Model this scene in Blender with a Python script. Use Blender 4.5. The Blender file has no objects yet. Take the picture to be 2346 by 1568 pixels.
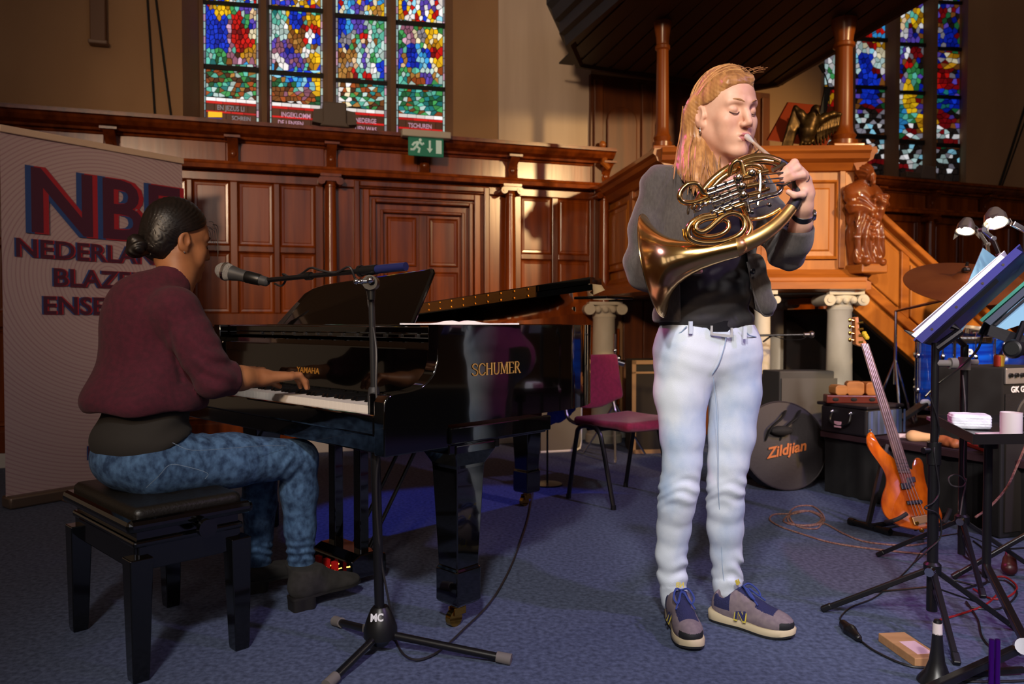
import bpy, bmesh, math, random
import numpy as np
from mathutils import Vector, Matrix, noise
random.seed(7)
V = Vector
sc = bpy.context.scene
col = sc.collection
# ------------------------------------------------------------------ camera
F_PX, CAM_H, PITCH = 1750.0, 0.98, math.radians(1.44)
CX, CY = 1173.0, 784.0
cam_d = bpy.data.cameras.new('camera')
cam_d.sensor_width = 36.0
cam_d.lens = F_PX / 2346.0 * 36.0
cam_d.clip_start = 0.05
cam_d.dof.use_dof = True
cam_d.dof.focus_distance = 2.35
cam_d.dof.aperture_fstop = 4.0
cam = bpy.data.objects.new('camera', cam_d)
col.objects.link(cam)
cam.location = (0, 0, CAM_H)
cam.rotation_euler = (math.pi/2 - PITCH, 0, 0)
sc.camera = cam
# ------------------------------------------------------------------ world, lights, exposure
sc.view_settings.view_transform = 'Standard'
sc.view_settings.look = 'None'
sc.view_settings.gamma = 1.0
sc.view_settings.use_curve_mapping = False
sc.view_settings.exposure = 0.0
w = bpy.data.worlds.new('world'); sc.world = w; w.use_nodes = True
w.node_tree.nodes['Background'].inputs[0].default_value = (1.0, 0.66, 0.42, 1)
w.node_tree.nodes['Background'].inputs[1].default_value = 0.11

def spot(name, loc, target, power, color, angle, blend=0.4, radius=0.08):
    d = bpy.data.lights.new(name, 'SPOT')
    d.energy = power; d.color = color; d.spot_size = math.radians(angle); d.spot_blend = blend
    d.shadow_soft_size = radius
    o = bpy.data.objects.new(name, d); col.objects.link(o)
    o.location = loc
    o.rotation_euler = (V(target) - V(loc)).to_track_quat('-Z', 'Y').to_euler()
    return o
# unseen stage spots, placed for the light they give on the scene
spot('stage_spot_key', (-1.3, -2.5, 3.5), (1.22, 2.4, 1.05), 700, (1.0, 0.95, 0.90), 24, 0.3, 0.10)
spot('stage_spot_amber_pulpit', (5.4, -1.2, 3.6), (2.4, 5.4, 1.6), 2000, (1.0, 0.66, 0.30), 34, 0.6, 0.15)
spot('stage_spot_magenta', (-2.4, 5.3, 4.4), (1.0, 2.5, 0.9), 480, (1.0, 0.08, 0.42), 26, 0.4, 0.06)
spot('stage_spot_blue', (-3.0, 4.7, 4.3), (-0.1, 3.7, 0), 420, (0.08, 0.14, 1.0), 20, 0.15, 0.05)
spot('stage_spot_violet', (4.2, 0.2, 4.6), (1.9, 2.7, 0), 520, (0.66, 0.46, 1.0), 52, 0.6, 0.12)
spot('floor_fill_spot', (-0.2, -3.2, 5.0), (0.4, 2.45, 0), 1150, (1.0, 0.97, 0.93), 33, 0.9, 0.25)  # fill added to brighten the carpet, no such lamp known
spot('stage_spot_wall', (-1.5, -4.0, 3.3), (-0.2, 6.2, 2.0), 1250, (1.0, 0.70, 0.44), 40, 0.9, 0.3)
spot('stage_spot_right', (1.0, -2.8, 3.5), (2.35, 4.6, 0.75), 1350, (1.0, 0.88, 0.80), 21, 0.7, 0.15)
spot('stage_spot_left', (-0.6, -2.6, 3.4), (-1.2, 2.6, 0.75), 170, (1.0, 0.84, 0.70), 40, 0.8, 0.25)

# ------------------------------------------------------------------ pixel helpers (2346 x 1568 frame)
SP, CP = math.sin(PITCH), math.cos(PITCH)
def ray(px, py):
    u, v = (px - CX)/F_PX, (CY - py)/F_PX
    return V((u, CP + v*SP, v*CP - SP))
def D(px, py, Y):                       # point seen at a pixel, at depth Y
    r = ray(px, py); return V((0, 0, CAM_H)) + r*(Y/r.y)
def G(px, py, h=0.0):                   # point seen at a pixel, on the level h
    r = ray(px, py); return V((0, 0, CAM_H)) + r*((h - CAM_H)/r.z)
def mpp(Y): return Y/F_PX               # metres per pixel at depth Y
# ------------------------------------------------------------------ materials
def lin(c):
    if isinstance(c, str):
        c = tuple(int(c[i:i+2], 16)/255 for i in (0, 2, 4))
    return tuple((x/12.92 if x <= .04045 else ((x+.055)/1.055)**2.4) for x in c)
MATS = {}
def mat(name, c, rough=.5, metal=0., c2=None, scale=(8, 8, 8), detail=4., bump=0., bscale=None, emit=0.,
        coat=0., lo=.35, hi=.65, spec=None, sheen=0., uv=False, trans=0., aniso=None):
    if name in MATS: return MATS[name]
    m = bpy.data.materials.new(name); m.use_nodes = True
    nt = m.node_tree; b = nt.nodes['Principled BSDF']
    b.inputs['Roughness'].default_value = rough
    b.inputs['Metallic'].default_value = metal
    b.inputs['Coat Weight'].default_value = coat
    b.inputs['Coat Roughness'].default_value = .08
    if sheen: b.inputs['Sheen Weight'].default_value = sheen
    if spec is not None: b.inputs['Specular IOR Level'].default_value = spec
    if trans: b.inputs['Transmission Weight'].default_value = trans
    C1 = lin(c) + (1,)
    b.inputs['Base Color'].default_value = C1
    if emit:
        b.inputs['Emission Color'].default_value = C1
        b.inputs['Emission Strength'].default_value = emit
    if c2 is not None or bump:
        tc = nt.nodes.new('ShaderNodeTexCoord'); mp = nt.nodes.new('ShaderNodeMapping')
        mp.inputs['Scale'].default_value = scale
        nt.links.new(tc.outputs['UV' if uv else 'Object'], mp.inputs[0])
    if c2 is not None:
        n = nt.nodes.new('ShaderNodeTexNoise'); n.inputs['Scale'].default_value = 1.0
        n.inputs['Detail'].default_value = detail
        nt.links.new(mp.outputs[0], n.inputs['Vector'])
        r = nt.nodes.new('ShaderNodeValToRGB')
        r.color_ramp.elements[0].position = lo; r.color_ramp.elements[1].position = hi
        r.color_ramp.elements[0].color = C1; r.color_ramp.elements[1].color = lin(c2) + (1,)
        nt.links.new(n.outputs['Fac'], r.inputs[0]); nt.links.new(r.outputs[0], b.inputs['Base Color'])
    if bump:
        n2 = nt.nodes.new('ShaderNodeTexNoise'); n2.inputs['Scale'].default_value = bscale or 1.0
        n2.inputs['Detail'].default_value = 3.
        nt.links.new((tc.outputs['Object'] if bscale else mp.outputs[0]), n2.inputs['Vector'])
        bp = nt.nodes.new('ShaderNodeBump'); bp.inputs['Strength'].default_value = bump
        bp.inputs['Distance'].default_value = .01
        nt.links.new(n2.outputs['Fac'], bp.inputs['Height']); nt.links.new(bp.outputs[0], b.inputs['Normal'])
    MATS[name] = m
    return m
WOOD = mat('polished_oak', '9a480e', .22, c2='6e2d06', scale=(14, 14, 1.1), coat=0., bump=.05)
WOOD2 = mat('polished_oak_moulding', '8a4010', .24, c2='602806', scale=(14, 14, 1.1), coat=0.)
PULP = mat('pulpit_oak', 'c07428', .38, c2='a05c1c', scale=(12, 12, 1.1), coat=.3, bump=.04)
PULP2 = mat('pulpit_oak_moulding', 'b0641f', .38, c2='8c4a16', scale=(2, 2, 14), coat=.3)
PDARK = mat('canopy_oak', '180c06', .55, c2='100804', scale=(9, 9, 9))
PLAST = mat('plaster_wall', 'a8835e', .9, c2='967250', scale=(1.2, 1.2, .6), bump=.08, bscale=40.)
STONE = mat('painted_stone', 'd8cdb8', .75, c2='c4b8a2', scale=(6, 6, 3), bump=.1, bscale=30.)
MULL = mat('brown_stone', '806048', .85, c2='6f523c', scale=(4, 4, 2))
BLACK = mat('black_plastic', '0c0c0d', .4)
BLACKM = mat('black_matte', '0b0a0b', .8)
LACQ = mat('black_lacquer', '030303', .03, spec=.6, coat=.8)
CHROME = mat('chrome', 'd8d8dc', .12, 1.)
STEEL = mat('dull_steel', '8b8a8c', .35, 1.)
BRASS = mat('brass', 'c79a44', .2, 1.)
GOLD = mat('gold_print', 'b98a45', .4, .4)
PAPER = mat('white_paper', 'e9e6ea', .8)
RUB = mat('grey_rubber', '6b6460', .8)
DKTUBE = mat('black_tube', '121113', .32)

# ------------------------------------------------------------------ mesh builder
class MB:
    def __init__(s, M=None):
        s.v = []; s.f = []; s.M = M
    def add(s, vs, fs):
        o = len(s.v)
        s.v += [(s.M @ V(p)) if s.M is not None else V(p) for p in vs]
        s.f += [tuple(i+o for i in f) for f in fs]
        return s
    def box(s, lo, hi):
        x0, y0, z0 = lo; x1, y1, z1 = hi
        return s.add([(x0,y0,z0),(x1,y0,z0),(x1,y1,z0),(x0,y1,z0),(x0,y0,z1),(x1,y0,z1),(x1,y1,z1),(x0,y1,z1)],
                     [(3,2,1,0),(4,5,6,7),(0,1,5,4),(1,2,6,5),(2,3,7,6),(3,0,4,7)])
    def obox(s, c, ax, ay, az):          # oriented box: centre and three half-axis vectors
        c, ax, ay, az = V(c), V(ax), V(ay), V(az)
        vs = [c + ax*i + ay*j + az*k for k in (-1, 1) for (i, j) in ((-1,-1),(1,-1),(1,1),(-1,1))]
        return s.add(vs, [(3,2,1,0),(4,5,6,7),(0,1,5,4),(1,2,6,5),(2,3,7,6),(3,0,4,7)])
    def bar(s, a, b, w, h, up=(0, 0, 1)):     # rectangular bar from a to b
        a, b = V(a), V(b); d = (b-a).normalized(); x = d.cross(V(up))
        if x.length < 1e-4: x = d.cross(V((0, 1, 0)))
        x.normalize(); y = x.cross(d)
        return s.obox((a+b)/2, (b-a)/2, x*(w/2), y*(h/2))
    def loft(s, rings, caps=True, closed=False):
        n = len(rings[0]); vs = [p for r in rings for p in r]; fs = []
        m = len(rings)
        for i in range(m if closed else m-1):
            for j in range(n):
                a = i*n + j; b = i*n + (j+1) % n
                c = ((i+1) % m)*n + (j+1) % n; d = ((i+1) % m)*n + j
                fs.append((a, b, c, d))
        if caps and not closed:
            fs.append(tuple(range(n-1, -1, -1))); fs.append(tuple((m-1)*n + j for j in range(n)))
        return s.add(vs, fs)
    def tube(s, path, r, n=8, closed=False, flat=1.0):
        P = [V(p) for p in path]; m = len(P)
        R = r if isinstance(r, (list, tuple)) else [r]*m
        T = []
        for i in range(m):
            a = P[(i-1) % m] if (i > 0 or closed) else P[i]
            b = P[(i+1) % m] if (i < m-1 or closed) else P[i]
            t = (b-a); T.append(t.normalized() if t.length > 1e-9 else V((0, 0, 1)))
        up = V((0, 0, 1)) if abs(T[0].z) < .9 else V((1, 0, 0))
        x = T[0].cross(up).normalized(); rings = []
        for i in range(m):
            x = (x - T[i]*x.dot(T[i]))
            x = x.normalized() if x.length > 1e-6 else T[i].orthogonal().normalized()
            y = T[i].cross(x)
            rings.append([P[i] + (x*math.cos(k*2*math.pi/n) + y*(math.sin(k*2*math.pi/n)*flat))*R[i] for k in range(n)])
        return s.loft(rings, True, closed)
    def cyl(s, a, b, ra, rb=None, n=14):
        return s.tube([a, b], [ra, ra if rb is None else rb], n)
    def lathe(s, prof, c=(0, 0, 0), axis=(0, 0, 1), n=24, caps=True):
        c, ax = V(c), V(axis).normalized()
        x = ax.orthogonal().normalized(); y = ax.cross(x)
        return s.loft([[c + ax*z + (x*math.cos(k*2*math.pi/n) + y*math.sin(k*2*math.pi/n))*max(r, 1e-4) for k in range(n)]
                       for r, z in prof], caps)
    def prism(s, poly, z0, z1):           # polygon in local xy, extruded in z
        n = len(poly)
        return s.add([(x, y, z0) for x, y in poly] + [(x, y, z1) for x, y in poly],
                     [tuple(range(n-1, -1, -1)), tuple(range(n, 2*n))] + [(i, (i+1) % n, n+(i+1) % n, n+i) for i in range(n)])
    def slab(s, pts, off):                # closed outline of 3-D points pushed along a vector
        n = len(pts); off = V(off)
        return s.add([V(p) for p in pts] + [V(p)+off for p in pts],
                     [tuple(range(n-1, -1, -1)), tuple(range(n, 2*n))] + [(i, (i+1) % n, n+(i+1) % n, n+i) for i in range(n)])
    def ell(s, c, r, n=14, R=None):
        c = V(c); r = (r, r, r) if isinstance(r, (int, float)) else r
        rings = []
        for i in range(1, n//2+1):
            t = math.pi*i/(n//2+1)
            ring = []
            for k in range(n):
                a = 2*math.pi*k/n
                p = V((r[0]*math.sin(t)*math.cos(a), r[1]*math.sin(t)*math.sin(a), -r[2]*math.cos(t)))
                ring.append(c + (R @ p if R is not None else p))
            rings.append(ring)
        return s.loft(rings)
    def build(s, name, m, parent=None, smooth=30, bevel=0., uvf=None, matfn=None, origin=None):
        me = bpy.data.meshes.new(name)
        if parent is not None:
            o = wloc(parent)
        elif origin is not None: o = V(origin)
        else:
            xs = [p.x for p in s.v]; ys = [p.y for p in s.v]; zs = [p.z for p in s.v]
            o = V(((min(xs)+max(xs))/2, (min(ys)+max(ys))/2, min(zs)))
        me.from_pydata([p - o for p in s.v], [], s.f)
        bm = bmesh.new(); bm.from_mesh(me); bmesh.ops.recalc_face_normals(bm, faces=bm.faces); bm.to_mesh(me); bm.free()
        for mm in (m if isinstance(m, (list, tuple)) else [m]): me.materials.append(mm)
        if smooth:
            me.polygons.foreach_set('use_smooth', [True]*len(me.polygons))
            me.set_sharp_from_angle(angle=math.radians(smooth))
        if matfn:
            for p in me.polygons: p.material_index = matfn(p.center + o, p.normal)
        if uvf:
            uv = me.uv_layers.new(name='UVMap')
            for l in me.loops:
                uv.data[l.index].uv = uvf(me.vertices[l.vertex_index].co + o)
        ob = bpy.data.objects.new(name, me); col.objects.link(ob)
        if parent is not None: ob.parent = parent
        else: ob.location = o
        if bevel:
            bv = ob.modifiers.new('bevel', 'BEVEL'); bv.width = bevel; bv.segments = 2; bv.limit_method = 'ANGLE'
            bv.angle_limit = math.radians(40)
        return ob
def wloc(o):
    p = V((0, 0, 0))
    while o is not None: p = p + o.location; o = o.parent
    return p
def tag(o, label=None, cat=None, group=None, kind=None):
    if label: o['label'] = label
    if cat: o['category'] = cat
    if group: o['group'] = group
    if kind: o['kind'] = kind
    return o
def thing(name, label, cat, loc, group=None):
    o = bpy.data.objects.new(name, None); col.objects.link(o); o.location = loc
    o.empty_display_size = .05
    return tag(o, label, cat, group)
def frame(o, x, y, z=None):               # matrix from an origin and axes
    x, y = V(x).normalized(), V(y).normalized(); z = V(z) if z is not None else x.cross(y)
    M = Matrix(((x.x, y.x, z.x, o[0]), (x.y, y.y, z.y, o[1]), (x.z, y.z, z.z, o[2]), (0, 0, 0, 1)))
    return M
def smooth_path(pts, n=6, closed=False):   # Catmull-Rom
    P = [V(p) for p in pts]; out = []; m = len(P)
    for i in range(m if closed else m-1):
        p1, p2 = P[i], P[(i+1) % m]
        p0 = P[(i-1) % m] if (i > 0 or closed) else p1*2-p2
        p3 = P[(i+2) % m] if (i+2 < m or closed) else p2*2-p1
        for k in range(n):
            t = k/n
            out.append(.5*((2*p1) + (p2-p0)*t + (2*p0-5*p1+4*p2-p3)*t*t + (3*p1-p0-3*p2+p3)*t**3))
    if not closed: out.append(P[-1])
    return out
def interp(xs, ys, x): return float(np.interp(x, xs, ys))
def text_mb(txt, size, M, depth=.0006, bold=0., align='CENTER', squeeze=1., shear=0., res=3):
    cu = bpy.data.curves.new('t', 'FONT'); cu.body = txt; cu.size = size; cu.align_x = align
    cu.extrude = depth; cu.offset = bold; cu.shear = shear; cu.resolution_u = res
    ob = bpy.data.objects.new('t', cu); col.objects.link(ob)
    dg = bpy.context.evaluated_depsgraph_get(); me = bpy.data.meshes.new_from_object(ob.evaluated_get(dg))
    mb = MB(M); mb.add([(v.co.x*squeeze, v.co.y, v.co.z) for v in me.vertices], [tuple(p.vertices) for p in me.polygons])
    bpy.data.objects.remove(ob); bpy.data.curves.remove(cu); bpy.data.meshes.remove(me)
    return mb

# ------------------------------------------------------------------ smooth solids (distance fields meshed by surface nets)
class SDF:
    def __init__(s, h): s.h = h; s.ops = []; s.warp = None; s.lo = V((1e9,)*3); s.hi = V((-1e9,)*3)
    def _bb(s, pts, r):
        lo = V([min(p[i] for p in pts) - r for i in range(3)]); hi = V([max(p[i] for p in pts) + r for i in range(3)])
        return lo, hi
    def _push(s, fn, lo, hi, k, mode):
        if mode == 'u':
            s.lo = V([min(s.lo[i], lo[i]) for i in range(3)]); s.hi = V([max(s.hi[i], hi[i]) for i in range(3)])
        s.ops.append((fn, lo, hi, k, mode)); return s
    def cap(s, a, b, ra, rb=None, k=.02, mode='u'):
        rb = ra if rb is None else rb
        a = np.array(a, float); b = np.array(b, float); d = b-a; L = max(d@d, 1e-12)
        def fn(P):
            t = np.clip(((P-a) @ d)/L, 0, 1)
            return np.sqrt((((P-a) - t[..., None]*d)**2).sum(-1)) - (ra + (rb-ra)*t)
        lo, hi = s._bb([a, b], max(ra, rb)); return s._push(fn, lo, hi, k, mode)
    def chain(s, pts, rs, k=.02, mode='u'):
        for i in range(len(pts)-1): s.cap(pts[i], pts[i+1], rs[i], rs[i+1], k, mode)
        return s
    def ell(s, c, r, R=None, k=.02, mode='u'):
        c = np.array(c, float); r = np.array((r,)*3 if isinstance(r, (int, float)) else r, float)
        A = np.array(R, float) if R is not None else None      # rows: local axes
        def fn(P):
            q = P-c
            if A is not None: q = q @ A.T
            k0 = np.sqrt(((q/r)**2).sum(-1)); k1 = np.sqrt(((q/(r*r))**2).sum(-1))
            return k0*(k0-1)/np.maximum(k1, 1e-9)
        lo, hi = s._bb([c], float(r.max())); return s._push(fn, lo, hi, k, mode)
    def rbox(s, c, half, R=None, rad=.01, k=.02, mode='u'):
        c = np.array(c, float); hf = np.array(half, float) - rad; A = np.array(R, float) if R is not None else None
        def fn(P):
            q = P-c
            if A is not None: q = q @ A.T
            q = np.abs(q) - hf
            return np.sqrt((np.maximum(q, 0)**2).sum(-1)) + np.minimum(q.max(-1), 0) - rad
        lo, hi = s._bb([c], float(np.linalg.norm(half))); return s._push(fn, lo, hi, k, mode)
    def fun(s, fn, k=.01, mode='s'):
        return s._push(fn, s.lo, s.hi, k, mode)
    def mesh(s):
        h = s.h; pad = 4*h
        lo = np.array(s.lo) - pad; n = np.ceil((np.array(s.hi) + pad - lo)/h).astype(int) + 1
        F = np.full(n, 1.0, np.float32)
        for fn, l, hh, k, mode in s.ops:
            e = max(k, .0) + 3*h
            i0 = np.maximum(np.floor((np.array(l)-e-lo)/h).astype(int), 0)
            i1 = np.minimum(np.ceil((np.array(hh)+e-lo)/h).astype(int)+1, n)
            if (i1 <= i0).any(): continue
            ax = [lo[i] + h*np.arange(i0[i], i1[i]) for i in range(3)]
            P = np.stack(np.meshgrid(*ax, indexing='ij'), -1)
            d = fn(P).astype(np.float32); sl = tuple(slice(a, b) for a, b in zip(i0, i1)); A = F[sl]
            if mode == 'u':
                q = np.maximum(k - np.abs(A-d), 0)/max(k, 1e-6); F[sl] = np.minimum(A, d) - q*q*k*.25
            else:
                d = -d if mode == 's' else d
                q = np.maximum(k - np.abs(A-d), 0)/max(k, 1e-6); F[sl] = np.maximum(A, d) + q*q*k*.25
        if s.warp is not None:
            ax = [lo[i] + h*np.arange(n[i]) for i in range(3)]
            idx = np.argwhere(np.abs(F) < 4*h); P = lo + h*idx
            F[tuple(idx.T)] += s.warp(P).astype(np.float32)
        S = F < 0
        c8 = [(0,0,0),(1,0,0),(0,1,0),(1,1,0),(0,0,1),(1,0,1),(0,1,1),(1,1,1)]
        cnt = sum(S[i:n[0]-1+i, j:n[1]-1+j, k:n[2]-1+k].astype(np.int8) for i, j, k in c8)
        act = (cnt > 0) & (cnt < 8); cells = np.argwhere(act)
        idm = np.full(act.shape, -1, np.int64); idm[act] = np.arange(len(cells))
        Fc = np.stack([F[cells[:, 0]+i, cells[:, 1]+j, cells[:, 2]+k] for i, j, k in c8], 1)
        acc = np.zeros((len(cells), 3)); num = np.zeros(len(cells)); C8 = np.array(c8, float)
        for a in range(8):
            for b in range(a+1, 8):
                if sum(abs(c8[a][q]-c8[b][q]) for q in range(3)) != 1: continue
                cr = (Fc[:, a] < 0) != (Fc[:, b] < 0)
                t = Fc[cr, a]/(Fc[cr, a]-Fc[cr, b])
                acc[cr] += C8[a] + t[:, None]*(C8[b]-C8[a]); num[cr] += 1
        vs = lo + h*(cells + acc/num[:, None])
        quads = []
        for axis in range(3):
            o = [1, 1, 1]; o[axis] = 0
            A = S[o[0]:, o[1]:, o[2]:]; 
            sl0 = [slice(1, n[q]-1) for q in range(3)]; sl0[axis] = slice(0, n[axis]-1)
            sl1 = list(sl0); sl1[axis] = slice(1, n[axis])
            a0 = S[tuple(sl0)]; a1 = S[tuple(sl1)]
            for sgn in (True, False):
                e = np.argwhere((a0 == sgn) & (a1 == (not sgn)))
                if not len(e): continue
                e = e + np.array([1 if q != axis else 0 for q in range(3)])
                p, q = [(1, 2), (2, 0), (0, 1)][axis]
                dp = np.zeros(3, int); dp[p] = 1; dq = np.zeros(3, int); dq[q] = 1
                ids = [idm[tuple((e-dp-dq).T)], idm[tuple((e-dq).T)], idm[tuple(e.T)], idm[tuple((e-dp).T)]]
                Q = np.stack(ids if sgn else ids[::-1], 1); quads.append(Q)
        return vs, np.concatenate(quads)
def mesh_obj(name, parts, mats, parent=None, matfn=None, smooth=True, origin=None):
    vs = []; fs = []; o = 0
    for v, f in parts: vs.append(v); fs.append(f+o); o += len(v)
    vs = np.concatenate(vs); fs = np.concatenate(fs)
    if parent is not None: org = np.array(wloc(parent))
    elif origin is not None: org = np.array(origin, float)
    else: org = np.array([(vs[:, 0].min()+vs[:, 0].max())/2, (vs[:, 1].min()+vs[:, 1].max())/2, vs[:, 2].min()])
    me = bpy.data.meshes.new(name)
    me.vertices.add(len(vs)); me.vertices.foreach_set('co', (vs-org).astype(np.float32).ravel())
    me.loops.add(fs.size); me.loops.foreach_set('vertex_index', fs.astype(np.int32).ravel())
    me.polygons.add(len(fs)); me.polygons.foreach_set('loop_start', np.arange(0, fs.size, 4, dtype=np.int32))
    me.polygons.foreach_set('use_smooth', [smooth]*len(fs))
    for m in (mats if isinstance(mats, (list, tuple)) else [mats]): me.materials.append(m)
    if matfn is not None:
        me.polygons.foreach_set('material_index', matfn(vs[fs].mean(1)).astype(np.int32))
    me.update(calc_edges=True); me.validate()
    ob = bpy.data.objects.new(name, me); col.objects.link(ob)
    if parent is not None: ob.parent = parent
    else: ob.location = org
    return ob
def nz(P, sc_, seed=0.):                   # cheap smooth noise for warps
    x, y, z = (P*sc_).T
    return (np.sin(x*1.7+1.3*np.sin(y*1.1+seed)+seed)*np.sin(y*1.3+1.7*np.sin(z*.9+seed*2))*np.sin(z*1.5+1.1*np.sin(x*1.2+seed*3)))
# ================================================================== THE SETTING
# ---- carpet floor
CARPET = mat('blue_carpet', '313a52', .95, c2='57627f', scale=(60, 60, 60), detail=6., bump=.25, bscale=260., lo=.3, hi=.7)
mb = MB(); mb.box((-7, -9, -.1), (9, 11, 0)); floor = tag(mb.build('floor', CARPET, smooth=0), kind='structure')

class Wall:
    def __init__(s, O, d):
        s.O = V((O[0], O[1], 0)); s.d = V((d[0], d[1], 0)).normalized(); s.n = V((s.d.y, -s.d.x, 0))   # n faces the camera
        s.M = frame(s.O, s.d, -s.n)
    def sz(s, px, py, off=0.):            # along the wall, height, for a pixel on the plane pushed back by off
        r = ray(px, py); o = s.O - s.n*off
        t = (o - V((0, 0, CAM_H))).dot(s.n)/r.dot(s.n)
        p = V((0, 0, CAM_H)) + r*t
        return (p-o).dot(s.d), p.z
    def s(s_, px, py=500, off=0.): return s_.sz(px, py, off)[0]
W1 = Wall((-1.49, 5.8), (.955, .297))
W2 = Wall((1.95, 7.073), (.9375, .348))
def mould(mb, s0, s1, prof):
    return mb.loft([[(s0, y, z) for y, z in prof], [(s1, y, z) for y, z in prof]])

# ---- stained glass
PAL = dict(blue='1238d8', blu2='0a1f9a', lblue='3aa0ea', sky='8fd6f2', teal='5fbfae', dteal='1f7d80', green='3f9a55', dgreen='1c5a34',
           red='c01410', dred='700a10', yell='f2c21a', gold='b98414', cream='f4ecc8', white='f4f6fa', mauve='8d5a72', pink='cfa6c4',
           brown='7a4a1e', dbrn='4a2814', tan='a87a3a', purp='5a46b4', grey='8a8894', skin='e8c8a0', dark='1c1614', rust='9a4a1c', pale='b8d8d8')
ROCK = ['teal', 'green', 'brown', 'rust', 'dteal', 'pale', 'dgreen', 'teal', 'dbrn', 'tan']
ROCKG = ['teal', 'green', 'dteal', 'pale', 'dgreen', 'teal', 'green']
def gmat(key, lvl):
    return mat('glass_%s_%d' % (key, round(lvl*100)), PAL[key], .25, emit=lvl)
def inside(sh, x, y):
    if sh[0] == 'r': return sh[1] <= x <= sh[3] and sh[2] <= y <= sh[4]
    if sh[0] == 'e': return ((x-sh[1])/sh[3])**2 + ((y-sh[2])/sh[4])**2 <= 1
    P = sh[1]; c = False; j = len(P)-1
    for i in range(len(P)):
        if (P[i][1] > y) != (P[j][1] > y) and x < (P[j][0]-P[i][0])*(y-P[i][1])/(P[j][1]-P[i][1]) + P[i][0]: c = not c
        j = i
    return c
def voronoi(x0, y0, x1, y1, seeds):
    out = []
    for i, (sx, sy) in enumerate(seeds):
        poly = [(x0, y0), (x1, y0), (x1, y1), (x0, y1)]
        for j, (tx, ty) in enumerate(seeds):
            if i == j or abs(tx-sx) > 60 or abs(ty-sy) > 60: continue
            mx, my, nx, ny = (sx+tx)/2, (sy+ty)/2, tx-sx, ty-sy
            q = []
            for a in range(len(poly)):
                p, r = poly[a], poly[(a+1) % len(poly)]
                dp = (p[0]-mx)*nx + (p[1]-my)*ny; dr = (r[0]-mx)*nx + (r[1]-my)*ny
                if dp <= 0: q.append(p)
                if dp*dr < 0:
                    t = dp/(dp-dr); q.append((p[0]+(r[0]-p[0])*t, p[1]+(r[1]-p[1])*t))
            poly = q
            if len(poly) < 3: break
        if len(poly) >= 3: out.append((poly, sx, sy))
    return out
LEAD = mat('lead_came', '0a0a0b', .7)
PANES = []            # (area, builder) collected per window, largest become objects
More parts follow.
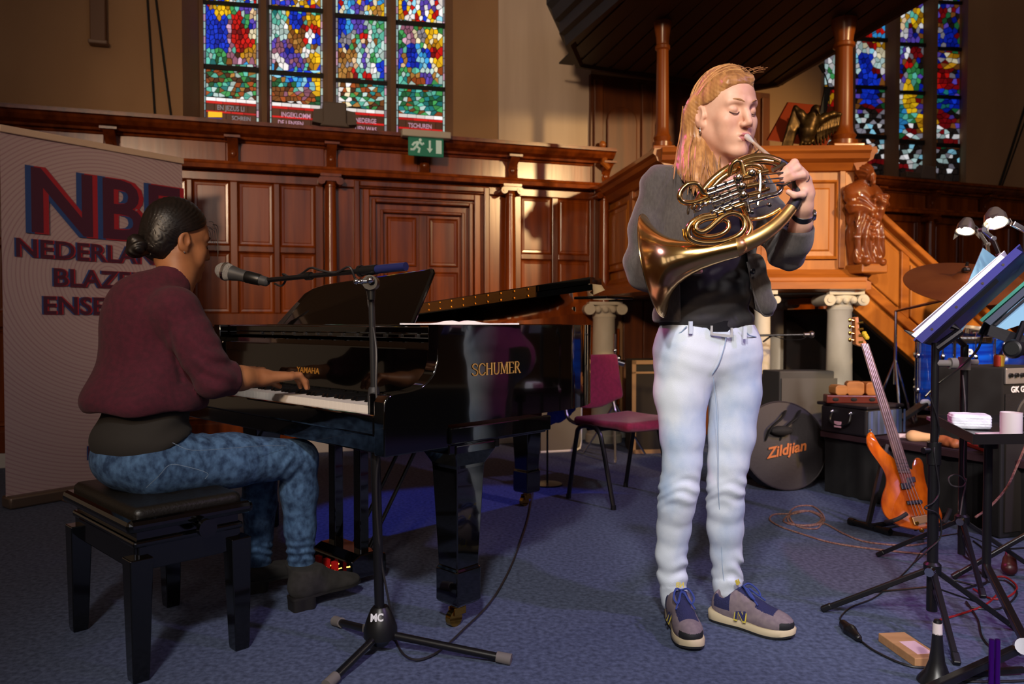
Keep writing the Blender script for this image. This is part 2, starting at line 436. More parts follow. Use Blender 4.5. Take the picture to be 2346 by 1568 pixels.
def light_panel(W, off, win, x0, x1, y0, y1, regions, bars, lvl, cell, texts=(), tilt=0., seed=1, borders=True, strips=()):
    """One light of a leaded window: a came plate with glass pieces and iron bars. Pixel rect at the glass plane."""
    rnd = random.Random(seed)
    def T(px, py, y):
        s_, z = W.sz(px, py, off); return W.M @ V((s_, off+y, z))
    mb = MB(); mb.slab([T(x0, y0, .012), T(x1, y0, .012), T(x1, y1, .012), T(x0, y1, .012)], W.n*-.01)
    plate = mb.build('window_light', LEAD, win, smooth=0)
    cells = []
    xi0, xi1 = (x0+6, x1-6) if borders else (x0, x1)
    yv = strips[0][0] + tilt*(x1-x0) if strips else y1
    for sa, sb, key, nseg in strips:      # lettered foot of the light: straight bands of glass
        for q in range(nseg):
            a_, b_ = xi0+(xi1-xi0)*q/nseg+.5, xi0+(xi1-xi0)*(q+1)/nseg-.5
            cells.append(([(a_, sa+tilt*(a_-x0)), (b_, sa+tilt*(b_-x0)), (b_, sb-.8+tilt*(b_-x0)), (a_, sb-.8+tilt*(a_-x0))], key, 1))
    if borders:                           # narrow pearl border of pale strips
        for bx in (x0, x1-5):
            y = y0
            while y < y1-4:
                cells.append(([(bx, y), (bx+4.4, y), (bx+4.4, min(y+15, y1)), (bx, min(y+15, y1))], 'grey' if rnd.random() < .4 else 'pink' if rnd.random() < .2 else 'pale', 0)); y += 17
    seeds = []; r = 0; y = y0 + cell/2
    while y < yv:
        x = xi0 + (cell*.5 if r % 2 else cell*.15)
        while x < xi1:
            seeds.append((x + rnd.uniform(-.33, .33)*cell, y + rnd.uniform(-.3, .3)*cell)); x += cell*.95
        y += cell*1.05; r += 1
    sp = bars[1][0] if len(bars) > 1 else y1
    cellsv = []
    for (ya, yb, kx, ky) in ((y0, sp, 1.22, .86), (sp, yv, .82, 1.25)):
        sd = [(x*kx, y*ky) for x, y in seeds if ya <= y < yb]
        cellsv += [([(a/kx, b/ky) for a, b in p], x/kx, y/ky) for p, x, y in voronoi(xi0*kx, ya*ky, xi1*kx, yb*ky, sd)]
    for poly, sx, sy in cellsv:
        key = None
        yy = sy - tilt*(sx-x0)
        for keys, sh in regions:
            if inside(sh, sx, yy): key = rnd.choice(keys) if isinstance(keys, list) else keys
        if key is None: continue
        if strips:
            poly = [(a, min(b, strips[0][0]-1+tilt*(a-x0))) for a, b in poly]
            if sy > strips[0][0]+tilt*(sx-x0): continue
        cx = sum(p[0] for p in poly)/len(poly); cy = sum(p[1] for p in poly)/len(poly)
        q = []
        for p in poly:
            d = math.hypot(p[0]-cx, p[1]-cy); f = max(0, 1 - 1.15/max(d, .1)); q.append((cx+(p[0]-cx)*f, cy+(p[1]-cy)*f))
        cells.append((q, key, 1))
    for q, key, big in cells:
        a = abs(sum(q[i][0]*q[(i+1) % len(q)][1]-q[(i+1) % len(q)][0]*q[i][1] for i in range(len(q))))/2
        PANES.append((a if big else a*.3, [T(px, py, 0) for px, py in q], W.n*.004, key, lvl*rnd.choice((.6, .8, 1., 1.2)) if big else lvl*.8, plate))
    for by, bh in bars:
        m2 = MB(); m2.slab([T(x0-2, by, -.008), T(x1+2, by+tilt*(x1-x0), -.008), T(x1+2, by+bh+tilt*(x1-x0), -.008), T(x0-2, by+bh, -.008)], W.n*.02)
        m2.build('glazing_bar', LEAD, win, smooth=0)
    for (tx, ty, size, txt, key) in texts:
        if txt == 'CREST':
            for qy, qk in ((0, 'yell'), (14, 'blu2')):
                m2 = MB(); m2.slab([T(tx, ty+qy, -.004), T(tx+32, ty+qy+2, -.004), T(tx+(32 if qy == 0 else 26), ty+qy+13, -.004), T(tx+(0 if qy == 0 else 6), ty+qy+13, -.004)], W.n*.004); m2.build('pane', gmat(qk, lvl), plate, smooth=0)
            continue
        s_, z = W.sz(tx, ty, off)
        M = frame(W.M @ V((s_, off-.006, z)), W.d, V((0, 0, 1)), W.n)
        tm = text_mb(txt, size, M, .0008, .0006, squeeze=.75)
        tm.build('glass_lettering', gmat(key, lvl*.7), plate, smooth=0)
def flush_panes(win):
    global PANES
    PANES.sort(key=lambda p: -p[0])
    for a, pts, nv, key, lvl, plate in PANES[:298]:
        mb = MB(); mb.slab(pts, nv); mb.build('pane', gmat(key, lvl), plate, smooth=0)
    rest = {}
    for a, pts, nv, key, lvl, plate in PANES[298:]:
        mb = rest.setdefault((key, lvl), MB()); mb.slab(pts, nv)
    keys = sorted(rest)
    if keys:
        allm = MB(); ranges = []
        for k in keys:
            ranges.append(len(allm.f)); allm.add(rest[k].v, rest[k].f)
        ob = allm.build('small_pane', [gmat(*k) for k in keys], win, smooth=0)
        bnd = ranges[1:] + [len(allm.f)]
        idx = 0
        for i, p in enumerate(ob.data.polygons):
            while i >= bnd[idx]: idx += 1
            p.material_index = idx
        ob['kind'] = 'stuff'
    PANES = []

# ---- left (back) wall: plaster above, oak wainscot below
def wain_z(n=0): return dict(corn0=2.306, corn1=2.415, fr0=2.143, ar0=2.08, pt=2.005, mr1=1.543, mr0=1.496, pb=1.05, sk=.1)
Z = wain_z()
def panel(W, wall, s0, s1, z0, z1, m=WOOD, y=-.045):
    mb = MB(W.M); e = .028
    def rg(a, yy): return [(s0+a, yy, z0+a), (s1-a, yy, z0+a), (s1-a, yy, z1-a), (s0+a, yy, z1-a)]
    mb.loft([rg(0, y+.02), rg(0, y-.008), rg(.005, y-.012), rg(.014, y-.004), rg(e, y-.003), rg(e+.006, y-.006)])
    return mb.build('panel', m, wall, smooth=0)
def bar_s(W, wall, name, s0, s1, z0, z1, y0=-.075, y1=-.04, m=WOOD2, bevel=.006):
    mb = MB(W.M); mb.box((s0, y0, z0), (s1, y1, z1)); return mb.build(name, m, wall, smooth=0, bevel=bevel)
def column(W, wall, s, z0=.95, z1=2.08, r=.046, m=WOOD):
    mb = MB(W.M); y = -.11
    h = z1-z0
    mb.lathe([(r*1.5, 0), (r*1.5, .03), (r*1.2, .035), (r*1.35, .055), (r*1.1, .07), (r, .1), (r*.98, h*.5), (r*.84, h-.09), (r*.95, h-.085), (r*.95, h-.075), (r*.84, h-.07), (r*1.0, h-.05)], (s, y, z0), n=20)
    c = mb.build('column', m, wall)
    mb = MB(W.M); mb.box((s-.075, y-.07, z1-.018), (s+.075, y+.07, z1+.002))
    mb.box((s-.062, y-.06, z1-.05), (s+.062, y+.06, z1-.018))
    for sx in (-.066, .066):
        mb.cyl((s+sx, y-.066, z1-.05), (s+sx, y+.066, z1-.05), .028, n=14)
        mb.cyl((s+sx, y-.07, z1-.05), (s+sx, y-.066, z1-.05), .012, n=10)
    mb.build('capital', WOOD2, c)
    return c
def bracket(W, wall, s, z0=2.15, z1=2.31, w=.09):
    mb = MB(W.M)
    prof = [(-.05, z0-.012), (-.085, z0), (-.10, z0+.03), (-.085, z0+.06), (-.11, z0+.10), (-.17, z1-.02), (-.18, z1), (-.05, z1)]
    mould(mb, s-w*.4, s+w*.4, prof)
    mb.box((s-w*.6, -.19, z1-.012), (s+w*.6, -.05, z1+.005))
    mb.ell((s, -.095, z0+.05), (w*.28, .02, .03), 10)
    return mb.build('bracket', WOOD2, wall)
def wains_core(W, wall, s0, s1):
    mb = MB(W.M); mb.box((s0, -.04, 0), (s1, .0, 2.36)); mb.build('backing_board', WOOD, wall, smooth=0)
    mb = MB(W.M)
    mould(mb, s0, s1, [(-.04, 2.30), (-.10, 2.306), (-.105, 2.322), (-.16, 2.336), (-.19, 2.362), (-.20, 2.38), (-.225, 2.384), (-.225, 2.402), (-.205, 2.408), (-.205, 2.415), (.02, 2.425), (.02, 2.30)])
    mb.build('cornice', WOOD2, wall, smooth=0)
    mb = MB(W.M); mould(mb, s0, s1, [(-.04, 2.285), (-.065, 2.287), (-.07, 2.30), (-.04, 2.304)]); mb.build('bead', WOOD2, wall, smooth=0)
    mb = MB(W.M); mould(mb, s0, s1, [(-.04, Z['ar0']), (-.15, Z['ar0']+.002), (-.155, Z['ar0']+.03), (-.12, Z['ar0']+.045), (-.115, Z['fr0']), (-.04, Z['fr0'])])
    mb.build('architrave', WOOD, wall, smooth=0)
    bar_s(W, wall, 'rail', s0, s1, Z['pt'], Z['ar0']-.012)
    bar_s(W, wall, 'rail', s0, s1, .95, Z['pb'])
    bar_s(W, wall, 'rail', s0, s1, .1, .25)
def frieze(W, wall, s0, s1):
    mb = MB(W.M); mb.box((s0, -.055, Z['fr0']), (s1, -.04, 2.287)); return mb.build('frieze_board', WOOD, wall, smooth=0, bevel=.004)

OFF = .35
sL, sR = -4.2, 3.75
mb = MB(W1.M)
hl, hr = W1.s(418, 150), W1.s(1140, 150)
wl, wr = W1.s(463, 150, OFF), W1.s(1022, 150, OFF)
mb.prism([(sL, 0), (hl, 0), (wl, OFF), (wl, .6), (sL, .6)], 2.3, 5.4)
mb.prism([(hr, 0), (sR, 0), (sR, .6), (wr, .6), (wr, OFF)], 2.3, 5.4)
mb.box((sL, 0, 0), (sR, .6, 2.3)); mb.box((sL, 0, 5.4), (sR, .6, 7.2))
mb.prism([(hl, 0), (hr, 0), (wr, OFF), (wl, OFF)], 2.28, 2.30)
wall_back = tag(mb.build('wall_back', PLAST, smooth=0), kind='structure')
mb = MB(W1.M); mb.box((hr+.004, -.02, 2.36), (W1.s(1352, 200), .01, 7.0)); mb.build('pale_pier', mat('pale_pier', 'd2bda8', .85, c2='bda792', scale=(5, 5, .5), bump=.05, bscale=40.), wall_back, smooth=0)
wains_core(W1, wall_back, sL, W1.s(1388, 360))
mb = MB(W1.M); mb.box((sL, -.075, 0), (sR, -.04, .1))
tag(mb.build('baseboard_back', mat('white_skirting', 'c9c4bc', .5), smooth=0, bevel=.005), kind='structure')
# bays measured along the oak wall
cols = [W1.s(p, 500) for p in (755, 1160)]
pitch = cols[1]-cols[0]
for c in cols + [cols[0]-pitch, W1.s(1372, 500)]: column(W1, wall_back, c)
for p in (535, 757, 968, 1167): bracket(W1, wall_back, W1.s(p, 350))
bracket(W1, wall_back, cols[0]-pitch*1.05); bracket(W1, wall_back, W1.s(1383, 350)-.02)
edges = [sL, cols[0]-pitch*1.05] + [W1.s(p, 350) for p in (535, 757, 968, 1167)] + [W1.s(1383, 350)]
for a, b in zip(edges[:-1], edges[1:]): frieze(W1, wall_back, a+.05, b-.05)
def grid(W, wall, bounds, zr):
    for a, b in bounds:
        for z0, z1 in zr: panel(W, wall, a, b, z0, z1)
    es = [bounds[0][0]] + [x for a in bounds for x in a] + [bounds[-1][1]]
    xs = sorted(set(x for a in bounds for x in a))
    for (a, b), (c, d) in zip(bounds[:-1], bounds[1:]):
        bar_s(W, wall, 'stile', b, c, Z['pb'], Z['pt'])
    bar_s(W, wall, 'stile', bounds[0][0]-.06, bounds[0][0], Z['pb'], Z['pt'])
    bar_s(W, wall, 'stile', bounds[-1][1], bounds[-1][1]+.06, Z['pb'], Z['pt'])
    for a, b in bounds: bar_s(W, wall, 'rail', a, b, Z['mr0'], Z['mr1'])
ZR = [(Z['pb'], Z['mr0']), (Z['mr1'], Z['pt'])]
s_ = [(W1.s(a, 500), W1.s(b, 500)) for a, b in ((350, 430), (443, 528), (546, 627), (641, 721))]
grid(W1, wall_back, s_, ZR)
s_ = [(W1.s(a, 500), W1.s(b, 500)) for a, b in ((1188, 1258), (1272, 1343))]
grid(W1, wall_back, s_, ZR)
sl = cols[0]-pitch
grid(W1, wall_back, [(sl-.1-i*.36-.32, sl-.1-i*.36) for i in (2, 1, 0)], ZR)
for i in range(9): panel(W1, wall_back, sL+.4+i*.8, sL+1.1+i*.8, .28, .93)
# framed double door in the middle bay: nested frames and small panels
def rect_frame(W, wall, name, s0, s1, z0, z1, w, y0, y1, m):
    mb = MB(W.M)
    for a, b, c, d in ((s0, s0+w, z0, z1), (s1-w, s1, z0, z1)): mb.box((a, y0, c), (b, y1, d))
    mb.box((s0+w, y0, z1-w), (s1-w, y1, z1))
    if z0 > .3: mb.box((s0+w, y0, z0), (s1-w, y1, z0+w))
    return mb.build(name, m, wall, smooth=0, bevel=.008)
a, b = W1.s(808, 500), W1.s(1115, 500)
rect_frame(W1, wall_back, 'door_frame', a, b, .1, 2.06, .045, -.10, -.04, WOOD2)
rect_frame(W1, wall_back, 'door_frame', a+.07, b-.07, .1, 2.0, .05, -.08, -.04, WOOD)
rect_frame(W1, wall_back, 'door_moulding', a+.135, b-.135, .1, 1.93, .03, -.095, -.04, WOOD2)
a2, b2 = a+.2, b-.2
rect_frame(W1, wall_back, 'door_moulding', a2, b2, .1, 1.85, .025, -.085, -.04, WOOD)
mid = (a2+b2)/2
bar_s(W1, wall_back, 'stile', mid-.03, mid+.03, .1, 1.82)
for x0, x1 in ((a2+.05, mid-.05), (mid+.05, b2-.05)):
    for z0, z1 in ((1.05, 1.38), (1.42, 1.8), (.2, 1.0)): panel(W1, wall_back, x0, x1, z0, z1)
# window_1 : four stained lights
win = bpy.data.objects.new('window_1', None); col.objects.link(win); win.location = W1.M @ V(((wl+wr)/2, OFF, 2.3)); tag(win, kind='structure')
TL = .12
LA = [(ROCK, ('r', 460, -140, 600, 300)), (['blue', 'blu2', 'sky', 'purp', 'yell', 'white', 'red'], ('r', 460, -140, 600, 8)),
      ('blue', ('p', [(468, 18), (524, 20), (524, 118), (470, 112)])), (['blue', 'blu2'], ('r', 492, 40, 510, 118)), (['yell', 'gold', 'yell'], ('p', [(478, 5), (532, 6), (524, 26), (503, 38)])),
      (['pink', 'mauve'], ('r', 521, 45, 534, 130)), (['red', 'red', 'dred'], ('p', [(528, 28), (552, 22), (560, 50), (586, 76), (586, 108), (538, 120)])),
      (['teal', 'green'], ('p', [(525, 14), (548, 10), (552, 22), (528, 30)])), ('purp', ('r', 553, 8, 590, 24)), (['cream', 'skin'], ('e', 577, 26, 10, 11)), (['dteal', 'green'], ('r', 557, 24, 570, 60)),
      (['purp', 'blu2'], ('r', 570, 38, 590, 62)), ('cream', ('e', 577, 68, 11, 9)), (['yell', 'gold'], ('p', [(545, 118), (588, 92), (588, 106), (560, 124)])),
      (ROCKG, ('r', 468, 112, 522, 150)), (['pink', 'mauve', 'lblue'], ('p', [(523, 118), (570, 124), (572, 142), (534, 142)])), (['mauve', 'tan'], ('r', 566, 118, 592, 142)),
      ('white', ('r', 468, 220, 592, 232)), ('dred', ('r', 468, 232, 592, 240)), ('dbrn', ('r', 468, 240, 592, 300)), (['yell'], ('r', 476, 250, 510, 268)), ('blu2', ('r', 476, 268, 510, 282))]
LB = [(ROCK, ('r', 600, -140, 760, 320)), (['blue', 'yell', 'purp', 'gold', 'red', 'cream'], ('r', 600, -140, 760, 16)), (['tan', 'brown'], ('r', 655, 55, 705, 120)),
      (['teal', 'pale', 'teal'], ('p', [(622, 30), (650, 28), (654, 60), (664, 84), (648, 92), (622, 90)])), ('white', ('e', 652, 60, 5, 9)),
      (['blue', 'blue', 'blu2'], ('p', [(660, 24), (696, 24), (694, 50), (678, 66), (660, 50)])), (['gold', 'yell'], ('p', [(656, 24), (662, 24), (662, 50), (678, 62), (694, 48), (694, 56), (678, 72), (656, 54)])),
      (['yell', 'gold'], ('r', 702, 30, 732, 50)), (['red', 'dred', 'red'], ('p', [(696, 50), (736, 52), (734, 76), (716, 80), (704, 104), (696, 90)])), ('white', ('e', 711, 80, 9, 13)), ('blue', ('r', 718, 68, 736, 98)),
      (['mauve', 'mauve', 'purp'], ('p', [(624, 92), (662, 84), (680, 118), (702, 126), (702, 152), (660, 150), (626, 120)])), ('blu2', ('p', [(648, 112), (668, 104), (672, 112), (652, 124)])), (['pink', 'white'], ('p', [(622, 112), (640, 124), (664, 148), (650, 158), (622, 140)])),
      ('white', ('e', 705, 112, 14, 9)), (['yell', 'gold', 'yell'], ('p', [(704, 116), (734, 110), (736, 156), (706, 150)])), (['lblue', 'sky', 'blue'], ('p', [(620, 146), (660, 158), (735, 150), (716, 200), (680, 190), (622, 172)])),
      (['yell'], ('r', 716, 160, 734, 214)), (['mauve', 'brown', 'tan', 'rust'], ('p', [(622, 200), (650, 200), (700, 212), (716, 230), (622, 228)])), ('mauve', ('e', 706, 204, 14, 8)),
      ('white', ('r', 618, 232, 742, 243)), ('red', ('r', 618, 243, 742, 250)), ('dbrn', ('r', 618, 250, 742, 320)), ('dred', ('r', 618, 266, 742, 272)), ('red', ('r', 618, 284, 742, 291))]
LC = [(ROCK, ('r', 760, -140, 900, 340)), (['sky', 'blue', 'purp', 'cream', 'lblue', 'red', 'yell'], ('r', 760, -140, 900, 32)), (['sky', 'lblue'], ('r', 790, -5, 806, 110)), (['blue', 'blu2'], ('r', 772, 30, 794, 110)),
      (['teal', 'green', 'pale'], ('r', 836, 28, 886, 180)), (['cream', 'yell', 'tan'], ('p', [(828, 6), (880, 6), (880, 38), (850, 32)])), (['purp', 'purp', 'grey'], ('p', [(808, 14), (832, 12), (838, 70), (820, 80), (806, 66)])),
      ('red', ('p', [(822, 74), (836, 72), (842, 84), (828, 88)])), ('skin', ('e', 841, 90, 9, 8)), (['pale', 'white'], ('r', 838, 30, 850, 180)), (['teal', 'pale'], ('r', 816, 90, 832, 180)), (['purp'], ('r', 832, 96, 840, 180)),
      ('brown', ('p', [(800, 100), (876, 80), (876, 85), (802, 106)])), ('grey', ('e', 790, 90, 13, 14)), (['tan', 'brown', 'tan'], ('p', [(774, 112), (814, 112), (818, 140), (804, 192), (774, 190)])), ('cream', ('p', [(780, 110), (804, 110), (796, 124)])), (['grey'], ('r', 774, 142, 806, 150)), ('skin', ('e', 812, 144, 7, 16)),
      (['red', 'dred'], ('r', 806, 158, 852, 186)), ('teal', ('r', 822, 150, 834, 186)), ('blue', ('r', 868, 122, 886, 168)), (['white', 'pale'], ('p', [(846, 140), (858, 140), (870, 168), (850, 180)])), (['dteal', 'teal'], ('r', 856, 172, 886, 190)),
      (['white', 'cream'], ('r', 773, 188, 783, 238)), (['white', 'cream'], ('r', 790, 188, 803, 246)), ('white', ('r', 770, 246, 890, 258)), ('red', ('r', 770, 258, 890, 265)), ('dbrn', ('r', 770, 265, 890, 340)), ('red', ('r', 770, 278, 890, 283)), ('dred', ('r', 770, 292, 890, 297))]
LD = [(ROCKG + ['rust', 'brown'], ('r', 900, -140, 1030, 340)), (['white', 'sky', 'blue', 'purp', 'yell', 'white', 'red'], ('r', 900, -140, 1030, 48)), (['yell', 'gold'], ('r', 908, -60, 924, 46)), (['red'], ('p', [(950, 46), (970, 44), (980, 54), (960, 58)])), (['white', 'cream'], ('e', 985, 50, 14, 6)),
      (['mauve', 'pink', 'mauve'], ('r', 918, 58, 948, 104)), (['dgreen', 'green'], ('r', 908, 62, 926, 112)), ('purp', ('r', 908, 112, 926, 130)), (['yell', 'gold', 'yell', 'cream'], ('r', 970, 64, 1018, 112)), ('grey', ('e', 966, 80, 11, 15)), ('cream', ('e', 953, 82, 8, 13)),
      (['blue', 'blu2'], ('p', [(932, 104), (950, 98), (986, 108), (986, 156), (930, 158), (926, 130)])), (['sky', 'lblue'], ('p', [(946, 100), (960, 100), (984, 128), (980, 156), (964, 152)])), (['red', 'dred'], ('r', 986, 106, 1018, 130)), (['yell', 'cream'], ('r', 984, 126, 1018, 154)), (['skin', 'tan'], ('p', [(912, 130), (930, 124), (934, 152), (914, 160)])), ('blue', ('r', 910, 134, 920, 150)),
      (['teal', 'green', 'pale', 'tan'], ('r', 908, 156, 1018, 176)), ('purp', ('r', 966, 164, 990, 176)), (['dteal', 'green', 'dgreen'], ('e', 995, 235, 22, 20)), (['dteal', 'teal'], ('e', 946, 216, 10, 14)),
      ('white', ('r', 905, 262, 1022, 274)), ('red', ('r', 905, 274, 1022, 281)), ('dbrn', ('r', 905, 281, 1022, 340)), ('red', ('r', 905, 292, 1022, 298)), ('dred', ('r', 905, 304, 1022, 312))]
def foot(y): return [(y, y+8, 'white', 5), (y+8, y+14, 'red', 3), (y+14, y+30, 'dbrn', 6), (y+30, y+35, 'red', 4), (y+35, y+50, 'dbrn', 5), (y+50, y+55, 'dred', 4), (y+55, y+70, 'dbrn', 5)]
ST = dict(A=foot(222), B=foot(234), C=foot(246), D=foot(260))
TX = dict(A=[(529, 254, .052, 'EN JEZUS LI', 'grey'), (553, 277, .046, 'SCHREIN', 'grey'), (477, 256, 0, 'CREST', 'yell')], B=[(678, 270, .052, 'INGEKLOMM', 'pink'), (666, 288, .052, 'DE LENSEN', 'pink')],
          C=[(838, 282, .052, 'NEDERGE', 'pink'), (838, 301, .052, 'LIEN WAS', 'pink')], D=[(962, 294, .052, 'TSCHUREN', 'pink')])
for i, (x0, x1, y1, R, bars, k) in enumerate(((466, 593, 300, LA, [(2, 9), (148, 11)], 'A'), (617, 740, 308, LB, [(14, 9), (162, 10)], 'B'), (769, 886, 314, LC, [(32, 10), (180, 9)], 'C'), (907, 1020, 322, LD, [(48, 10), (194, 9)], 'D'))):
    light_panel(W1, OFF, win, x0, x1, -120, y1, R, bars + [(-110, 9)], .75, 10.5, TX[k], tilt=.075, seed=i+3, strips=ST[k])
flush_panes(win)
for p0, p1 in ((593, 617), (740, 769), (886, 907)):
    mb = MB(W1.M); s0, s1 = W1.s(p0, 150, OFF), W1.s(p1, 150, OFF); m_ = (s0+s1)/2
    mb.prism([(s0-.01, OFF+.02), (s0, OFF-.02), (m_-.02, OFF-.10), (m_+.02, OFF-.10), (s1, OFF-.02), (s1+.01, OFF+.02)], 2.28, 5.4); mb.build('mullion', MULL, win, smooth=0)
for p0, p1 in ((452, 467), (1019, 1036)):
    mb = MB(W1.M); s0, s1 = W1.s(p0, 150, OFF-.02), W1.s(p1, 150, OFF-.02); mb.box((s0, OFF-.05, 2.28), (s1, OFF+.02, 5.4)); mb.build('jamb', MULL, win, smooth=0)

# ---- right wall: beyond the pulpit
OF2 = .22; E2 = 6.4
mb = MB(W2.M)
h2l, h2r = W2.s(1880, 200), W2.s(2216, 200); w2l, w2r = W2.s(1887, 200, OF2), W2.s(2200, 200, OF2)
mb.prism([(-.05, 0), (h2l, 0), (w2l, OF2), (w2l, .6), (-.05, .6)], 2.3, 5.8); mb.prism([(h2r, 0), (E2, 0), (E2, .6), (w2r, .6), (w2r, OF2)], 2.3, 5.8)
mb.box((-.05, 0, 0), (E2, .6, 2.3)); mb.box((-.05, 0, 5.8), (E2, .6, 7.2)); mb.box((-.06, -.25, 0), (-.05, .6, 7.2))
wall_right = tag(mb.build('wall_right', PLAST, smooth=0), kind='structure')
wains_core(W2, wall_right, .3, E2)
c2 = [W2.s(2108, 560), W2.s(2108, 560)+1.35, W2.s(2108, 560)-1.35]
for c in c2: column(W2, wall_right, c)
for p in (1990, 2118, 2238): bracket(W2, wall_right, W2.s(p, 460))
ed = [.35] + [W2.s(p, 460) for p in (1990, 2118, 2238)] + [E2-.1]
for a, b in zip(ed[:-1], ed[1:]): frieze(W2, wall_right, a+.05, b-.05)
for c in c2[:2]:
    grid(W2, wall_right, [(c+.13+i*.38, c+.46+i*.38) for i in range(3)], ZR)
grid(W2, wall_right, [(c2[2]+.13+i*.38, c2[2]+.46+i*.38) for i in range(3)], ZR)
win2 = bpy.data.objects.new('window_2', None); col.objects.link(win2); win2.location = W2.M @ V(((w2l+w2r)/2, OF2, 2.3)); tag(win2, kind='structure')
CHK = []
def checks(x0, x1, y0, y1, c):
    out = [('dark', ('r', x0, y0, x1, y1))]
    i = 0; y = y0
    while y < y1:
        x = x0 + (c if i % 2 else 0)
        while x < x1:
            out.append((['white', 'sky', 'pale', 'grey'], ('r', x, y, x+c, y+c))); x += 2*c
        y += c; i += 1
    return out
DK = ['blu2', 'dgreen', 'dred', 'dark', 'brown', 'purp', 'grey']
R1 = [(['white', 'pale', 'green', 'grey'], ('r', 1880, -200, 1930, 200)), (['red', 'dred', 'gold'], ('r', 1880, 200, 1930, 250))] + checks(1880, 1930, 250, 400, 14)
R2 = [(DK, ('r', 1950, -200, 2030, 440)), (['red', 'yell', 'gold', 'lblue'], ('r', 1950, 55, 2030, 92)), (['dred', 'red', 'white', 'gold', 'cream'], ('r', 1950, 90, 2030, 122)), (['white', 'sky', 'pale', 'white'], ('r', 1955, 104, 2030, 165)), (['blue', 'blu2', 'blue'], ('p', [(1968, 128), (1996, 120), (2002, 165), (2014, 180), (2010, 240), (1972, 240)])), (['dred', 'purp'], ('r', 2000, 155, 2018, 170)), (['cream', 'pale'], ('r', 2005, 110, 2027, 150)),
      (['brown', 'dark', 'purp'], ('r', 1955, 205, 1972, 250))] + checks(1955, 2030, 258, 308, 13) + [('dbrn', ('r', 1955, 306, 2030, 322))] + checks(1955, 2030, 322, 368, 15) + [('dred', ('r', 1955, 366, 2030, 374)), ('dark', ('r', 1955, 374, 2030, 440))]
R3 = [(DK, ('r', 2040, -200, 2120, 440)), (['pale', 'teal', 'white', 'yell', 'gold'], ('r', 2045, 18, 2120, 60)), ('skin', ('e', 2068, 54, 8, 12)), (['purp', 'white', 'purp'], ('r', 2052, 68, 2094, 98)), (['red', 'dred'], ('e', 2088, 60, 8, 7)), (['purp', 'sky', 'white'], ('r', 2048, 104, 2080, 140)), (['dred'], ('e', 2100, 118, 10, 16)), (['green', 'teal', 'green'], ('p', [(2078, 146), (2104, 140), (2108, 196), (2080, 184)])), (['dred', 'red'], ('p', [(2076, 132), (2100, 128), (2088, 148), (2074, 150)])),
      (['yell', 'gold', 'yell'], ('p', [(2072, 176), (2092, 186), (2102, 205), (2100, 262), (2072, 252)])), (['grey', 'pale', 'white'], ('r', 2048, 180, 2068, 235)), (['dteal', 'lblue'], ('r', 2050, 240, 2072, 300)), (['green', 'teal'], ('r', 2072, 258, 2100, 282)), (['gold', 'brown', 'yell'], ('r', 2100, 256, 2118, 300)), (['white', 'dark', 'pale', 'dred'], ('r', 2070, 284, 2104, 318))] + [('dbrn', ('r', 2045, 316, 2120, 328))] + checks(2045, 2120, 328, 380, 17) + [('dred', ('r', 2045, 378, 2120, 384)), ('dark', ('r', 2045, 384, 2120, 440))]
R4 = [(DK, ('r', 2125, -200, 2205, 440)), (['blue', 'sky'], ('e', 2141, 20, 12, 14)), ('cream', ('e', 2140, 20, 7, 9)), (['dred', 'skin'], ('e', 2160, 28, 8, 14)), (['blue', 'purp'], ('r', 2132, 30, 2154, 46)), ('skin', ('e', 2140, 64, 8, 12)), (['blue', 'blu2'], ('r', 2132, 76, 2158, 106)), (['blu2'], ('r', 2165, 66, 2192, 106)), ('skin', ('e', 2167, 78, 6, 9)), (['skin', 'blu2'], ('p', [(2142, 122), (2156, 140), (2146, 168), (2142, 150)])), (['dred', 'dred', 'red'], ('p', [(2150, 150), (2178, 148), (2180, 196), (2144, 198)])), (['gold', 'cream', 'brown'], ('r', 2165, 118, 2194, 158)), (['blu2', 'blue', 'dteal'], ('r', 2142, 198, 2188, 252)), (['dred'], ('p', [(2152, 250), (2176, 252), (2180, 288), (2148, 290)])), (['gold', 'brown', 'white'], ('r', 2134, 258, 2150, 286)), (['white', 'dark', 'pale', 'dred'], ('r', 2134, 288, 2198, 326)), ('dbrn', ('r', 2130, 324, 2200, 336))] + checks(2130, 2200, 338, 392, 19) + [('dark', ('r', 2130, 392, 2205, 440))]
for i, (x0, x1, R, bars, tx) in enumerate(((1889, 1912, R1, [(200, 6)], ()), (1957, 2027, R2, [(86, 9), (196, 8), (308, 10)], [(1992, 386, .035, 'WAT GIJ DEZEN', 'grey')]), (2050, 2115, R3, [(98, 8), (208, 8), (320, 10)], [(2083, 394, .03, 'DOET DAT', 'dred')]), (2133, 2198, R4, [(2, 7), (108, 8), (218, 8), (328, 9)], ()))):
    light_panel(W2, OF2, win2, x0, x1, -120, 416, R, bars, .55, 11, tx, tilt=.05, seed=i+20, borders=False)
flush_panes(win2)
for p0, p1 in ((1912, 1957), (2027, 2050), (2115, 2133)):
    mb = MB(W2.M); s0, s1 = W2.s(p0, 200, OF2), W2.s(p1, 200, OF2); m_ = (s0+s1)/2
    mb.prism([(s0-.01, OF2+.02), (s0, OF2-.02), (m_-.03, OF2-.10), (m_+.03, OF2-.10), (s1, OF2-.02), (s1+.01, OF2+.02)], 2.28, 5.8); mb.build('mullion', MULL, win2, smooth=0)

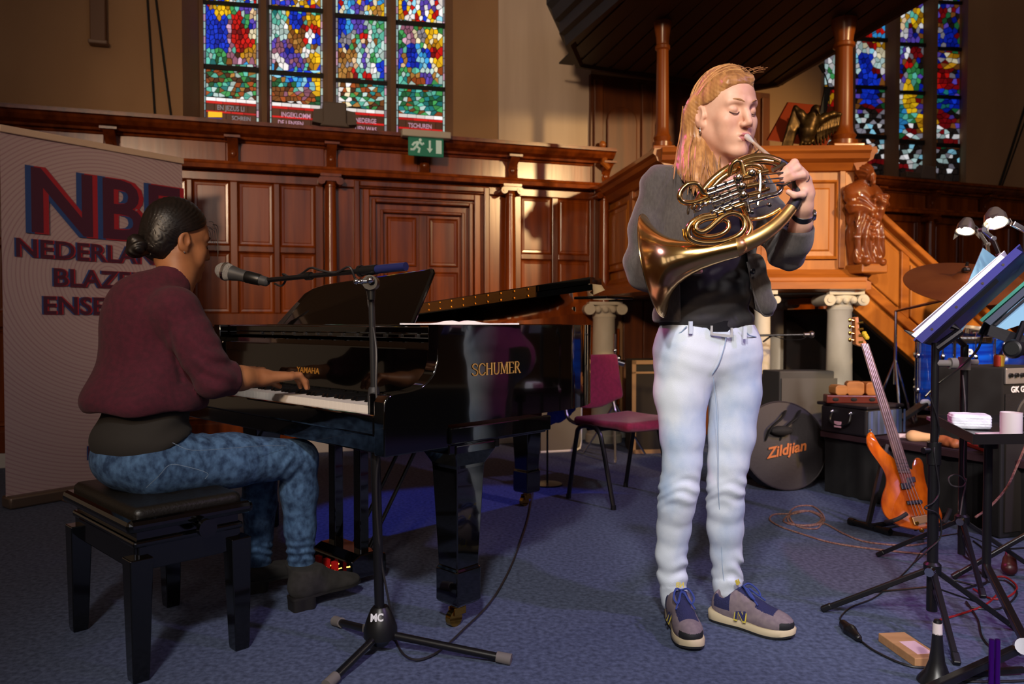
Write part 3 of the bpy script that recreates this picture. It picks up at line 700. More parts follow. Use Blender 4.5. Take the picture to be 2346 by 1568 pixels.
# ---- fittings on the left wall
def wp(W, px, py, y=0.): s__, z = W.sz(px, py, y); return W.M @ V((s__, y, z))
t = thing('exit_sign', 'green emergency exit sign with running figure hanging from a white lamp box', 'sign', wp(W1, 977, 352, -.24))
MS = frame(wp(W1, 976, 336, -.25), W1.d, V((0, 0, 1)), W1.n)
k = mpp(6.0)
mb = MB(MS); mb.box((-40*k, 1*k, -.05), (40*k, 0+13*k, .05)); 
a0 = V(wp(W1, 976, 309, -.25)); MT = frame(a0, W1.d, V((0, 0, 1)), W1.n)
mb = MB(MT); mb.box((-.185, -.025, -.04), (.185, .025, .04)); mb.build('lamp_box', mat('cream_plastic', 'c9bfae', .5), t, bevel=.006)
mb = MB(MS); mb.box((-.135, -.075, -.006), (.135, .075, .006)); mb.build('sign_plate', mat('exit_green', '1f7a5c', .4, emit=.12), t, bevel=.004)
XW = mat('sign_white', 'cfe8d8', .4, emit=.15)
mb = MB(MS); mb.box((.075, -.05, .007), (.118, .05, .009)); mb.build('sign_print', XW, t, smooth=0)
mb = MB(MS); mb.prism([(.02, .045), (.035, .045), (.035, -.015), (.05, -.015), (.0275, -.048), (.005, -.015), (.02, -.015)], .007, .009); mb.build('sign_print', XW, t, smooth=0)
mb = MB(MS)
mb.ell((-.045, .045, .008), (.012, .012, .002), 10)
for p in ([(-.055, .03), (-.075, -.005)], [(-.055, .03), (-.03, .012), (-.018, .022)], [(-.062, .028), (-.09, .02), (-.105, .0)], [(-.075, -.005), (-.05, -.02), (-.058, -.052)], [(-.078, -.008), (-.095, -.03), (-.12, -.03)]):
    mb.tube([(x, y, .008) for x, y in p], .009, 6)
mb.build('sign_print', XW, t)
# grey floodlight on the cornice, cables, wall box
def onwall(name, label, cat, px, py, hw, hh, dep, y, m, W=W1, extra=None):
    c = wp(W, px, py, y); M = frame(c, W.d, V((0, 0, 1)), W.n)
    return M, c
c = wp(W1, 766, 295, -.12); t = thing('floodlight', 'dark grey floodlight housing standing on the cornice before the big window', 'floodlight', c)
M = frame(c, W1.d, V((0, 0, 1)), W1.n); gm = mat('grey_housing', '5a4c42', .6)
mb = MB(M); mb.prism([(-.11, 0), (.11, 0), (.085, .035), (.085, .18), (-.085, .18), (-.085, .035)], -.07, .07); mb.build('housing', gm, t, smooth=0, bevel=.01)
mb = MB(M); mb.prism([(.085, .02), (.16, .03), (.15, .12), (.085, .13)], -.05, .05); mb.build('barn_door', gm, t, smooth=0)
mb = MB(M); mb.prism([(-.085, .02), (-.16, .03), (-.15, .12), (-.085, .13)], -.05, .05); mb.build('barn_door', gm, t, smooth=0)
M = frame(wp(W1, 226, 104, -.03), W1.d, V((0, 0, 1)), W1.n)
t = thing('column_speaker', 'tall narrow brown column speaker on the left plaster wall', 'speaker', wp(W1, 226, 104, -.03))
mb = MB(M); mb.box((-.05, .012, -.03), (.05, .75, .03)); mb.build('housing', mat('brown_housing', '6a4a34', .6), t, bevel=.008)
mb = MB(M); mb.box((-.06, 0, -.04), (.06, .03, .04)); mb.build('end_cap', mat('brown_cap', '7b6250', .5), t, bevel=.008)
for i, (p0, p1, W, lab) in enumerate((((334, -60), (355, 268), W1, 'dark cable hanging almost straight down the left plaster wall'), ((350, -60), (392, 268), W1, 'dark cable slanting down the left plaster wall'),
                           ((2352, 235), (2288, 432), W2, 'thick dark cable slanting down the far right plaster wall'), ((2358, 250), (2294, 432), W2, 'second dark cable beside the thick one at far right wall'))):
    a = wp(W, *p0, -.015); b = wp(W, *p1, -.015)
    pts = [a.lerp(b, q/8) + V((0, 0, -.01*math.sin(q/8*math.pi))) for q in range(9)]
    mb = MB(); mb.tube(pts, .007 if i != 2 else .012, 6); tag(mb.build('wall_cable', BLACKM), lab, 'cable')
c = wp(W2, 2118, 412, -.1); M = frame(c, W2.d, V((0, 0, 1)), W2.n); t = thing('wall_floodlight', 'small grey floodlight on the ledge under the right window', 'floodlight', c)
mb = MB(M); mb.prism([(-.1, 0), (.1, 0), (.08, .13), (-.06, .14)], -.05, .05); mb.build('housing', mat('pale_housing', '6f625a', .6), t, smooth=0, bevel=.01)
mb = MB(M); mb.box((-.28, 0, -.04), (-.1, .06, .04)); mb.build('ballast', gm, t, smooth=0, bevel=.006)

# ---- the rest of the hall behind the camera: plaster walls with tall daylit windows
def hall_wall(name, a, b, wins, first):
    a, b = V(a), V(b); d = (b-a).normalized(); L = (b-a).length; M = frame(a, d, V((-d.y, d.x, 0)))
    mb = MB(M); x = 0
    for x0, x1 in wins:
        mb.box((x, 0, 0), (x0, .4, 7.2)); mb.box((x0, 0, 0), (x1, .4, 2.9)); mb.box((x0, 0, 6.6), (x1, .4, 7.2)); x = x1
    mb.box((x, 0, 0), (L, .4, 7.2)); tag(mb.build(name, PLAST, smooth=0), kind='structure')
    for i, (x0, x1) in enumerate(wins):
        wo = tag(bpy.data.objects.new('window_%d' % (first+i), None), kind='structure'); col.objects.link(wo); wo.location = M @ V(((x0+x1)/2, .2, 2.9))
        mb = MB(M); mb.box((x0, .2, 2.9), (x1, .22, 6.6)); mb.build('pane', mat('daylit_glass', 'e6e2ea', .3, emit=1.5), wo, smooth=0)
        for q in (.33, .66): mb = MB(M); mb.box((x0+(x1-x0)*q-.05, .1, 2.9), (x0+(x1-x0)*q+.05, .24, 6.6)); mb.build('mullion', MULL, wo, smooth=0)
hall_wall('wall_front', (9.6, -8.5, 0), (-7, -8.5, 0), [(.4, 2.2), (3.2, 5.0), (6.0, 7.8), (10.5, 12.5)], 3)
hall_wall('wall_side', (9.6, 8.9, 0), (9.6, -8.5, 0), [(13.4, 16.4)], 7)
# ================================================================== PULPIT
pA, pB, pC, pD = V((.80, 6.55, 0)), V((1.04, 5.1, 0)), V((2.25, 5.05, 0)), V((2.55, 6.9, 0))
PT, PBt, CAN = 2.117, 1.20, 3.0
pul = thing('pulpit', 'oak panelled pulpit with carved corner figure, canopy and descending stair', 'pulpit', (1.6, 5.6, 0))
def face(a, b):
    d = (b-a).normalized(); return frame(a, d, V((-d.y, d.x, 0)))     # x along, y inwards, z up
def pface(a, b, z0, z1, npan, m=PULP, m2=PULP2):
    L = (b-a).length; M = face(a, b)
    mb = MB(M); mb.box((0, 0, z0), (L, .05, z1)); mb.build('parapet_board', m, pul, smooth=0)
    # plinth and cap mouldings
    mb = MB(M)
    prof = [(0, z0-.02), (-.10, z0), (-.10, z0+.045), (-.075, z0+.055), (-.075, z0+.075), (-.04, z0+.10), (-.02, z0+.13), (0, z0+.135)]
    mould(mb, -.05, L+.05, prof); mb.build('base_moulding', m2, pul, smooth=0)
    mb = MB(M)
    prof = [(.06, z1), (.06, z1+.005), (-.12, z1+.005), (-.13, z1-.03), (-.11, z1-.045), (-.10, z1-.075), (-.06, z1-.095), (-.03, z1-.14), (0, z1-.145)]
    mould(mb, -.06, L+.06, prof); mb.build('cap_moulding', m2, pul, smooth=0)
    w = (L-.12)/npan
    for i in range(npan):
        s0, s1 = .06+i*w+.05, .06+(i+1)*w-.05
        mb = MB(M); e = .05
        def rg(a_, y): return [(s0+a_, y, z0+.2+a_), (s1-a_, y, z0+.2+a_), (s1-a_, y, z1-.2-a_), (s0+a_, y, z1-.2-a_)]
        mb.loft([rg(0, .005), rg(0, -.022), rg(.012, -.028), rg(.022, -.012), rg(e, -.010), rg(e+.012, -.022)]); mb.build('panel', m, pul, smooth=0)
        for x0, x1 in ((s0-.05, s0-.012), (s1+.012, s1+.05)):
            mb = MB(M); mb.box((x0, -.02, z0+.14), (x1, .01, z1-.14)); mb.build('stile', m2, pul, smooth=0, bevel=.004)
pface(pA, pB, PBt, PT, 2); pface(pB, pC, PBt, PT, 2)
pface(pC, V((2.32, 5.5, 0)), PBt, PT, 1)
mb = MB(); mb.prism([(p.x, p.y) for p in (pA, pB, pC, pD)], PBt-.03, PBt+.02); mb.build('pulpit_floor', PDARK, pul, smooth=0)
# wooden back board on the wall behind the preacher
b0, b1 = W1.M @ V((W1.s(1347, 300), -.03, 0)), V((2.32, 6.98, 0))
M = face(b0, b1); L = (b1-b0).length
mb = MB(M); BKO = mat('shade_toned_oak', '6a350f', .4, c2='4e250a', scale=(12, 12, 1.1))  # oak colour darkened to carry the shadow on the back board
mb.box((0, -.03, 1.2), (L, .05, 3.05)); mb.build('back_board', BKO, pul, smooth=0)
for s0, s1 in ((.02, .10), (.46, .56), (1.0, 1.1), (L-.1, L-.02)):
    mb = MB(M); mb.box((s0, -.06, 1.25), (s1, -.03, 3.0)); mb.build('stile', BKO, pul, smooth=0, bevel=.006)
for s0, s1 in ((.14, .42), (.6, .96), (1.14, L-.14)):
    mb = MB(M); arch = [(s0, 1.4), (s1, 1.4), (s1, 2.68)] + [((s0+s1)/2+(s1-s0)/2*math.cos(q*math.pi/8), 2.68+.12*math.sin(q*math.pi/8)) for q in range(1, 8)] + [(s0, 2.68)]
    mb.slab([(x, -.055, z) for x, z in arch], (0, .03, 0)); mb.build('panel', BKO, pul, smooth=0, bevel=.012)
mb = MB(M); mb.tube([(.05, -.05, 2.42), (.1, -.09, 2.36), (.07, -.13, 2.30), (.12, -.12, 2.26)], [.03, .035, .03, .02], 8); mb.ell((.07, -.11, 2.45), (.03, .03, .035), 10); mb.build('carved_scroll', PULP2, pul)
# posts carrying the canopy
def post(p, z0, z1, r):
    h = z1-z0; mb = MB()
    mb.lathe([(r*1.55, 0), (r*1.55, .05), (r*1.2, .06), (r*1.4, .085), (r*1.1, .11), (r, .15), (r*.99, h*.4), (r*.9, h-.2), (r*1.15, h-.19), (r*1.15, h-.17), (r*.95, h-.16), (r*1.05, h-.11), (r*1.3, h-.05), (r*1.4, h)], (p.x, p.y, z0), n=24)
    o = mb.build('canopy_post', mat('post_oak', '8a4614', .3, c2='6a320c', scale=(12, 12, 1.1)), pul)
    mb = MB(); mb.box((p.x-r*1.7, p.y-r*1.7, z0-.03), (p.x+r*1.7, p.y+r*1.7, z0+.02)); mb.build('post_base', PULP2, o, smooth=0, bevel=.006)
post(D(1517, 345, 5.16), PT+.02, CAN, .043)
post(D(1931, 345, 5.12), PT+.02, CAN, .060)
# canopy (sounding board)
cp = [V((.34, 5.55)), V((.46, 6.05)), V((2.0, 6.75)), V((2.28, 6.55)), V((2.62, 4.7)), V((2.3, 4.0)), V((1.3, 3.75)), V((.62, 4.75))]
cc = sum(cp, V((0, 0)))/len(cp)
def ring(f, z): return [(cc.x+(p.x-cc.x)*f, cc.y+(p.y-cc.y)*f, z) for p in cp]
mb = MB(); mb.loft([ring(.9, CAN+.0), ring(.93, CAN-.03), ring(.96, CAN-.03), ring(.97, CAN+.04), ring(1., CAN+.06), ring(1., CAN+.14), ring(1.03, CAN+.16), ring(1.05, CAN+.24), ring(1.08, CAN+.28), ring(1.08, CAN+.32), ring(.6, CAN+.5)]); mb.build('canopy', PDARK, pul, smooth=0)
mb = MB()
for i in range(14):
    a = i/14
    p0 = V((.42+a*1.95, 6.0+a*.55)); p1 = V((.95+a*1.6, 4.2+a*.1-.25*math.sin(a*3.1)))
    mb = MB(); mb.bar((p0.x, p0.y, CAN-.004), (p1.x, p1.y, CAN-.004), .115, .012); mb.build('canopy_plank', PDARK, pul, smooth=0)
# carved figure on the corner: bearded robed apostle
def statue(base, z0, z1):
    S = SDF(.0042); H = z1-z0; fx, fy = V((.25, -.97, 0)), V((.97, .25, 0))
    def L(x, y, z): return base + fy*x + fx*y + V((0, 0, z0+z*H))
    S.chain([L(0, .0, .04), L(-.01, .01, .3), L(0, .0, .55), L(0, -.01, .74)], [.085, .085, .095, .07], .04)
    S.cap(L(-.06, .0, .72), L(.07, .0, .73), .05, .05, .04)
    S.cap(L(.0, .0, .76), L(.01, .02, .86), .035, .03, .02)
    S.ell(L(.012, .035, .90), (.042, .05, .06), k=.02); S.cap(L(.015, .075, .86), L(.02, .085, .79), .028, .014, .02)
    S.cap(L(.012, .085, .905), L(.012, .09, .885), .010, .012, .008)
    S.ell(L(.0, .01, .93), (.05, .052, .045), k=.02)
    S.chain([L(-.09, .0, .72), L(-.10, .05, .56), L(.0, .10, .52)], [.045, .04, .03], .02)
    S.chain([L(.10, .0, .72), L(.11, .06, .60), L(.03, .11, .64)], [.045, .04, .03], .02)
    S.cap(L(.06, .09, .45), L(.08, .12, .64), .02, .03, .015)
    for i in range(7):
        x = -.08+i*.027; S.chain([L(x*.9, .075, .50), L(x*1.2+.02*math.sin(i*2), .085, .26), L(x*1.1, .08, .03)], [.014, .018, .02], .012)
    for i in range(5): S.chain([L(-.08, .06, .66-i*.06), L(.0, .105, .54-i*.07), L(.09, .06, .50-i*.05)], [.012, .014, .012], .01)
    S.cap(L(-.05, .09, .02), L(-.055, .13, .015), .03, .025, .02); S.cap(L(.05, .09, .02), L(.06, .13, .015), .03, .025, .02)
    b3 = np.array(base); FY = np.array(fy); FX = np.array(fx)
    def wf(P):
        q = P-b3; x, y, z = q@FY, q@FX, (P[:, 2]-z0)/H
        robe = np.clip((.74-z)/.1, 0, 1)*np.clip(z/.06, 0, 1)
        f1 = np.sin(x*150 + 5*np.sin(z*7) + 9*(z-.4)*(x > .02))*.0055*np.clip((.52-z)/.1, 0, 1)
        f2 = np.sin((z*H + .7*x)*120 + 3*np.sin(x*30))*.0050*np.exp(-((z-.60)/.09)**2)
        hd = np.sin(z*H*260 + x*200)*.0022*(z > .78)*(y < .075) + np.sin(x*420)*.002*((z > .76) & (z < .87) & (y > .06))
        return robe*(f1+f2) + hd
    S.warp = wf
    return S.mesh()
mesh_obj('carved_figure', [statue(V((2.29, 5.03, 0)), 1.36, 2.02)], mat('carved_oak', '86431a', .3, c2='6a3212', scale=(9, 9, 3), coat=.5), pul)
mb = MB(); mb.prism([(2.18, 5.12), (2.24, 4.90), (2.42, 4.92), (2.42, 5.12)], 1.30, 1.36); mb.build('figure_bracket', PULP2, pul, smooth=0, bevel=.01)
# stair going down to the right
st0 = V((2.30, 5.12, 0)); std = V((.97, .24, 0)).normalized()
M = frame(st0, std, V((-std.y, std.x, 0)))
SL = .74
def band(s0, s1, z0a, z1a, y0, y1):       # sloping board between two heights at s=0
    mb = MB(M)
    mb.add([(s, y, z-SL*s) for s in (s0, s1) for y in (y0, y1) for z in (z0a, z1a)], [(0,1,3,2), (4,6,7,5), (0,2,6,4), (1,5,7,3), (0,4,5,1), (2,3,7,6)])
    return mb
top0, bot0 = 1.81, 1.06
SE = 1.42
band(0, SE, bot0, top0, 0, .04).build('stair_parapet', PULP, pul, smooth=0)
band(-.02, SE, top0-.02, top0+.03, -.06, .08).build('stair_handrail', PULP2, pul, smooth=0, bevel=.01)
band(-.02, SE, top0-.09, top0-.05, -.025, .0).build('stair_rail', PULP2, pul, smooth=0, bevel=.006)
band(-.02, SE, bot0+.17, bot0+.24, -.03, .0).build('stair_rail', PULP2, pul, smooth=0, bevel=.006)
band(-.02, SE, bot0, bot0+.13, -.012, .0).build('stair_string', PULP, pul, smooth=0, bevel=.004)
for i in range(4):
    s0 = .06+i*.36
    band(s0, s0+.27, bot0+.27, top0-.12, -.018, 0).build('panel', PULP, pul, smooth=0, bevel=.012)
    band(s0+.28, s0+.345, bot0+.24, top0-.09, -.024, 0).build('stile', PULP2, pul, smooth=0, bevel=.006)
for i in range(7):
    s0 = .02+i*.2; mb = MB(M); mb.box((s0, .04, max(0, 1.16-i*.165-.04)), (s0+.24, .8, max(.04, 1.16-i*.165))); mb.build('stair_tread', PULP2, pul, smooth=0)
band(0, SE, bot0-.9, bot0+.02, .78, .82).build('stair_shade_back', PDARK, pul, smooth=0)  # dark board added to stand for the shade beneath the stair
band(0, SE, bot0-.02, bot0+.02, .04, .8).build('stair_shade_soffit', PDARK, pul, smooth=0)  # dark sheet added for the same shade under the treads
# newel block low on the right, panelled wall under the pulpit
M2 = face(V((.95, 6.5, 0)), V((2.6, 6.85, 0)))
for i in range(9):
    mb = MB(M2); mb.box((.18*i, 0, 0), (.18*i+.172, .03, 1.18)); mb.build('under_plank', BKO, pul, smooth=0, bevel=.004)  # planks share the darkened oak, shade under the pulpit in their colour
# ---- stone columns under the pulpit
def stone_col(px, Y, top_px, r, label, z1=None):
    p = D(px, top_px, Y); z1 = z1 or p.z
    t = thing('stone_column', label, 'column', (p.x, p.y, 0), 'stone columns under the pulpit')
    mb = MB(); h = z1
    mb.lathe([(r*1.5, 0), (r*1.5, .06), (r*1.35, .07), (r*1.4, .11), (r*1.1, .14), (r*1.03, .2), (r, .5), (r*.9, h-.14), (r*1.0, h-.12), (r*.92, h-.1), (r*1.0, h-.06)], (p.x, p.y, 0), n=28); mb.build('shaft', STONE, t)
    mb = MB(); x, y = p.x, p.y
    mb.box((x-r*1.35, y-r*1.35, h-.025), (x+r*1.35, y+r*1.35, h)); 
    mb.lathe([(r*.95, h-.09), (r*1.25, h-.05), (r*1.25, h-.02)], (x, y, 0), n=20)
    for sx in (-1, 1):
        mb.cyl((x+sx*r*1.3, y-r*1.3, h-.06), (x+sx*r*1.3, y+r*1.3, h-.06), r*.45, n=16)
        mb.cyl((x+sx*r*1.3, y-r*1.38, h-.06), (x+sx*r*1.3, y-r*1.3, h-.06), r*.2, n=12)
    for q in (-.6, 0, .6): mb.ell((x+q*r, y-r*1.12, h-.06), (r*.28, r*.25, r*.3), 10)
    mb.build('capital', STONE, t)
stone_col(1924, 5.12, 668, .085, 'white stone column with scrolled capital under the pulpit corner beside the stair', 1.19)
stone_col(1384, 6.3, 690, .10, 'beige stone column behind the magenta chair and piano end', 1.15)
stone_col(1747, 5.02, 668, .055, 'slim white stone column just behind the standing player\'s hip', 1.19)
stone_col(1782, 6.1, 668, .08, 'shaded stone column farther back under the pulpit', 1.19)
# ---- eagle lectern on the pulpit rail
ez = PT+.01; eb = D(1850, 336, 5.02); eb.z = ez
t = thing('eagle_lectern', 'bronze eagle with spread wings before a red-brown book board on the pulpit rail', 'lectern', eb)
BRZ = mat('dark_bronze', '5a4526', .38, .8, c2='3a2a16', scale=(30, 30, 30))
S = SDF(.005)
def E(px, py, dy=0.): return D(px, py, 5.02+dy)
S.chain([E(1846, 322), E(1850, 300), E(1858, 278), E(1866, 258, -.02)], [.035, .05, .045, .028], .03)
S.ell(E(1868, 250, -.03), (.026, .035, .028), k=.015); S.cap(E(1872, 250, -.055), E(1878, 262, -.07), .012, .005, .008)
S.chain([E(1846, 284), E(1834, 262), E(1824, 248)], [.032, .026, .016], .02); S.chain([E(1868, 282), E(1890, 268), E(1908, 262), E(1926, 262)], [.032, .024, .018, .010], .02)
for i in range(7):
    q = i/6
    a_ = E(1840-q*18, 272-q*26, .01); S.chain([a_, a_.lerp(E(1806-q*8, 318+8*math.sin(q*3), .02), .6), E(1812-q*22, 346-q*4, .03)], [.015, .014, .006], .007)
    a_ = E(1872+q*50, 278-q*16, .01); S.chain([a_, a_.lerp(E(1872+q*44, 318-q*14, .02), .6), E(1874+q*40, 342-q*40, .03)], [.015, .013, .005], .007)
for q in (-12, -4, 4, 12): S.cap(E(1850+q, 322), E(1850+q*1.5, 337, -.03), .012, .008, .008)
S.cap(E(1852, 318, .02), E(1850, 336, .05), .035, .02, .02)
mesh_obj('eagle', [S.mesh()], BRZ, t)
mb = MB(); mb.slab([D(1758, 322, 5.06), D(1892, 338, 5.06), D(1936, 247, 5.24), D(1806, 234, 5.24)], (0, .03, .008)); mb.build('book_board', mat('red_brown_board', '7a2d14', .4), t, smooth=0, bevel=.004)
mb = MB(); mb.bar(D(1870, 330, 5.2), D(1896, 203, 5.2), .02, .04); mb.build('board_prop', BLACKM, t, smooth=0)
pm = D(1890, 215, 5.3)
t = thing('pulpit_microphone', 'thin gooseneck microphone rising above the eagle lectern', 'microphone', D(1896, 300, 5.3))
mb = MB(); mb.tube(smooth_path([D(1896, 300, 5.3), D(1900, 220, 5.3), D(1893, 180, 5.3), D(1886, 164, 5.3)], 5), .004, 6); mb.build('gooseneck', BLACKM, t)
mb = MB(); mb.tube([D(1888, 166, 5.3), D(1880, 148, 5.3)], [.012, .018], 10); mb.build('capsule', BLACKM, t)
# ================================================================== BANNER
bl = G(14, 1166); tl_h = 2.01; wdir = (V((-2.06, 4.83, 0)) - V((bl.x, bl.y, 0))).normalized(); BWD = 1.01
t = thing('roll_up_banner', 'white roll-up banner with red and blue offset lettering behind the pianist', 'banner', (bl.x, bl.y, 0))
MBN = frame(V((bl.x, bl.y, 0)), wdir, V((0, 0, 1)))       # local: x along, y up, z towards the viewer
def banner_mat():
    m = bpy.data.materials.new('banner_rings'); m.use_nodes = True; nt = m.node_tree; b = nt.nodes['Principled BSDF']
    b.inputs['Roughness'].default_value = .6
    uv = nt.nodes.new('ShaderNodeUVMap'); sub = nt.nodes.new('ShaderNodeVectorMath'); sub.operation = 'SUBTRACT'; sub.inputs[1].default_value = (.55, 1.24, 0)
    ln = nt.nodes.new('ShaderNodeVectorMath'); ln.operation = 'LENGTH'
    mu = nt.nodes.new('ShaderNodeMath'); mu.operation = 'MULTIPLY'; mu.inputs[1].default_value = 300.
    n = nt.nodes.new('ShaderNodeTexNoise'); n.noise_dimensions = '1D'; n.inputs['Scale'].default_value = 70.
    si = nt.nodes.new('ShaderNodeMath'); si.operation = 'SINE'
    mx = nt.nodes.new('ShaderNodeMath'); mx.operation = 'MULTIPLY'
    rp = nt.nodes.new('ShaderNodeValToRGB'); rp.color_ramp.elements[0].position = .12; rp.color_ramp.elements[1].position = .55
    rp.color_ramp.elements[0].color = lin('b9a2a4') + (1,); rp.color_ramp.elements[1].color = lin('a98a90') + (1,)
    L = nt.links.new
    L(uv.outputs[0], sub.inputs[0]); L(sub.outputs[0], ln.inputs[0]); L(ln.outputs['Value'], mu.inputs[0]); L(mu.outputs[0], si.inputs[0])
    L(ln.outputs['Value'], n.inputs['W']); L(n.outputs['Fac'], mx.inputs[0]); L(si.outputs[0], mx.inputs[1]); L(mx.outputs[0], rp.inputs[0]); L(rp.outputs[0], b.inputs['Base Color'])
    return m
mb = MB(MBN)
xs = [BWD*i/12 for i in range(13)]
mb.add([(x, y, .004*math.sin(x*6+y*2)) for y in (.06, .5, 1., 1.5, 1.99) for x in xs] + [(x, y, .004*math.sin(x*6+y*2)-.002) for y in (.06, .5, 1., 1.5, 1.99) for x in xs],
       [(j*13+i, j*13+i+1, j*13+i+14, j*13+i+13) for j in range(4) for i in range(12)] + [(65+j*13+i+13, 65+j*13+i+14, 65+j*13+i+1, 65+j*13+i) for j in range(4) for i in range(12)])
IM = MBN.inverted()
ban = mb.build('banner_panel', banner_mat(), t, smooth=60, uvf=lambda p: (IM @ p).to_2d())
mb = MB(MBN); mb.box((-.005, 1.975, -.012), (BWD+.005, 2.012, .016)); mb.build('top_rail', mat('cream_rail', 'd3b79f', .4), t, bevel=.004)
mb = MB(MBN); mb.box((-.005, .0, -.05), (BWD+.005, .065, .06)); mb.build('base_cassette', mat('alu_base', '6a5a50', .4, .5), t, bevel=.012)
for x in (.28, .8):
    mb = MB(MBN); mb.box((x-.03, 0, .05), (x+.03, .012, .18)); mb.build('foot', mat('alu_foot', '8d7464', .4, .5), t, bevel=.004)
RED, BLU, DRK = mat('print_red', 'a5202e', .6), mat('print_blue', '2c4a86', .6), mat('print_purple', '4a1c34', .6)
def bprint(txt, x, y, size, off, bold, sq=1.):
    for i, (dx, m, z) in enumerate(((-off, BLU, .0075), (off, RED, .0085), (0, DRK, .0095))):
        M = MBN @ Matrix.Translation((x+dx, y, z)); text_mb(txt, size, M, .0003, bold*(1 if i < 2 else .55), squeeze=sq).build('banner_lettering', m, ban, smooth=0)
bprint('NBE', .555, 1.475, .49, .022, .014, .98)
bprint('NEDERLANDS', .53, 1.335, .135, .006, .004, 1.12)
bprint('BLAZERS', .535, 1.185, .135, .006, .004, 1.12)
bprint('ENSEMBLE', .53, 1.03, .135, .006, .004, 1.12)
bprint('NBE', .52, .20, .11, .005, .003, 1.1)

# ================================================================== GRAND PIANO
PF = V((-.359, 2.14, 0)); pu = V((.72, -.694, 0)).normalized(); pv = V((-pu.y, pu.x, 0))
MP = frame(PF, pu, pv)                     # x: 0 at the treble side, negative to the bass; y: away from the player
def PW(x, y, z=0.): return MP @ V((x, y, z))
pno = thing('grand_piano', 'black lacquered grand piano with gold lettering on its side', 'piano', PW(-.7, .8))
def pb(fn, name, m, parent=pno, **k):
    mb = MB(MP); fn(mb); return mb.build(name, m, parent, **k)
curve = [(0, .20), (0, .75), (-.012, .86), (-.05, .98), (-.12, 1.09), (-.22, 1.2), (-.34, 1.3), (-.46, 1.4), (-.57, 1.51), (-.66, 1.63), (-.74, 1.75), (-.84, 1.85), (-.97, 1.915), (-1.12, 1.93), (-1.28, 1.90), (-1.40, 1.82), (-1.47, 1.70), (-1.49, 1.55), (-1.49, .20)]
cur = [(p.x, p.y) for p in smooth_path([(x, y, 0) for x, y in curve], 3)]
def inset(P, d):
    out = []
    for i, (x, y) in enumerate(P):
        a = P[max(i-1, 0)]; b = P[min(i+1, len(P)-1)]; tx, ty = b[0]-a[0], b[1]-a[1]; l = math.hypot(tx, ty)
        out.append((x - ty/l*d, y + tx/l*d))
    return out
inn = inset(cur, .045)
RT, RB = .972, .67
def rim(mb):
    n = len(cur); o = [(x, y) for x, y in cur]; i_ = inn
    vs = [(x, y, RB) for x, y in o] + [(x, y, RT) for x, y in o] + [(x, y, RT) for x, y in i_] + [(x, y, RB) for x, y in i_]
    fs = []
    for k in range(n-1):
        for a in range(4):
            fs.append((a*n+k, a*n+k+1, ((a+1) % 4)*n+k+1, ((a+1) % 4)*n+k))
    fs += [(0, n, 2*n, 3*n), (n-1, 4*n-1, 3*n-1, 2*n-1)]
    mb.add(vs, fs)
pb(rim, 'rim', LACQ, smooth=25)
pb(lambda m: m.prism([(x, y) for x, y in inn], .70, .72), 'soundboard', mat('soundboard', '8a5a24', .4), smooth=0)
armp = [(.0, .60), (.0, .755), (.012, .772), (.035, .779), (.09, .782), (.13, .79), (.16, .806), (.182, .83), (.195, .865), (.20, .905), (.20, RT), (.24, RT), (.24, .60)]
for x0, x1, nm in ((-.05, 0, 'treble_arm'), (-1.49, -1.44, 'bass_arm')):
    def arm(m, x0=x0, x1=x1): m.slab([(x0, y, z) for y, z in armp], (x1-x0, 0, 0))
    pb(arm, nm, LACQ, smooth=25, bevel=.004)
pb(lambda m: m.box((-1.48, .02, .60), (-.01, .70, .655)), 'key_bed', LACQ, smooth=0, bevel=.005)
pb(lambda m: m.box((-.012, .24, .61), (.012, .70, .66)), 'bed_moulding', LACQ, smooth=0, bevel=.004)
pb(lambda m: m.box((-1.44, .0, .655), (-.05, .03, .715)), 'key_slip', LACQ, smooth=0, bevel=.006)
for x0, x1 in ((-.12, -.05), (-1.44, -1.37)): pb(lambda m, x0=x0, x1=x1: m.box((x0, .03, .70), (x1, .21, .775)), 'cheek_block', LACQ, smooth=0, bevel=.01)
# keys
KW = 1.25/52; x0k = -1.37
IV = mat('ivory_key', 'e9e0d8', .25); EB = mat('ebony_key', '0a0a0b', .3)
wk = MB(MP); wk.box((0, 0, 0), (KW-.0012, .15, .022))
for i in range(52):
    pb(lambda m, i=i: m.box((x0k+i*KW, .035, .712), (x0k+(i+1)*KW-.0012, .20, .735)), 'white_key', IV, smooth=0)
for i in range(51):
    if (i + 5) % 7 in (2, 6): continue       # no sharp between E-F and B-C
    pb(lambda m, i=i: m.add([(x0k+(i+1)*KW-.006+dx, y, z) for z, dy, w_ in ((.735, 0, 0), (.747, .006, .001)) for dx, y in ((w_, .088+dy), (.011-w_, .088+dy), (.011-w_, .20), (w_, .20))],
                            [(0,1,5,4), (1,2,6,5), (2,3,7,6), (3,0,4,7), (4,5,6,7)]), 'black_key', EB, smooth=0)
pb(lambda m: m.slab([(-1.44, .205, .735), (-1.44, .215, .90), (-1.44, .235, .92), (-1.44, .26, .92), (-1.44, .26, .735)], (1.39, 0, 0)), 'fallboard', LACQ, smooth=0, bevel=.004)
pb(lambda m: m.box((-1.37, .196, .734), (-.12, .205, .742)), 'felt_strip', mat('red_felt', '5a0c10', .9), smooth=0)
M = MP @ Matrix.Translation((-.745, .207, .795)) @ Matrix.Rotation(math.radians(86), 4, 'X')
text_mb('YAMAHA', .030, M, .0004, .0004, squeeze=1.25).build('fallboard_lettering', mat('gold_dim', 'a8702c', .4, .3, emit=.10), pno, smooth=0)
pb(lambda m: m.box((-1.44, .24, .93), (-.05, .265, .945)), 'lid_rail', LACQ, smooth=0, bevel=.003)
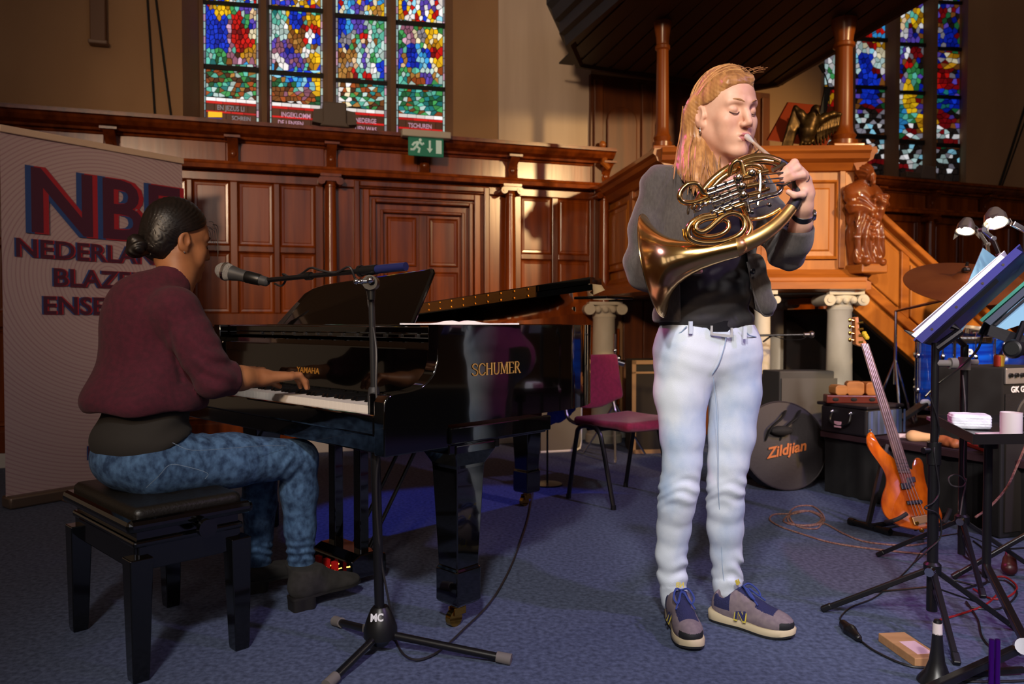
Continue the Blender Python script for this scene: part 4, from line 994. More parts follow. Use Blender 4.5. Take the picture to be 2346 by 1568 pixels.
for i in range(14):
    x = -1.15+i*.083
    pb(lambda m, x=x: m.box((x, .234, .934), (x+.012, .24, .944)), 'rail_glint', STEEL, smooth=0)  # small steel pieces imitate the keys' reflections along the rail
pb(lambda m: m.box((-1.445, .24, .945), (-.045, .95, .968)), 'top_shelf', LACQ, smooth=0, bevel=.003)
# music desk, leaning back, rounded top corners
def desk(m):
    A, B_, C_, D_ = V((-1.2, .33, .965)), V((-.30, .33, .965)), V((-.315, .45, 1.172)), V((-1.10, .45, 1.150))
    pts = [A, B_, B_.lerp(C_, .93), C_.lerp(D_, .02) + V((0, 0, .003)), C_.lerp(D_, .06), C_.lerp(D_, .5)+V((0, 0, -.006)), C_.lerp(D_, .88)+V((0, 0, -.012)), D_.lerp(A, .08)+V((.03, 0, -.008)), D_.lerp(A, .25)]
    m.slab(pts, (0, .018, -.004))
pb(desk, 'music_desk', LACQ, smooth=0, bevel=.006)
pb(lambda m: m.box((-1.22, .30, .964), (-.28, .36, .974)), 'desk_ledge', LACQ, smooth=0, bevel=.003)
pb(lambda m: m.slab([(-1.16, .315, .975), (-1.11, .315, .975), (-1.06, .36, 1.06), (-1.08, .36, 1.065)], (0, .004, 0)), 'desk_prop', STEEL, smooth=0)
# lid: main lid slightly raised on the treble side with the front flap folded back on it
aL = math.atan2(.12, 1.49)
def lidz(x, z): return .975 + (x+1.49)*math.tan(aL) + z
lidc = [(x*1.01+.012, y) for x, y in cur if y > .9]
lid_poly = [(.035, .90)] + lidc + [(-1.505, .90)]
def lid(m):
    n = len(lid_poly); m.add([(x, y, lidz(x, z)) for z in (0, .022) for x, y in lid_poly], [tuple(range(n)), tuple(range(2*n-1, n-1, -1))] + [(i, (i+1) % n, n+(i+1) % n, n+i) for i in range(n)])
pb(lid, 'lid', LACQ, smooth=25)
fl = [(.02, .905), (.0, 1.0), (-.12, 1.18), (-.35, 1.36), (-1.5, 1.36), (-1.505, .905)]
def flap(m):
    n = len(fl); m.add([(x, y, lidz(x, z)) for z in (.026, .05) for x, y in fl], [tuple(range(n)), tuple(range(2*n-1, n-1, -1))] + [(i, (i+1) % n, n+(i+1) % n, n+i) for i in range(n)])
pb(flap, 'lid_flap', LACQ, smooth=0)
pb(lambda m: m.box((-.02, .86, lidz(0, -.03)), (.13, 1.02, lidz(0, -.02))), 'lid_corner', LACQ, smooth=0, bevel=.003)
pb(lambda m: m.add([(x, .899+dy, lidz(x, z)) for dy in (0, -.003) for x, z in ((-1.49, .004), (-.24, .004), (-.24, .046), (-1.49, .046))], [(0,1,2,3), (7,6,5,4), (0,4,5,1), (1,5,6,2), (2,6,7,3), (3,7,4,0)]), 'piano_hinge', mat('hinge_brass', 'a8713a', .25, .9), smooth=0)
for i in range(13):
    for z in (.012, .038):
        x = -.28-i*.075
        pb(lambda m, x=x, z=z: m.cyl((x, .893, lidz(x, z)), (x, .897, lidz(x, z)), .0045, n=8), 'hinge_screw', BRASS)
# legs, casters, lyre
def leg(x, y):
    def f(m):
        def sq(h, z): return [(x-h, y-h, z), (x+h, y-h, z), (x+h, y+h, z), (x-h, y+h, z)]
        m.loft([sq(.085, .60), sq(.085, .575), sq(.062, .53), sq(.060, .52), sq(.046, .20), sq(.046, .195), sq(.052, .19), sq(.052, .085), sq(.046, .075)])
    o = pb(f, 'leg', LACQ, smooth=0, bevel=.004)
    pb(lambda m: (m.cyl((x, y, .06), (x, y, .08), .02), m.box((x-.016, y-.03, .035), (x-.012, y+.02, .062)), m.box((x+.012, y-.03, .035), (x+.016, y+.02, .062)), m.box((x-.016, y-.01, .056), (x+.016, y+.02, .062))), 'caster_fork', BRASS, o, bevel=.002)
    pb(lambda m: m.cyl((x-.011, y-.02, .027), (x+.011, y-.02, .027), .027, n=20), 'caster_wheel', BRASS, o)
leg(-.09, .36); leg(-1.38, .36); leg(-1.03, 1.70)
pb(lambda m: m.prism([(-.17, .25), (-.01, .25), (-.01, .47), (-.17, .47)], .575, .605), 'leg_plate', LACQ, smooth=0, bevel=.004)
pb(lambda m: m.cyl((-.12, .22, .61), (-.12, .2, .61), .012, n=12), 'leg_bolt', CHROME)
for x in (-.83, -.66): pb(lambda m, x=x: m.box((x-.022, .36, .10), (x+.022, .40, .61)), 'lyre_post', LACQ, smooth=0, bevel=.004)
pb(lambda m: (m.box((-.86, .36, .53), (-.63, .40, .545))), 'lyre_crosspiece', LACQ, smooth=0, bevel=.003)
pb(lambda m: m.slab([(-.88, .30, .03), (-.88, .46, .03), (-.88, .46, .10), (-.88, .42, .12), (-.88, .34, .12), (-.88, .30, .10)], (.27, 0, 0)), 'pedal_box', LACQ, smooth=0, bevel=.006)
for x in (-.80, -.745, -.69):
    pb(lambda m, x=x: m.tube([(x, .33, .065), (x, .27, .06), (x, .22, .055), (x, .17, .05)], [.009, .012, .018, .012], 10, flat=.5), 'pedal', BRASS)
    pb(lambda m, x=x: m.box((x-.013, .275, .045), (x+.013, .29, .09)), 'pedal_clip', mat('red_clip', 'c01a18', .4), smooth=0)
for x in (-.80, -.70): pb(lambda m, x=x: m.cyl((x, .44, .10), (x+.02, .78, .65), .008, n=8), 'lyre_rod', BLACK)
# serif lettering on the treble side
def letters(txt, x0, z0, h, ystep):
    st = dict(S=[('c', [(.62, .82), (.5, .97), (.3, 1), (.12, .9), (.1, .72), (.25, .58), (.5, .46), (.66, .3), (.62, .1), (.42, 0), (.2, .02), (.06, .16)])],
              C=[('c', [(.78, .8), (.62, .96), (.42, 1), (.2, .88), (.08, .5), (.2, .12), (.42, 0), (.62, .03), (.8, .2)])],
              H=[('l', (.15, 0, .15, 1)), ('l', (.72, 0, .72, 1)), ('t', (.15, .52, .72, .52)), ('s', (.15, 0)), ('s', (.15, 1)), ('s', (.72, 0)), ('s', (.72, 1))],
              U=[('l', (.15, .25, .15, 1)), ('t', (.7, .25, .7, 1)), ('c', [(.15, .28), (.2, .08), (.42, 0), (.62, .08), (.7, .28)]), ('s', (.15, 1)), ('s', (.7, 1))],
              M=[('t', (.14, 0, .14, 1)), ('l', (.86, 0, .86, 1)), ('l', (.16, 1, .5, .08)), ('t', (.5, .08, .84, 1)), ('s', (.14, 0)), ('s', (.86, 0)), ('s', (.12, 1)), ('s', (.88, 1))],
              E=[('l', (.15, 0, .15, 1)), ('t', (.15, 1, .6, 1)), ('t', (.15, .52, .5, .52)), ('t', (.15, 0, .64, 0)), ('t', (.6, 1, .62, .82)), ('t', (.64, 0, .68, .2)), ('s', (.1, 0)), ('s', (.1, 1))],
              R=[('l', (.15, 0, .15, 1)), ('c', [(.15, 1), (.42, 1), (.58, .86), (.56, .66), (.4, .54), (.18, .52)]), ('l', (.36, .52, .72, 0)), ('s', (.15, 0)), ('s', (.15, 1)), ('s', (.74, 0))])
    adv = dict(S=.74, C=.88, H=.9, U=.88, M=1.04, E=.76, R=.8)
    y = x0
    for ch in txt:
        mb = MB(MP)
        def pt(a, b): return V((.003, y+a*h*ystep, z0+b*h))
        def stroke(P, w):
            for a, b in zip(P[:-1], P[1:]):
                d = (b-a).normalized(); e = d*w*.35; mb.bar(a-e, b+e, .0014, w, up=(0, d.z, -d.y) if True else (1, 0, 0))
        for k_, a in st[ch]:
            if k_ == 'l': stroke([pt(a[0], a[1]), pt(a[2], a[3])], h*.13)
            elif k_ == 't': stroke([pt(a[0], a[1]), pt(a[2], a[3])], h*.055)
            elif k_ == 's': stroke([pt(a[0]-.1, a[1]), pt(a[0]+.1, a[1])], h*.045)
            else: stroke([V(p) for p in smooth_path([pt(*q) for q in a], 3)], h*.095)
        mb.build('side_lettering', mat('gold_letter', 'c99a58', .35, .3, emit=.05), pno, smooth=0)
        y += adv[ch]*h*ystep
letters('SCHUMER', .335, .815, .036, 1.02)
# open score lying on the piano's top
c0 = PW(-.25, .25, .972); c1 = PW(-.002, .55, .972); dv = (c1-c0); nv_ = V((-dv.y, dv.x, 0)).normalized()
t = thing('open_score', 'open white music score lying flat on top of the piano', 'sheet music', (c0+c1)/2)
for a, b, nm in ((0, .5, 'left_page'), (.5, 1, 'right_page')):
    mb = MB(); R_ = []
    for i in range(9):
        q = a+(b-a)*i/8; e = abs(q-.5)
        z = .006+.010*math.exp(-((e-.08)/.09)**2) + .006*max(0, e-.35)
        R_.append([c0+dv*q+nv_*w_+V((0, 0, zz)) for w_, zz in ((-.02, .002), (-.02, z), (.19, z), (.19, .002))])
    mb.loft(R_); mb.build(nm, PAPER, t, smooth=50)

# ================================================================== BENCH
bu, bv = pu, pv
n0 = G(325, 1560); n1 = G(172, 1446); n2 = G(556, 1482)
bc = (n1+n2)/2; bc.z = 0
MBH = frame(bc, bu, bv)
t = thing('piano_bench', 'black lacquered adjustable piano bench with padded leather seat', 'bench', bc)
hl_, hs_ = .25, .145
LACB = mat('black_worn_lacquer', '050505', .12, coat=.6)
def bb(fn, name, m=LACB, parent=t, **k):
    mb = MB(MBH); fn(mb); return mb.build(name, m, parent, **k)
def sqr(x, y, h, z): return [(x-h, y-h, z), (x+h, y-h, z), (x+h, y+h, z), (x-h, y+h, z)]
for sx in (-1, 1):
    for sy in (-1, 1):
        bb(lambda m: m.loft([sqr(sx*hl_, sy*hs_, .021, 0), sqr(sx*hl_, sy*hs_, .023, .02), sqr(sx*(hl_-.003), sy*(hs_-.003), .031, .34)]), 'leg', smooth=0, bevel=.003)
for sy in (-1, 1): bb(lambda m: m.box((-hl_, sy*(hs_-.005)-.012, .30), (hl_, sy*(hs_-.005)+.012, .37)), 'apron', smooth=0, bevel=.004)
for sx in (-1, 1): bb(lambda m: m.box((sx*(hl_-.005)-.012, -hs_, .30), (sx*(hl_-.005)+.012, hs_, .37)), 'apron', smooth=0, bevel=.004)
bb(lambda m: m.box((-hl_-.012, -hs_-.012, .365), (hl_+.012, hs_+.012, .385)), 'lower_moulding', smooth=0, bevel=.007)
bb(lambda m: m.box((-hl_-.0, -hs_-.0, .385), (hl_+.0, hs_+.0, .415)), 'lift_frame', smooth=0)
bb(lambda m: m.box((-hl_-.035, -hs_-.035, .412), (hl_+.035, hs_+.035, .448)), 'seat_frame', smooth=0, bevel=.014)
S = SDF(.008); Rm = [list(bu), list(bv), [0, 0, 1]]
S.rbox(MBH @ V((0, 0, .452)), (hl_+.012, hs_+.012, .024), Rm, .022); 
for i in (-.13, 0, .13):
    S.ell(MBH @ V((i, 0, .484)), (.012, .012, .012), k=.016, mode='s')
mesh_obj('seat_cushion', [S.mesh()], mat('dark_leather', '14110d', .42, bump=.15, bscale=120.), t)
bb(lambda m: (m.cyl((hl_+.0, .02, .40), (hl_+.06, .02, .40), .008), m.cyl((hl_+.055, .02, .40), (hl_+.075, .02, .40), .026, n=18)), 'height_knob', parent=t)

# ================================================================== VOCAL MICROPHONE ON BOOM STAND
hub = G(872, 1492); hub.z = 0
t = thing('boom_microphone_stand', 'black boom microphone stand with tripod base in front of the piano', 'microphone stand', hub)
top = D(850, 640, 2.26)
def hp(f): return V((hub.x, hub.y, 0)).lerp(V((top.x, top.y, 0)), f)
def pp(z): q = z/top.z; p = hp(q); return V((p.x, p.y, z))
mb = MB(); mb.lathe([(.022, 0), (.03, .012), (.05, .025), (.05, .05), (.042, .075), (.03, .105), (.022, .115)], (hub.x, hub.y, .02), n=24); hubo = mb.build('hub', BLACK, t)
mb = MB(); mb.cyl(pp(.10), pp(.62), .0145); mb.build('lower_tube', DKTUBE, t)
mb = MB(); mb.lathe([(.015, 0), (.019, .01), (.019, .15), (.016, .175), (.013, .18)], pp(.61), pp(.9)-pp(.61), n=20); mb.build('clutch_grip', mat('grip_grey', '2c2b2d', .6), t)
mb = MB(); mb.cyl(pp(.75), pp(1.09), .0095); mb.build('upper_tube', mat('grey_tube', '3a3a3c', .3, .6), t)
for foot, nm in ((G(1165, 1522), 'a'), (G(770, 1434), 'b'), (G(752, 1580), 'c')):
    f = V((foot.x, foot.y, .014)); s0 = V((hub.x, hub.y, .055)); d = (f-s0).normalized()
    mb = MB(); mb.cyl(s0+d*.02, f, .0115); lg = mb.build('tripod_leg', DKTUBE, t)
    mb = MB(); mb.cyl(f-d*.035, f+d*.008, .0155, .0165); mb.build('rubber_foot', RUB, lg)
mb = MB(); mb.cyl(D(832, 1440, 2.26), D(852, 1440, 2.27), .012, n=12); mb.build('thumb_screw', RUB, t)
Mt = frame(V((hub.x-.004, hub.y-.0405, .105)), V((1, .1, 0)), V((0, .25, .97)))
text_mb('MC', .03, Mt, .0006, .0012, squeeze=.85).build('hub_lettering', mat('white_tape_paint', 'dcdcdc', .6), hubo, smooth=0)
j = D(850, 648, 2.24)
mb = MB(); mb.cyl(j+V((0, -.02, 0)), j+V((0, .025, 0)), .022, n=18); mb.cyl(j, j+V((.001, 0, -.05)), .014, .011); mb.build('swivel', BLACK, t)
mb = MB(); mb.cyl(D(818, 646, 2.22), D(852, 644, 2.22), .006); mb.ell(D(816, 645, 2.22), .009); mb.ell(D(829, 645, 2.22), .008); mb.ell(D(848, 642, 2.21), .011); mb.build('swivel_handle', CHROME, t)
b0_, b1_ = D(930, 611, 2.16), D(616, 642, 2.47)
mb = MB(); mb.cyl(b0_, b0_.lerp(b1_, .2), .0125); mb.build('boom_counter_tube', mat('blue_tape', '1c2252', .35), t)
mb = MB(); mb.cyl(b0_.lerp(b1_, .19), b0_.lerp(b1_, .30), .0145); mb.cyl(b0_.lerp(b1_, .29), b0_.lerp(b1_, .31), .017); mb.build('boom_clutch', BLACK, t)
mb = MB(); mb.cyl(b0_.lerp(b1_, .66), b0_.lerp(b1_, .70), .0125); mb.build('boom_joint', BLACK, t)
mb = MB(); mb.cyl(b0_.lerp(b1_, .28), b1_, .0078); mb.build('boom_tube', DKTUBE, t)
m0, m1 = D(516, 622, 2.50), D(628, 650, 2.47)
tm = thing('vocal_microphone', 'silver ball-head vocal microphone held in front of the pianist\'s face', 'microphone', m1)
dm = (m1-m0).normalized()
mb = MB(); mb.lathe([(.004, -.031), (.016, -.028), (.025, -.017), (.0295, 0), (.0295, .006), (.027, .016), (.023, .027)], m0, dm, n=28); mb.build('grille', mat('steel_mesh', 'b4b1ae', .5, .5, bump=.9, bscale=420.), tm)
mb = MB(); mb.lathe([(.0302, -.002), (.0310, .001), (.0302, .008)], m0, dm, n=28); mb.build('grille_band', CHROME, tm)
mb = MB(); mb.lathe([(.025, .024), (.024, .032), (.020, .052), (.0155, .15), (.012, .155), (.009, .158)], m0, dm, n=24); mb.build('handle', mat('mic_grey', '38383a', .5), tm)
mb = MB(); mb.lathe([(.0185, .075), (.0205, .08), (.019, .125), (.0175, .128)], m0, dm, n=20); mb.cyl(m0+dm*.11, b1_, .008); mb.build('clip', BLACK, tm)
# microphone cable wound round the boom and running down to the floor
pts = [m1, D(645, 655, 2.47), D(655, 640, 2.46), D(648, 628, 2.45), D(668, 636, 2.42), D(690, 628, 2.41), D(712, 614, 2.36), D(735, 620, 2.33), D(770, 625, 2.30), D(800, 612, 2.25), D(815, 640, 2.26), D(838, 660, 2.28), D(845, 700, 2.28), D(851, 730, 2.27), D(862, 800, 2.22), D(862, 900, 2.20), D(873, 1010, 2.2), D(862, 1100, 2.22), D(870, 1260, 2.25), D(895, 1400, 2.26)]
pts += [G(x, y, .008) for x, y in ((905, 1462), (925, 1500), (960, 1512), (1010, 1490), (1065, 1440), (1120, 1385), (1160, 1320), (1190, 1250), (1212, 1180), (1222, 1110), (1230, 1080))]
mb = MB(); mb.tube(smooth_path(pts, 5), .0035, 6); tag(mb.build('microphone_cable', mat('dark_cable', '232022', .5)), 'thin dark cable winding down the boom stand and across the carpet to the piano', 'cable')
# ================================================================== PEOPLE
def axes(fw, up=(0, 0, 1)):
    fw = V(fw).normalized(); up = V(up); up = (up - fw*up.dot(fw)).normalized(); left = up.cross(fw)
    return left, fw, up                    # local x (her left), y (forward), z (up)
def head_sdf(hc, ax, s=1., h=.0022, lower=(0, 0, 0), neck=None, look=1):
    X, Y, Zv = ax; R = [list(X), list(Y), list(Zv)]
    def L(x, y, z): return hc + X*(x*s) + Y*(y*s) + Zv*(z*s)
    S = SDF(h)
    S.ell(L(0, -.012, .036), (.074*s, .094*s, .098*s), R, .02)             # skull
    S.ell(L(0, .018, -.025), (.061*s, .070*s, .085*s), R, .035)            # face mass
    S.ell(L(0, .045, .045), (.056*s, .042*s, .045*s), R, .03)              # forehead
    for q in (-1, 1):
        S.cap(L(q*.050, -.005, -.048), L(q*.015, .066, -.099), .020*s, .017*s, .03)   # jaw
        S.ell(L(q*.040, .060, -.022), (.024*s, .022*s, .022*s), R, .025)   # cheek bone
        S.ell(L(q*.034, .058, -.055), (.022*s, .02*s, .024*s), R, .025)    # cheek
        S.cap(L(q*.012, .089, .030), L(q*.044, .072, .030), .009*s, .008*s, .016)      # brow ridge
    S.ell(L(0, .078, -.102), (.020*s, .017*s, .017*s), R, .02)             # chin
    S.ell(L(0, .078, -.066), (.028*s, .020*s, .022*s), R, .02)             # mouth mound
    for q in (-1, 1):
        S.ell(L(q*.033, .094, .012), (.018*s, .014*s, .012*s), R, .014, 's')   # eye socket
        S.ell(L(q*.033, .073, .009), (.0145*s, .0145*s, .0125*s), R, .006)     # lid over the eye
    S.chain([L(0, .086, .020), L(0, .098, -.004), L(0, .109, -.026)], [.0085*s, .0085*s, .0105*s], .012)
    for q in (-1, 1): S.ell(L(q*.011, .098, -.032), (.0085*s, .010*s, .0075*s), R, .008)
    for q in (-1, 1): S.ell(L(q*.006, .103, -.040), (.0035*s, .005*s, .004*s), R, .003, 's')
    S.cap(L(-.016, .093, -.059), L(.016, .093, -.059), .0055*s, .0055*s, .006)
    S.cap(L(-.014, .092, -.071), L(.014, .092, -.071), .0065*s, .0065*s, .006)
    S.cap(L(-.022, .098, -.0648), L(.022, .098, -.0648), .0022*s, .0022*s, .004, 's')
    for q in (-1, 1):                                                       # ears
        er = [[R[0][i]*1. + R[1][i]*(-q*-.25) for i in range(3)], R[1], R[2]]
        S.ell(L(q*.079, -.014, -.004), (.009*s, .020*s, .033*s), R, .008)
        S.ell(L(q*.087, -.009, .002), (.007*s, .012*s, .019*s), R, .005, 's')
        S.ell(L(q*.073, -.002, -.029), (.008*s, .009*s, .010*s), R, .008)
        S.ell(L(q*.076, .004, -.004), (.006*s, .005*s, .007*s), R, .006)
    if neck is not None:
        S.chain([L(0, -.018, -.045), neck[0], neck[1]], [.052*s, .050*s, .062*s], .03)
        S.cap(L(.0, .02, -.075), neck[0], .04*s, .04*s, .03)
    return S, L
def face_bits(par, L, ax, brow, lash, s=1.):
    for q in (-1, 1):
        mb = MB(); mb.tube(smooth_path([L(q*.018, .0850, .003), L(q*.027, .0888, -.0022), L(q*.038, .0862, -.002), L(q*.047, .0775, .003)], 4), .0017*s, 6); mb.build('eyelashes', lash, par)
        mb = MB(); mb.tube(smooth_path([L(q*.013, .0975, .030), L(q*.026, .0945, .036), L(q*.040, .083, .037), L(q*.050, .070, .031)], 4), [.0030*s]*4+[.0034*s]*5+[.0024*s]*4, 6, flat=.8); mb.build('eyebrow', brow, par)
# ------------------------------------------------------------------ horn player
hp_root = thing('person', 'standing woman in grey blazer and light washed jeans playing a brass horn', 'person', (D(1620, 800, 2.44).x, 2.44, 0))
SKIN = mat('fair_skin', 'dcae96', .5, c2='cf9a82', scale=(18, 18, 18), spec=.4)
LIP = mat('lip_pink', 'b06a62', .45)
JEAN = mat('washed_denim', 'ccd3dd', .9, c2='7f9cc4', scale=(5.0, 5.0, 3.4), detail=5., lo=.48, hi=.76, bump=.2, bscale=500.)
GREYJ = mat('grey_jersey', '3e3836', .95, c2='48423f', scale=(160, 160, 60), sheen=.25, bump=.15, bscale=420.)
TEE = mat('charcoal_tee', '222024', .85, c2='2a2729', scale=(40, 40, 40))
DENIM = mat('blue_denim', '1c3454', .9, c2='4a6a90', scale=(48, 48, 34), detail=9., bump=.2, bscale=500.)
pf = lambda P: (CX + F_PX*P[..., 0]/P[..., 1], 740 - F_PX*(P[..., 2]-CAM_H)/P[..., 1])    # world -> pixel (approximate)
legL = [(1562, 800, 62, 2.43), (1560, 900, 60, 2.44), (1563, 1000, 49, 2.43), (1563, 1060, 43, 2.425), (1556, 1120, 43, 2.43), (1549, 1160, 40, 2.45), (1544, 1210, 37, 2.48), (1538, 1270, 34, 2.50), (1540, 1320, 31, 2.51), (1545, 1376, 28, 2.51)]
legR = [(1682, 800, 60, 2.47), (1683, 900, 58, 2.47), (1676, 1000, 51, 2.46), (1668, 1060, 44, 2.455), (1663, 1110, 41, 2.46), (1662, 1160, 40, 2.48), (1661, 1210, 39, 2.50), (1664, 1270, 34, 2.52), (1666, 1320, 31, 2.53), (1667, 1352, 30, 2.53)]
tf = V((.26, -.9656, 0)); tl = V((.9656, .26, 0)); TR = [list(tl), list(tf), [0, 0, 1]]
S = SDF(.0055)
for lg in (legL, legR): S.chain([D(x, y, Y) for x, y, w_, Y in lg], [w_*mpp(Y) for x, y, w_, Y in lg], .02)
S.ell(D(1620, 808, 2.46), (.158, .112, .11), TR, .05); S.ell(D(1620, 752, 2.46), (.150, .105, .06), TR, .04)
S.ell(D(1585, 840, 2.53), (.085, .085, .09), k=.05); S.ell(D(1665, 840, 2.56), (.085, .085, .09), k=.05)
S.fun(lambda P: P[..., 2] - D(1620, 738, 2.45).z, .004, 's') if False else None
zt = D(1620, 744, 2.36).z
S.fun(lambda P: zt - P[..., 2], .004, 's')
def jw(P):
    x, y = pf(P); ph = np.arctan2(P[:, 1]-2.47, P[:, 0]-.62)
    md = .55+.45*np.sin(x*.045+y*.02+P[:, 1]*30)
    kn = md*np.exp(-((y-1125)/34)**2)*.0046*np.sin((y + 10*np.sin(x*.06+y*.03) + .18*(x-1600))*.24)
    an = md*np.exp(-((y-1305)/42)**2)*.0052*np.sin((y + 16*np.sin(x*.06+1) - .45*(x-1600))*.17)
    cu = np.where((y > 1335) & (y < 1372) & (x > 1600) | (y > 1352) & (x < 1600), -.003, 0)
    hp_ = np.exp(-((y-815)/40)**2)*.0009*np.sin((y + .35*np.abs(x-1640))*.16)
    return kn + an + cu + hp_ + .0012*nz(P, 30.)
S.warp = jw
jeans = mesh_obj('jeans', [S.mesh()], JEAN, hp_root)
# seams, waistband, belt with buckle
STIT = mat('denim_seam', '8fa5bf', .9)
def surf_line(pts, r, name, m, par): mb = MB(); mb.tube(smooth_path(pts, 4), r, 6); return mb.build(name, m, par)
surf_line([D(1634, 865, 2.352), D(1642, 950, 2.372), D(1645, 1050, 2.395), D(1645, 1110, 2.398), D(1650, 1200, 2.445), D(1655, 1300, 2.478), D(1661, 1345, 2.486)], .0009, 'inseam', STIT, jeans)
surf_line([D(1664, 770, 2.343), D(1658, 800, 2.340), D(1646, 835, 2.343), D(1632, 858, 2.358)], .0014, 'fly_seam', STIT, jeans)
surf_line([D(1512, 752, 2.43), D(1530, 764, 2.385), D(1556, 764, 2.358), D(1573, 748, 2.345)], .002, 'pocket_seam', STIT, jeans)
surf_line([D(1702, 752, 2.36), D(1716, 768, 2.372), D(1732, 772, 2.40)], .002, 'pocket_seam', STIT, jeans)
bz = D(1620, 748, 2.36).z; bcn = D(1620, 752, 2.46)
def belt_pt(a, r_, z): return V((bcn.x, bcn.y, z)) + tl*(math.cos(a)*.150*r_) + tf*(math.sin(a)*.105*r_)
mb = MB(); mb.loft([[belt_pt(a, 1.0, bz-.017), belt_pt(a, 1.045, bz-.017), belt_pt(a, 1.045, bz+.017), belt_pt(a, 1.0, bz+.017)] for a in [i*2*math.pi/40 for i in range(40)]], closed=True); belt = mb.build('belt', mat('black_belt', '0d0d10', .4), hp_root)
a0, a1 = D(1630, 757, 2.338), D(1676, 762, 2.34)
mb = MB(); mb.bar(a0+V((0, 0, -.012)), a1+V((0, 0, -.012)), .006, .008); mb.bar(a0+V((0, 0, -.014)), a0+V((0, 0, .014)), .006, .008, up=(0, 1, 0)); mb.bar(a1+V((0, 0, -.014)), a1+V((0, 0, .014)), .006, .008, up=(0, 1, 0)); mb.build('buckle', mat('satin_buckle', 'dcdcdc', .35, .6), belt, smooth=0)
for px, py, Y in ((1582, 745, 2.332), (1706, 757, 2.345)):
    mb = MB(); c = D(px, py, Y); c.z -= .008; mb.obox(c, tl*.006, tf*.003, V((0, 0, .019))); mb.build('belt_loop', JEAN, jeans, smooth=0)
# T-shirt
S = SDF(.006)
S.ell(D(1618, 735, 2.46), (.158, .113, .07), TR, .05); S.ell(D(1620, 660, 2.46), (.146, .108, .12), TR, .05); S.ell(D(1616, 540, 2.47), (.158, .122, .16), TR, .05)
S.cap(D(1535, 430, 2.43), D(1705, 430, 2.52), .05, .05, .05)
zs0 = D(1640, 756, 2.36).z
S.fun(lambda P: P[..., 2]-zs0+.0, .004, 'x'); S.ops.pop()
S.fun(lambda P: zs0 - P[..., 2] , .004, 'i')
S.warp = lambda P: .0035*np.sin((pf(P)[1] + .25*(pf(P)[0]-1640) + 12*np.sin(pf(P)[0]*.03))*.13)*np.clip((pf(P)[1]-560)/120, 0, 1)
mesh_obj('tee_shirt', [S.mesh()], TEE, hp_root)
# blazer
S = SDF(.0055)
S.ell(D(1612, 540, 2.47), (.178, .140, .19), TR, .05); S.ell(D(1616, 650, 2.47), (.166, .128, .15), TR, .05); S.ell(D(1616, 725, 2.47), (.174, .130, .10), TR, .05)
S.cap(D(1516, 420, 2.43), D(1722, 428, 2.53), .058, .054, .06)
S.chain([D(1508, 432, 2.42), D(1484, 520, 2.42), D(1470, 600, 2.42)], [.056, .054, .050], .03)          # her right upper arm
S.chain([D(1470, 602, 2.42), D(1478, 625, 2.42), D(1512, 650, 2.44)], [.055, .055, .045], .02)
S.chain([D(1732, 440, 2.52), D(1775, 520, 2.42), D(1803, 576, 2.33)], [.058, .055, .054], .03)           # her left upper arm
S.chain([D(1803, 576, 2.33), D(1818, 555, 2.28), D(1830, 512, 2.235)], [.054, .052, .046], .02)
S.cap(D(1730, 600, 2.365), D(1748, 696, 2.365), .026, .038, .02)
def openv(P):
    x, y = pf(P)
    xl = np.interp(y, [380, 420, 500, 600, 745], [1600, 1596, 1588, 1556, 1560]); xr = np.interp(y, [380, 430, 500, 600, 650, 745], [1688, 1690, 1700, 1712, 1722, 1736])
    return np.maximum(np.maximum((xl-x)*.0014, (x-xr)*.0014), P[..., 1]-2.44)
S.fun(openv, .006, 's')
S.ops.append((lambda P: np.sqrt((P[..., 0]-D(1642, 380, 2.45).x)**2 + (P[..., 1]-2.45)**2 + ((P[..., 2]-D(1642, 385, 2.45).z)*.8)**2) - .066, V((-9, -9, 1.3)), V((9, 9, 1.7)), .01, 's'))
hemz = lambda x: np.interp(x, [1480, 1560, 1700, 1755, 1785], [738, 738, 690, 728, 715])
S.fun(lambda P: (pf(P)[1] - hemz(pf(P)[0]))*-.0014, .004, 's')
cz = (D(1834, 512, 2.235)); cd = (D(1838, 492, 2.22)-D(1818, 555, 2.28)).normalized()
S.ops.append((lambda P: -((P-np.array(cz)+.012*np.array(cd)) @ np.array(cd)), V(cz)-V((.08,)*3), V(cz)+V((.08,)*3), .003, 's'))
a_, b_ = np.array(D(1822, 545, 2.27)), np.array(D(1842, 470, 2.2))
S.cap(a_, b_, .036, .038, .003, 's')
def jk(P):
    x, y = pf(P)
    f1 = .0035*np.sin((x*.6+y*.8)*.11 + 2*np.sin(y*.03))*np.clip((x-1740)/40, 0, 1)
    f2 = .0018*np.sin((y*.9 - x*.7 + 10*np.sin(x*.04))*.10)*np.clip((1560-x)/60, 0, 1)
    arm = -.0025*np.exp(-((x-(1528+ (y-400)*-.05))/5)**2)*((y > 410) & (y < 620) & (P[:, 1] < 2.46))
    return f1+f2-arm+.001*nz(P, 24., 2.)
S.warp = jk
blz = mesh_obj('blazer', [S.mesh()], GREYJ, hp_root)
mb = MB(); c = D(1724, 622, 2.315); mb.lathe([(.009, 0), (.0095, .003), (.007, .005), (.005, .004)], c, tf, n=16); mb.build('button', mat('black_button', '111114', .25), blz)
# lapel edge lines
mb = MB(); mb.tube(smooth_path([D(1712, 600, 2.32), D(1722, 650, 2.325), D(1732, 690, 2.33), D(1748, 722, 2.345), D(1768, 722, 2.36), D(1773, 708, 2.37)], 5), .0025, 6); mb.build('hem_edge', GREYJ, blz)
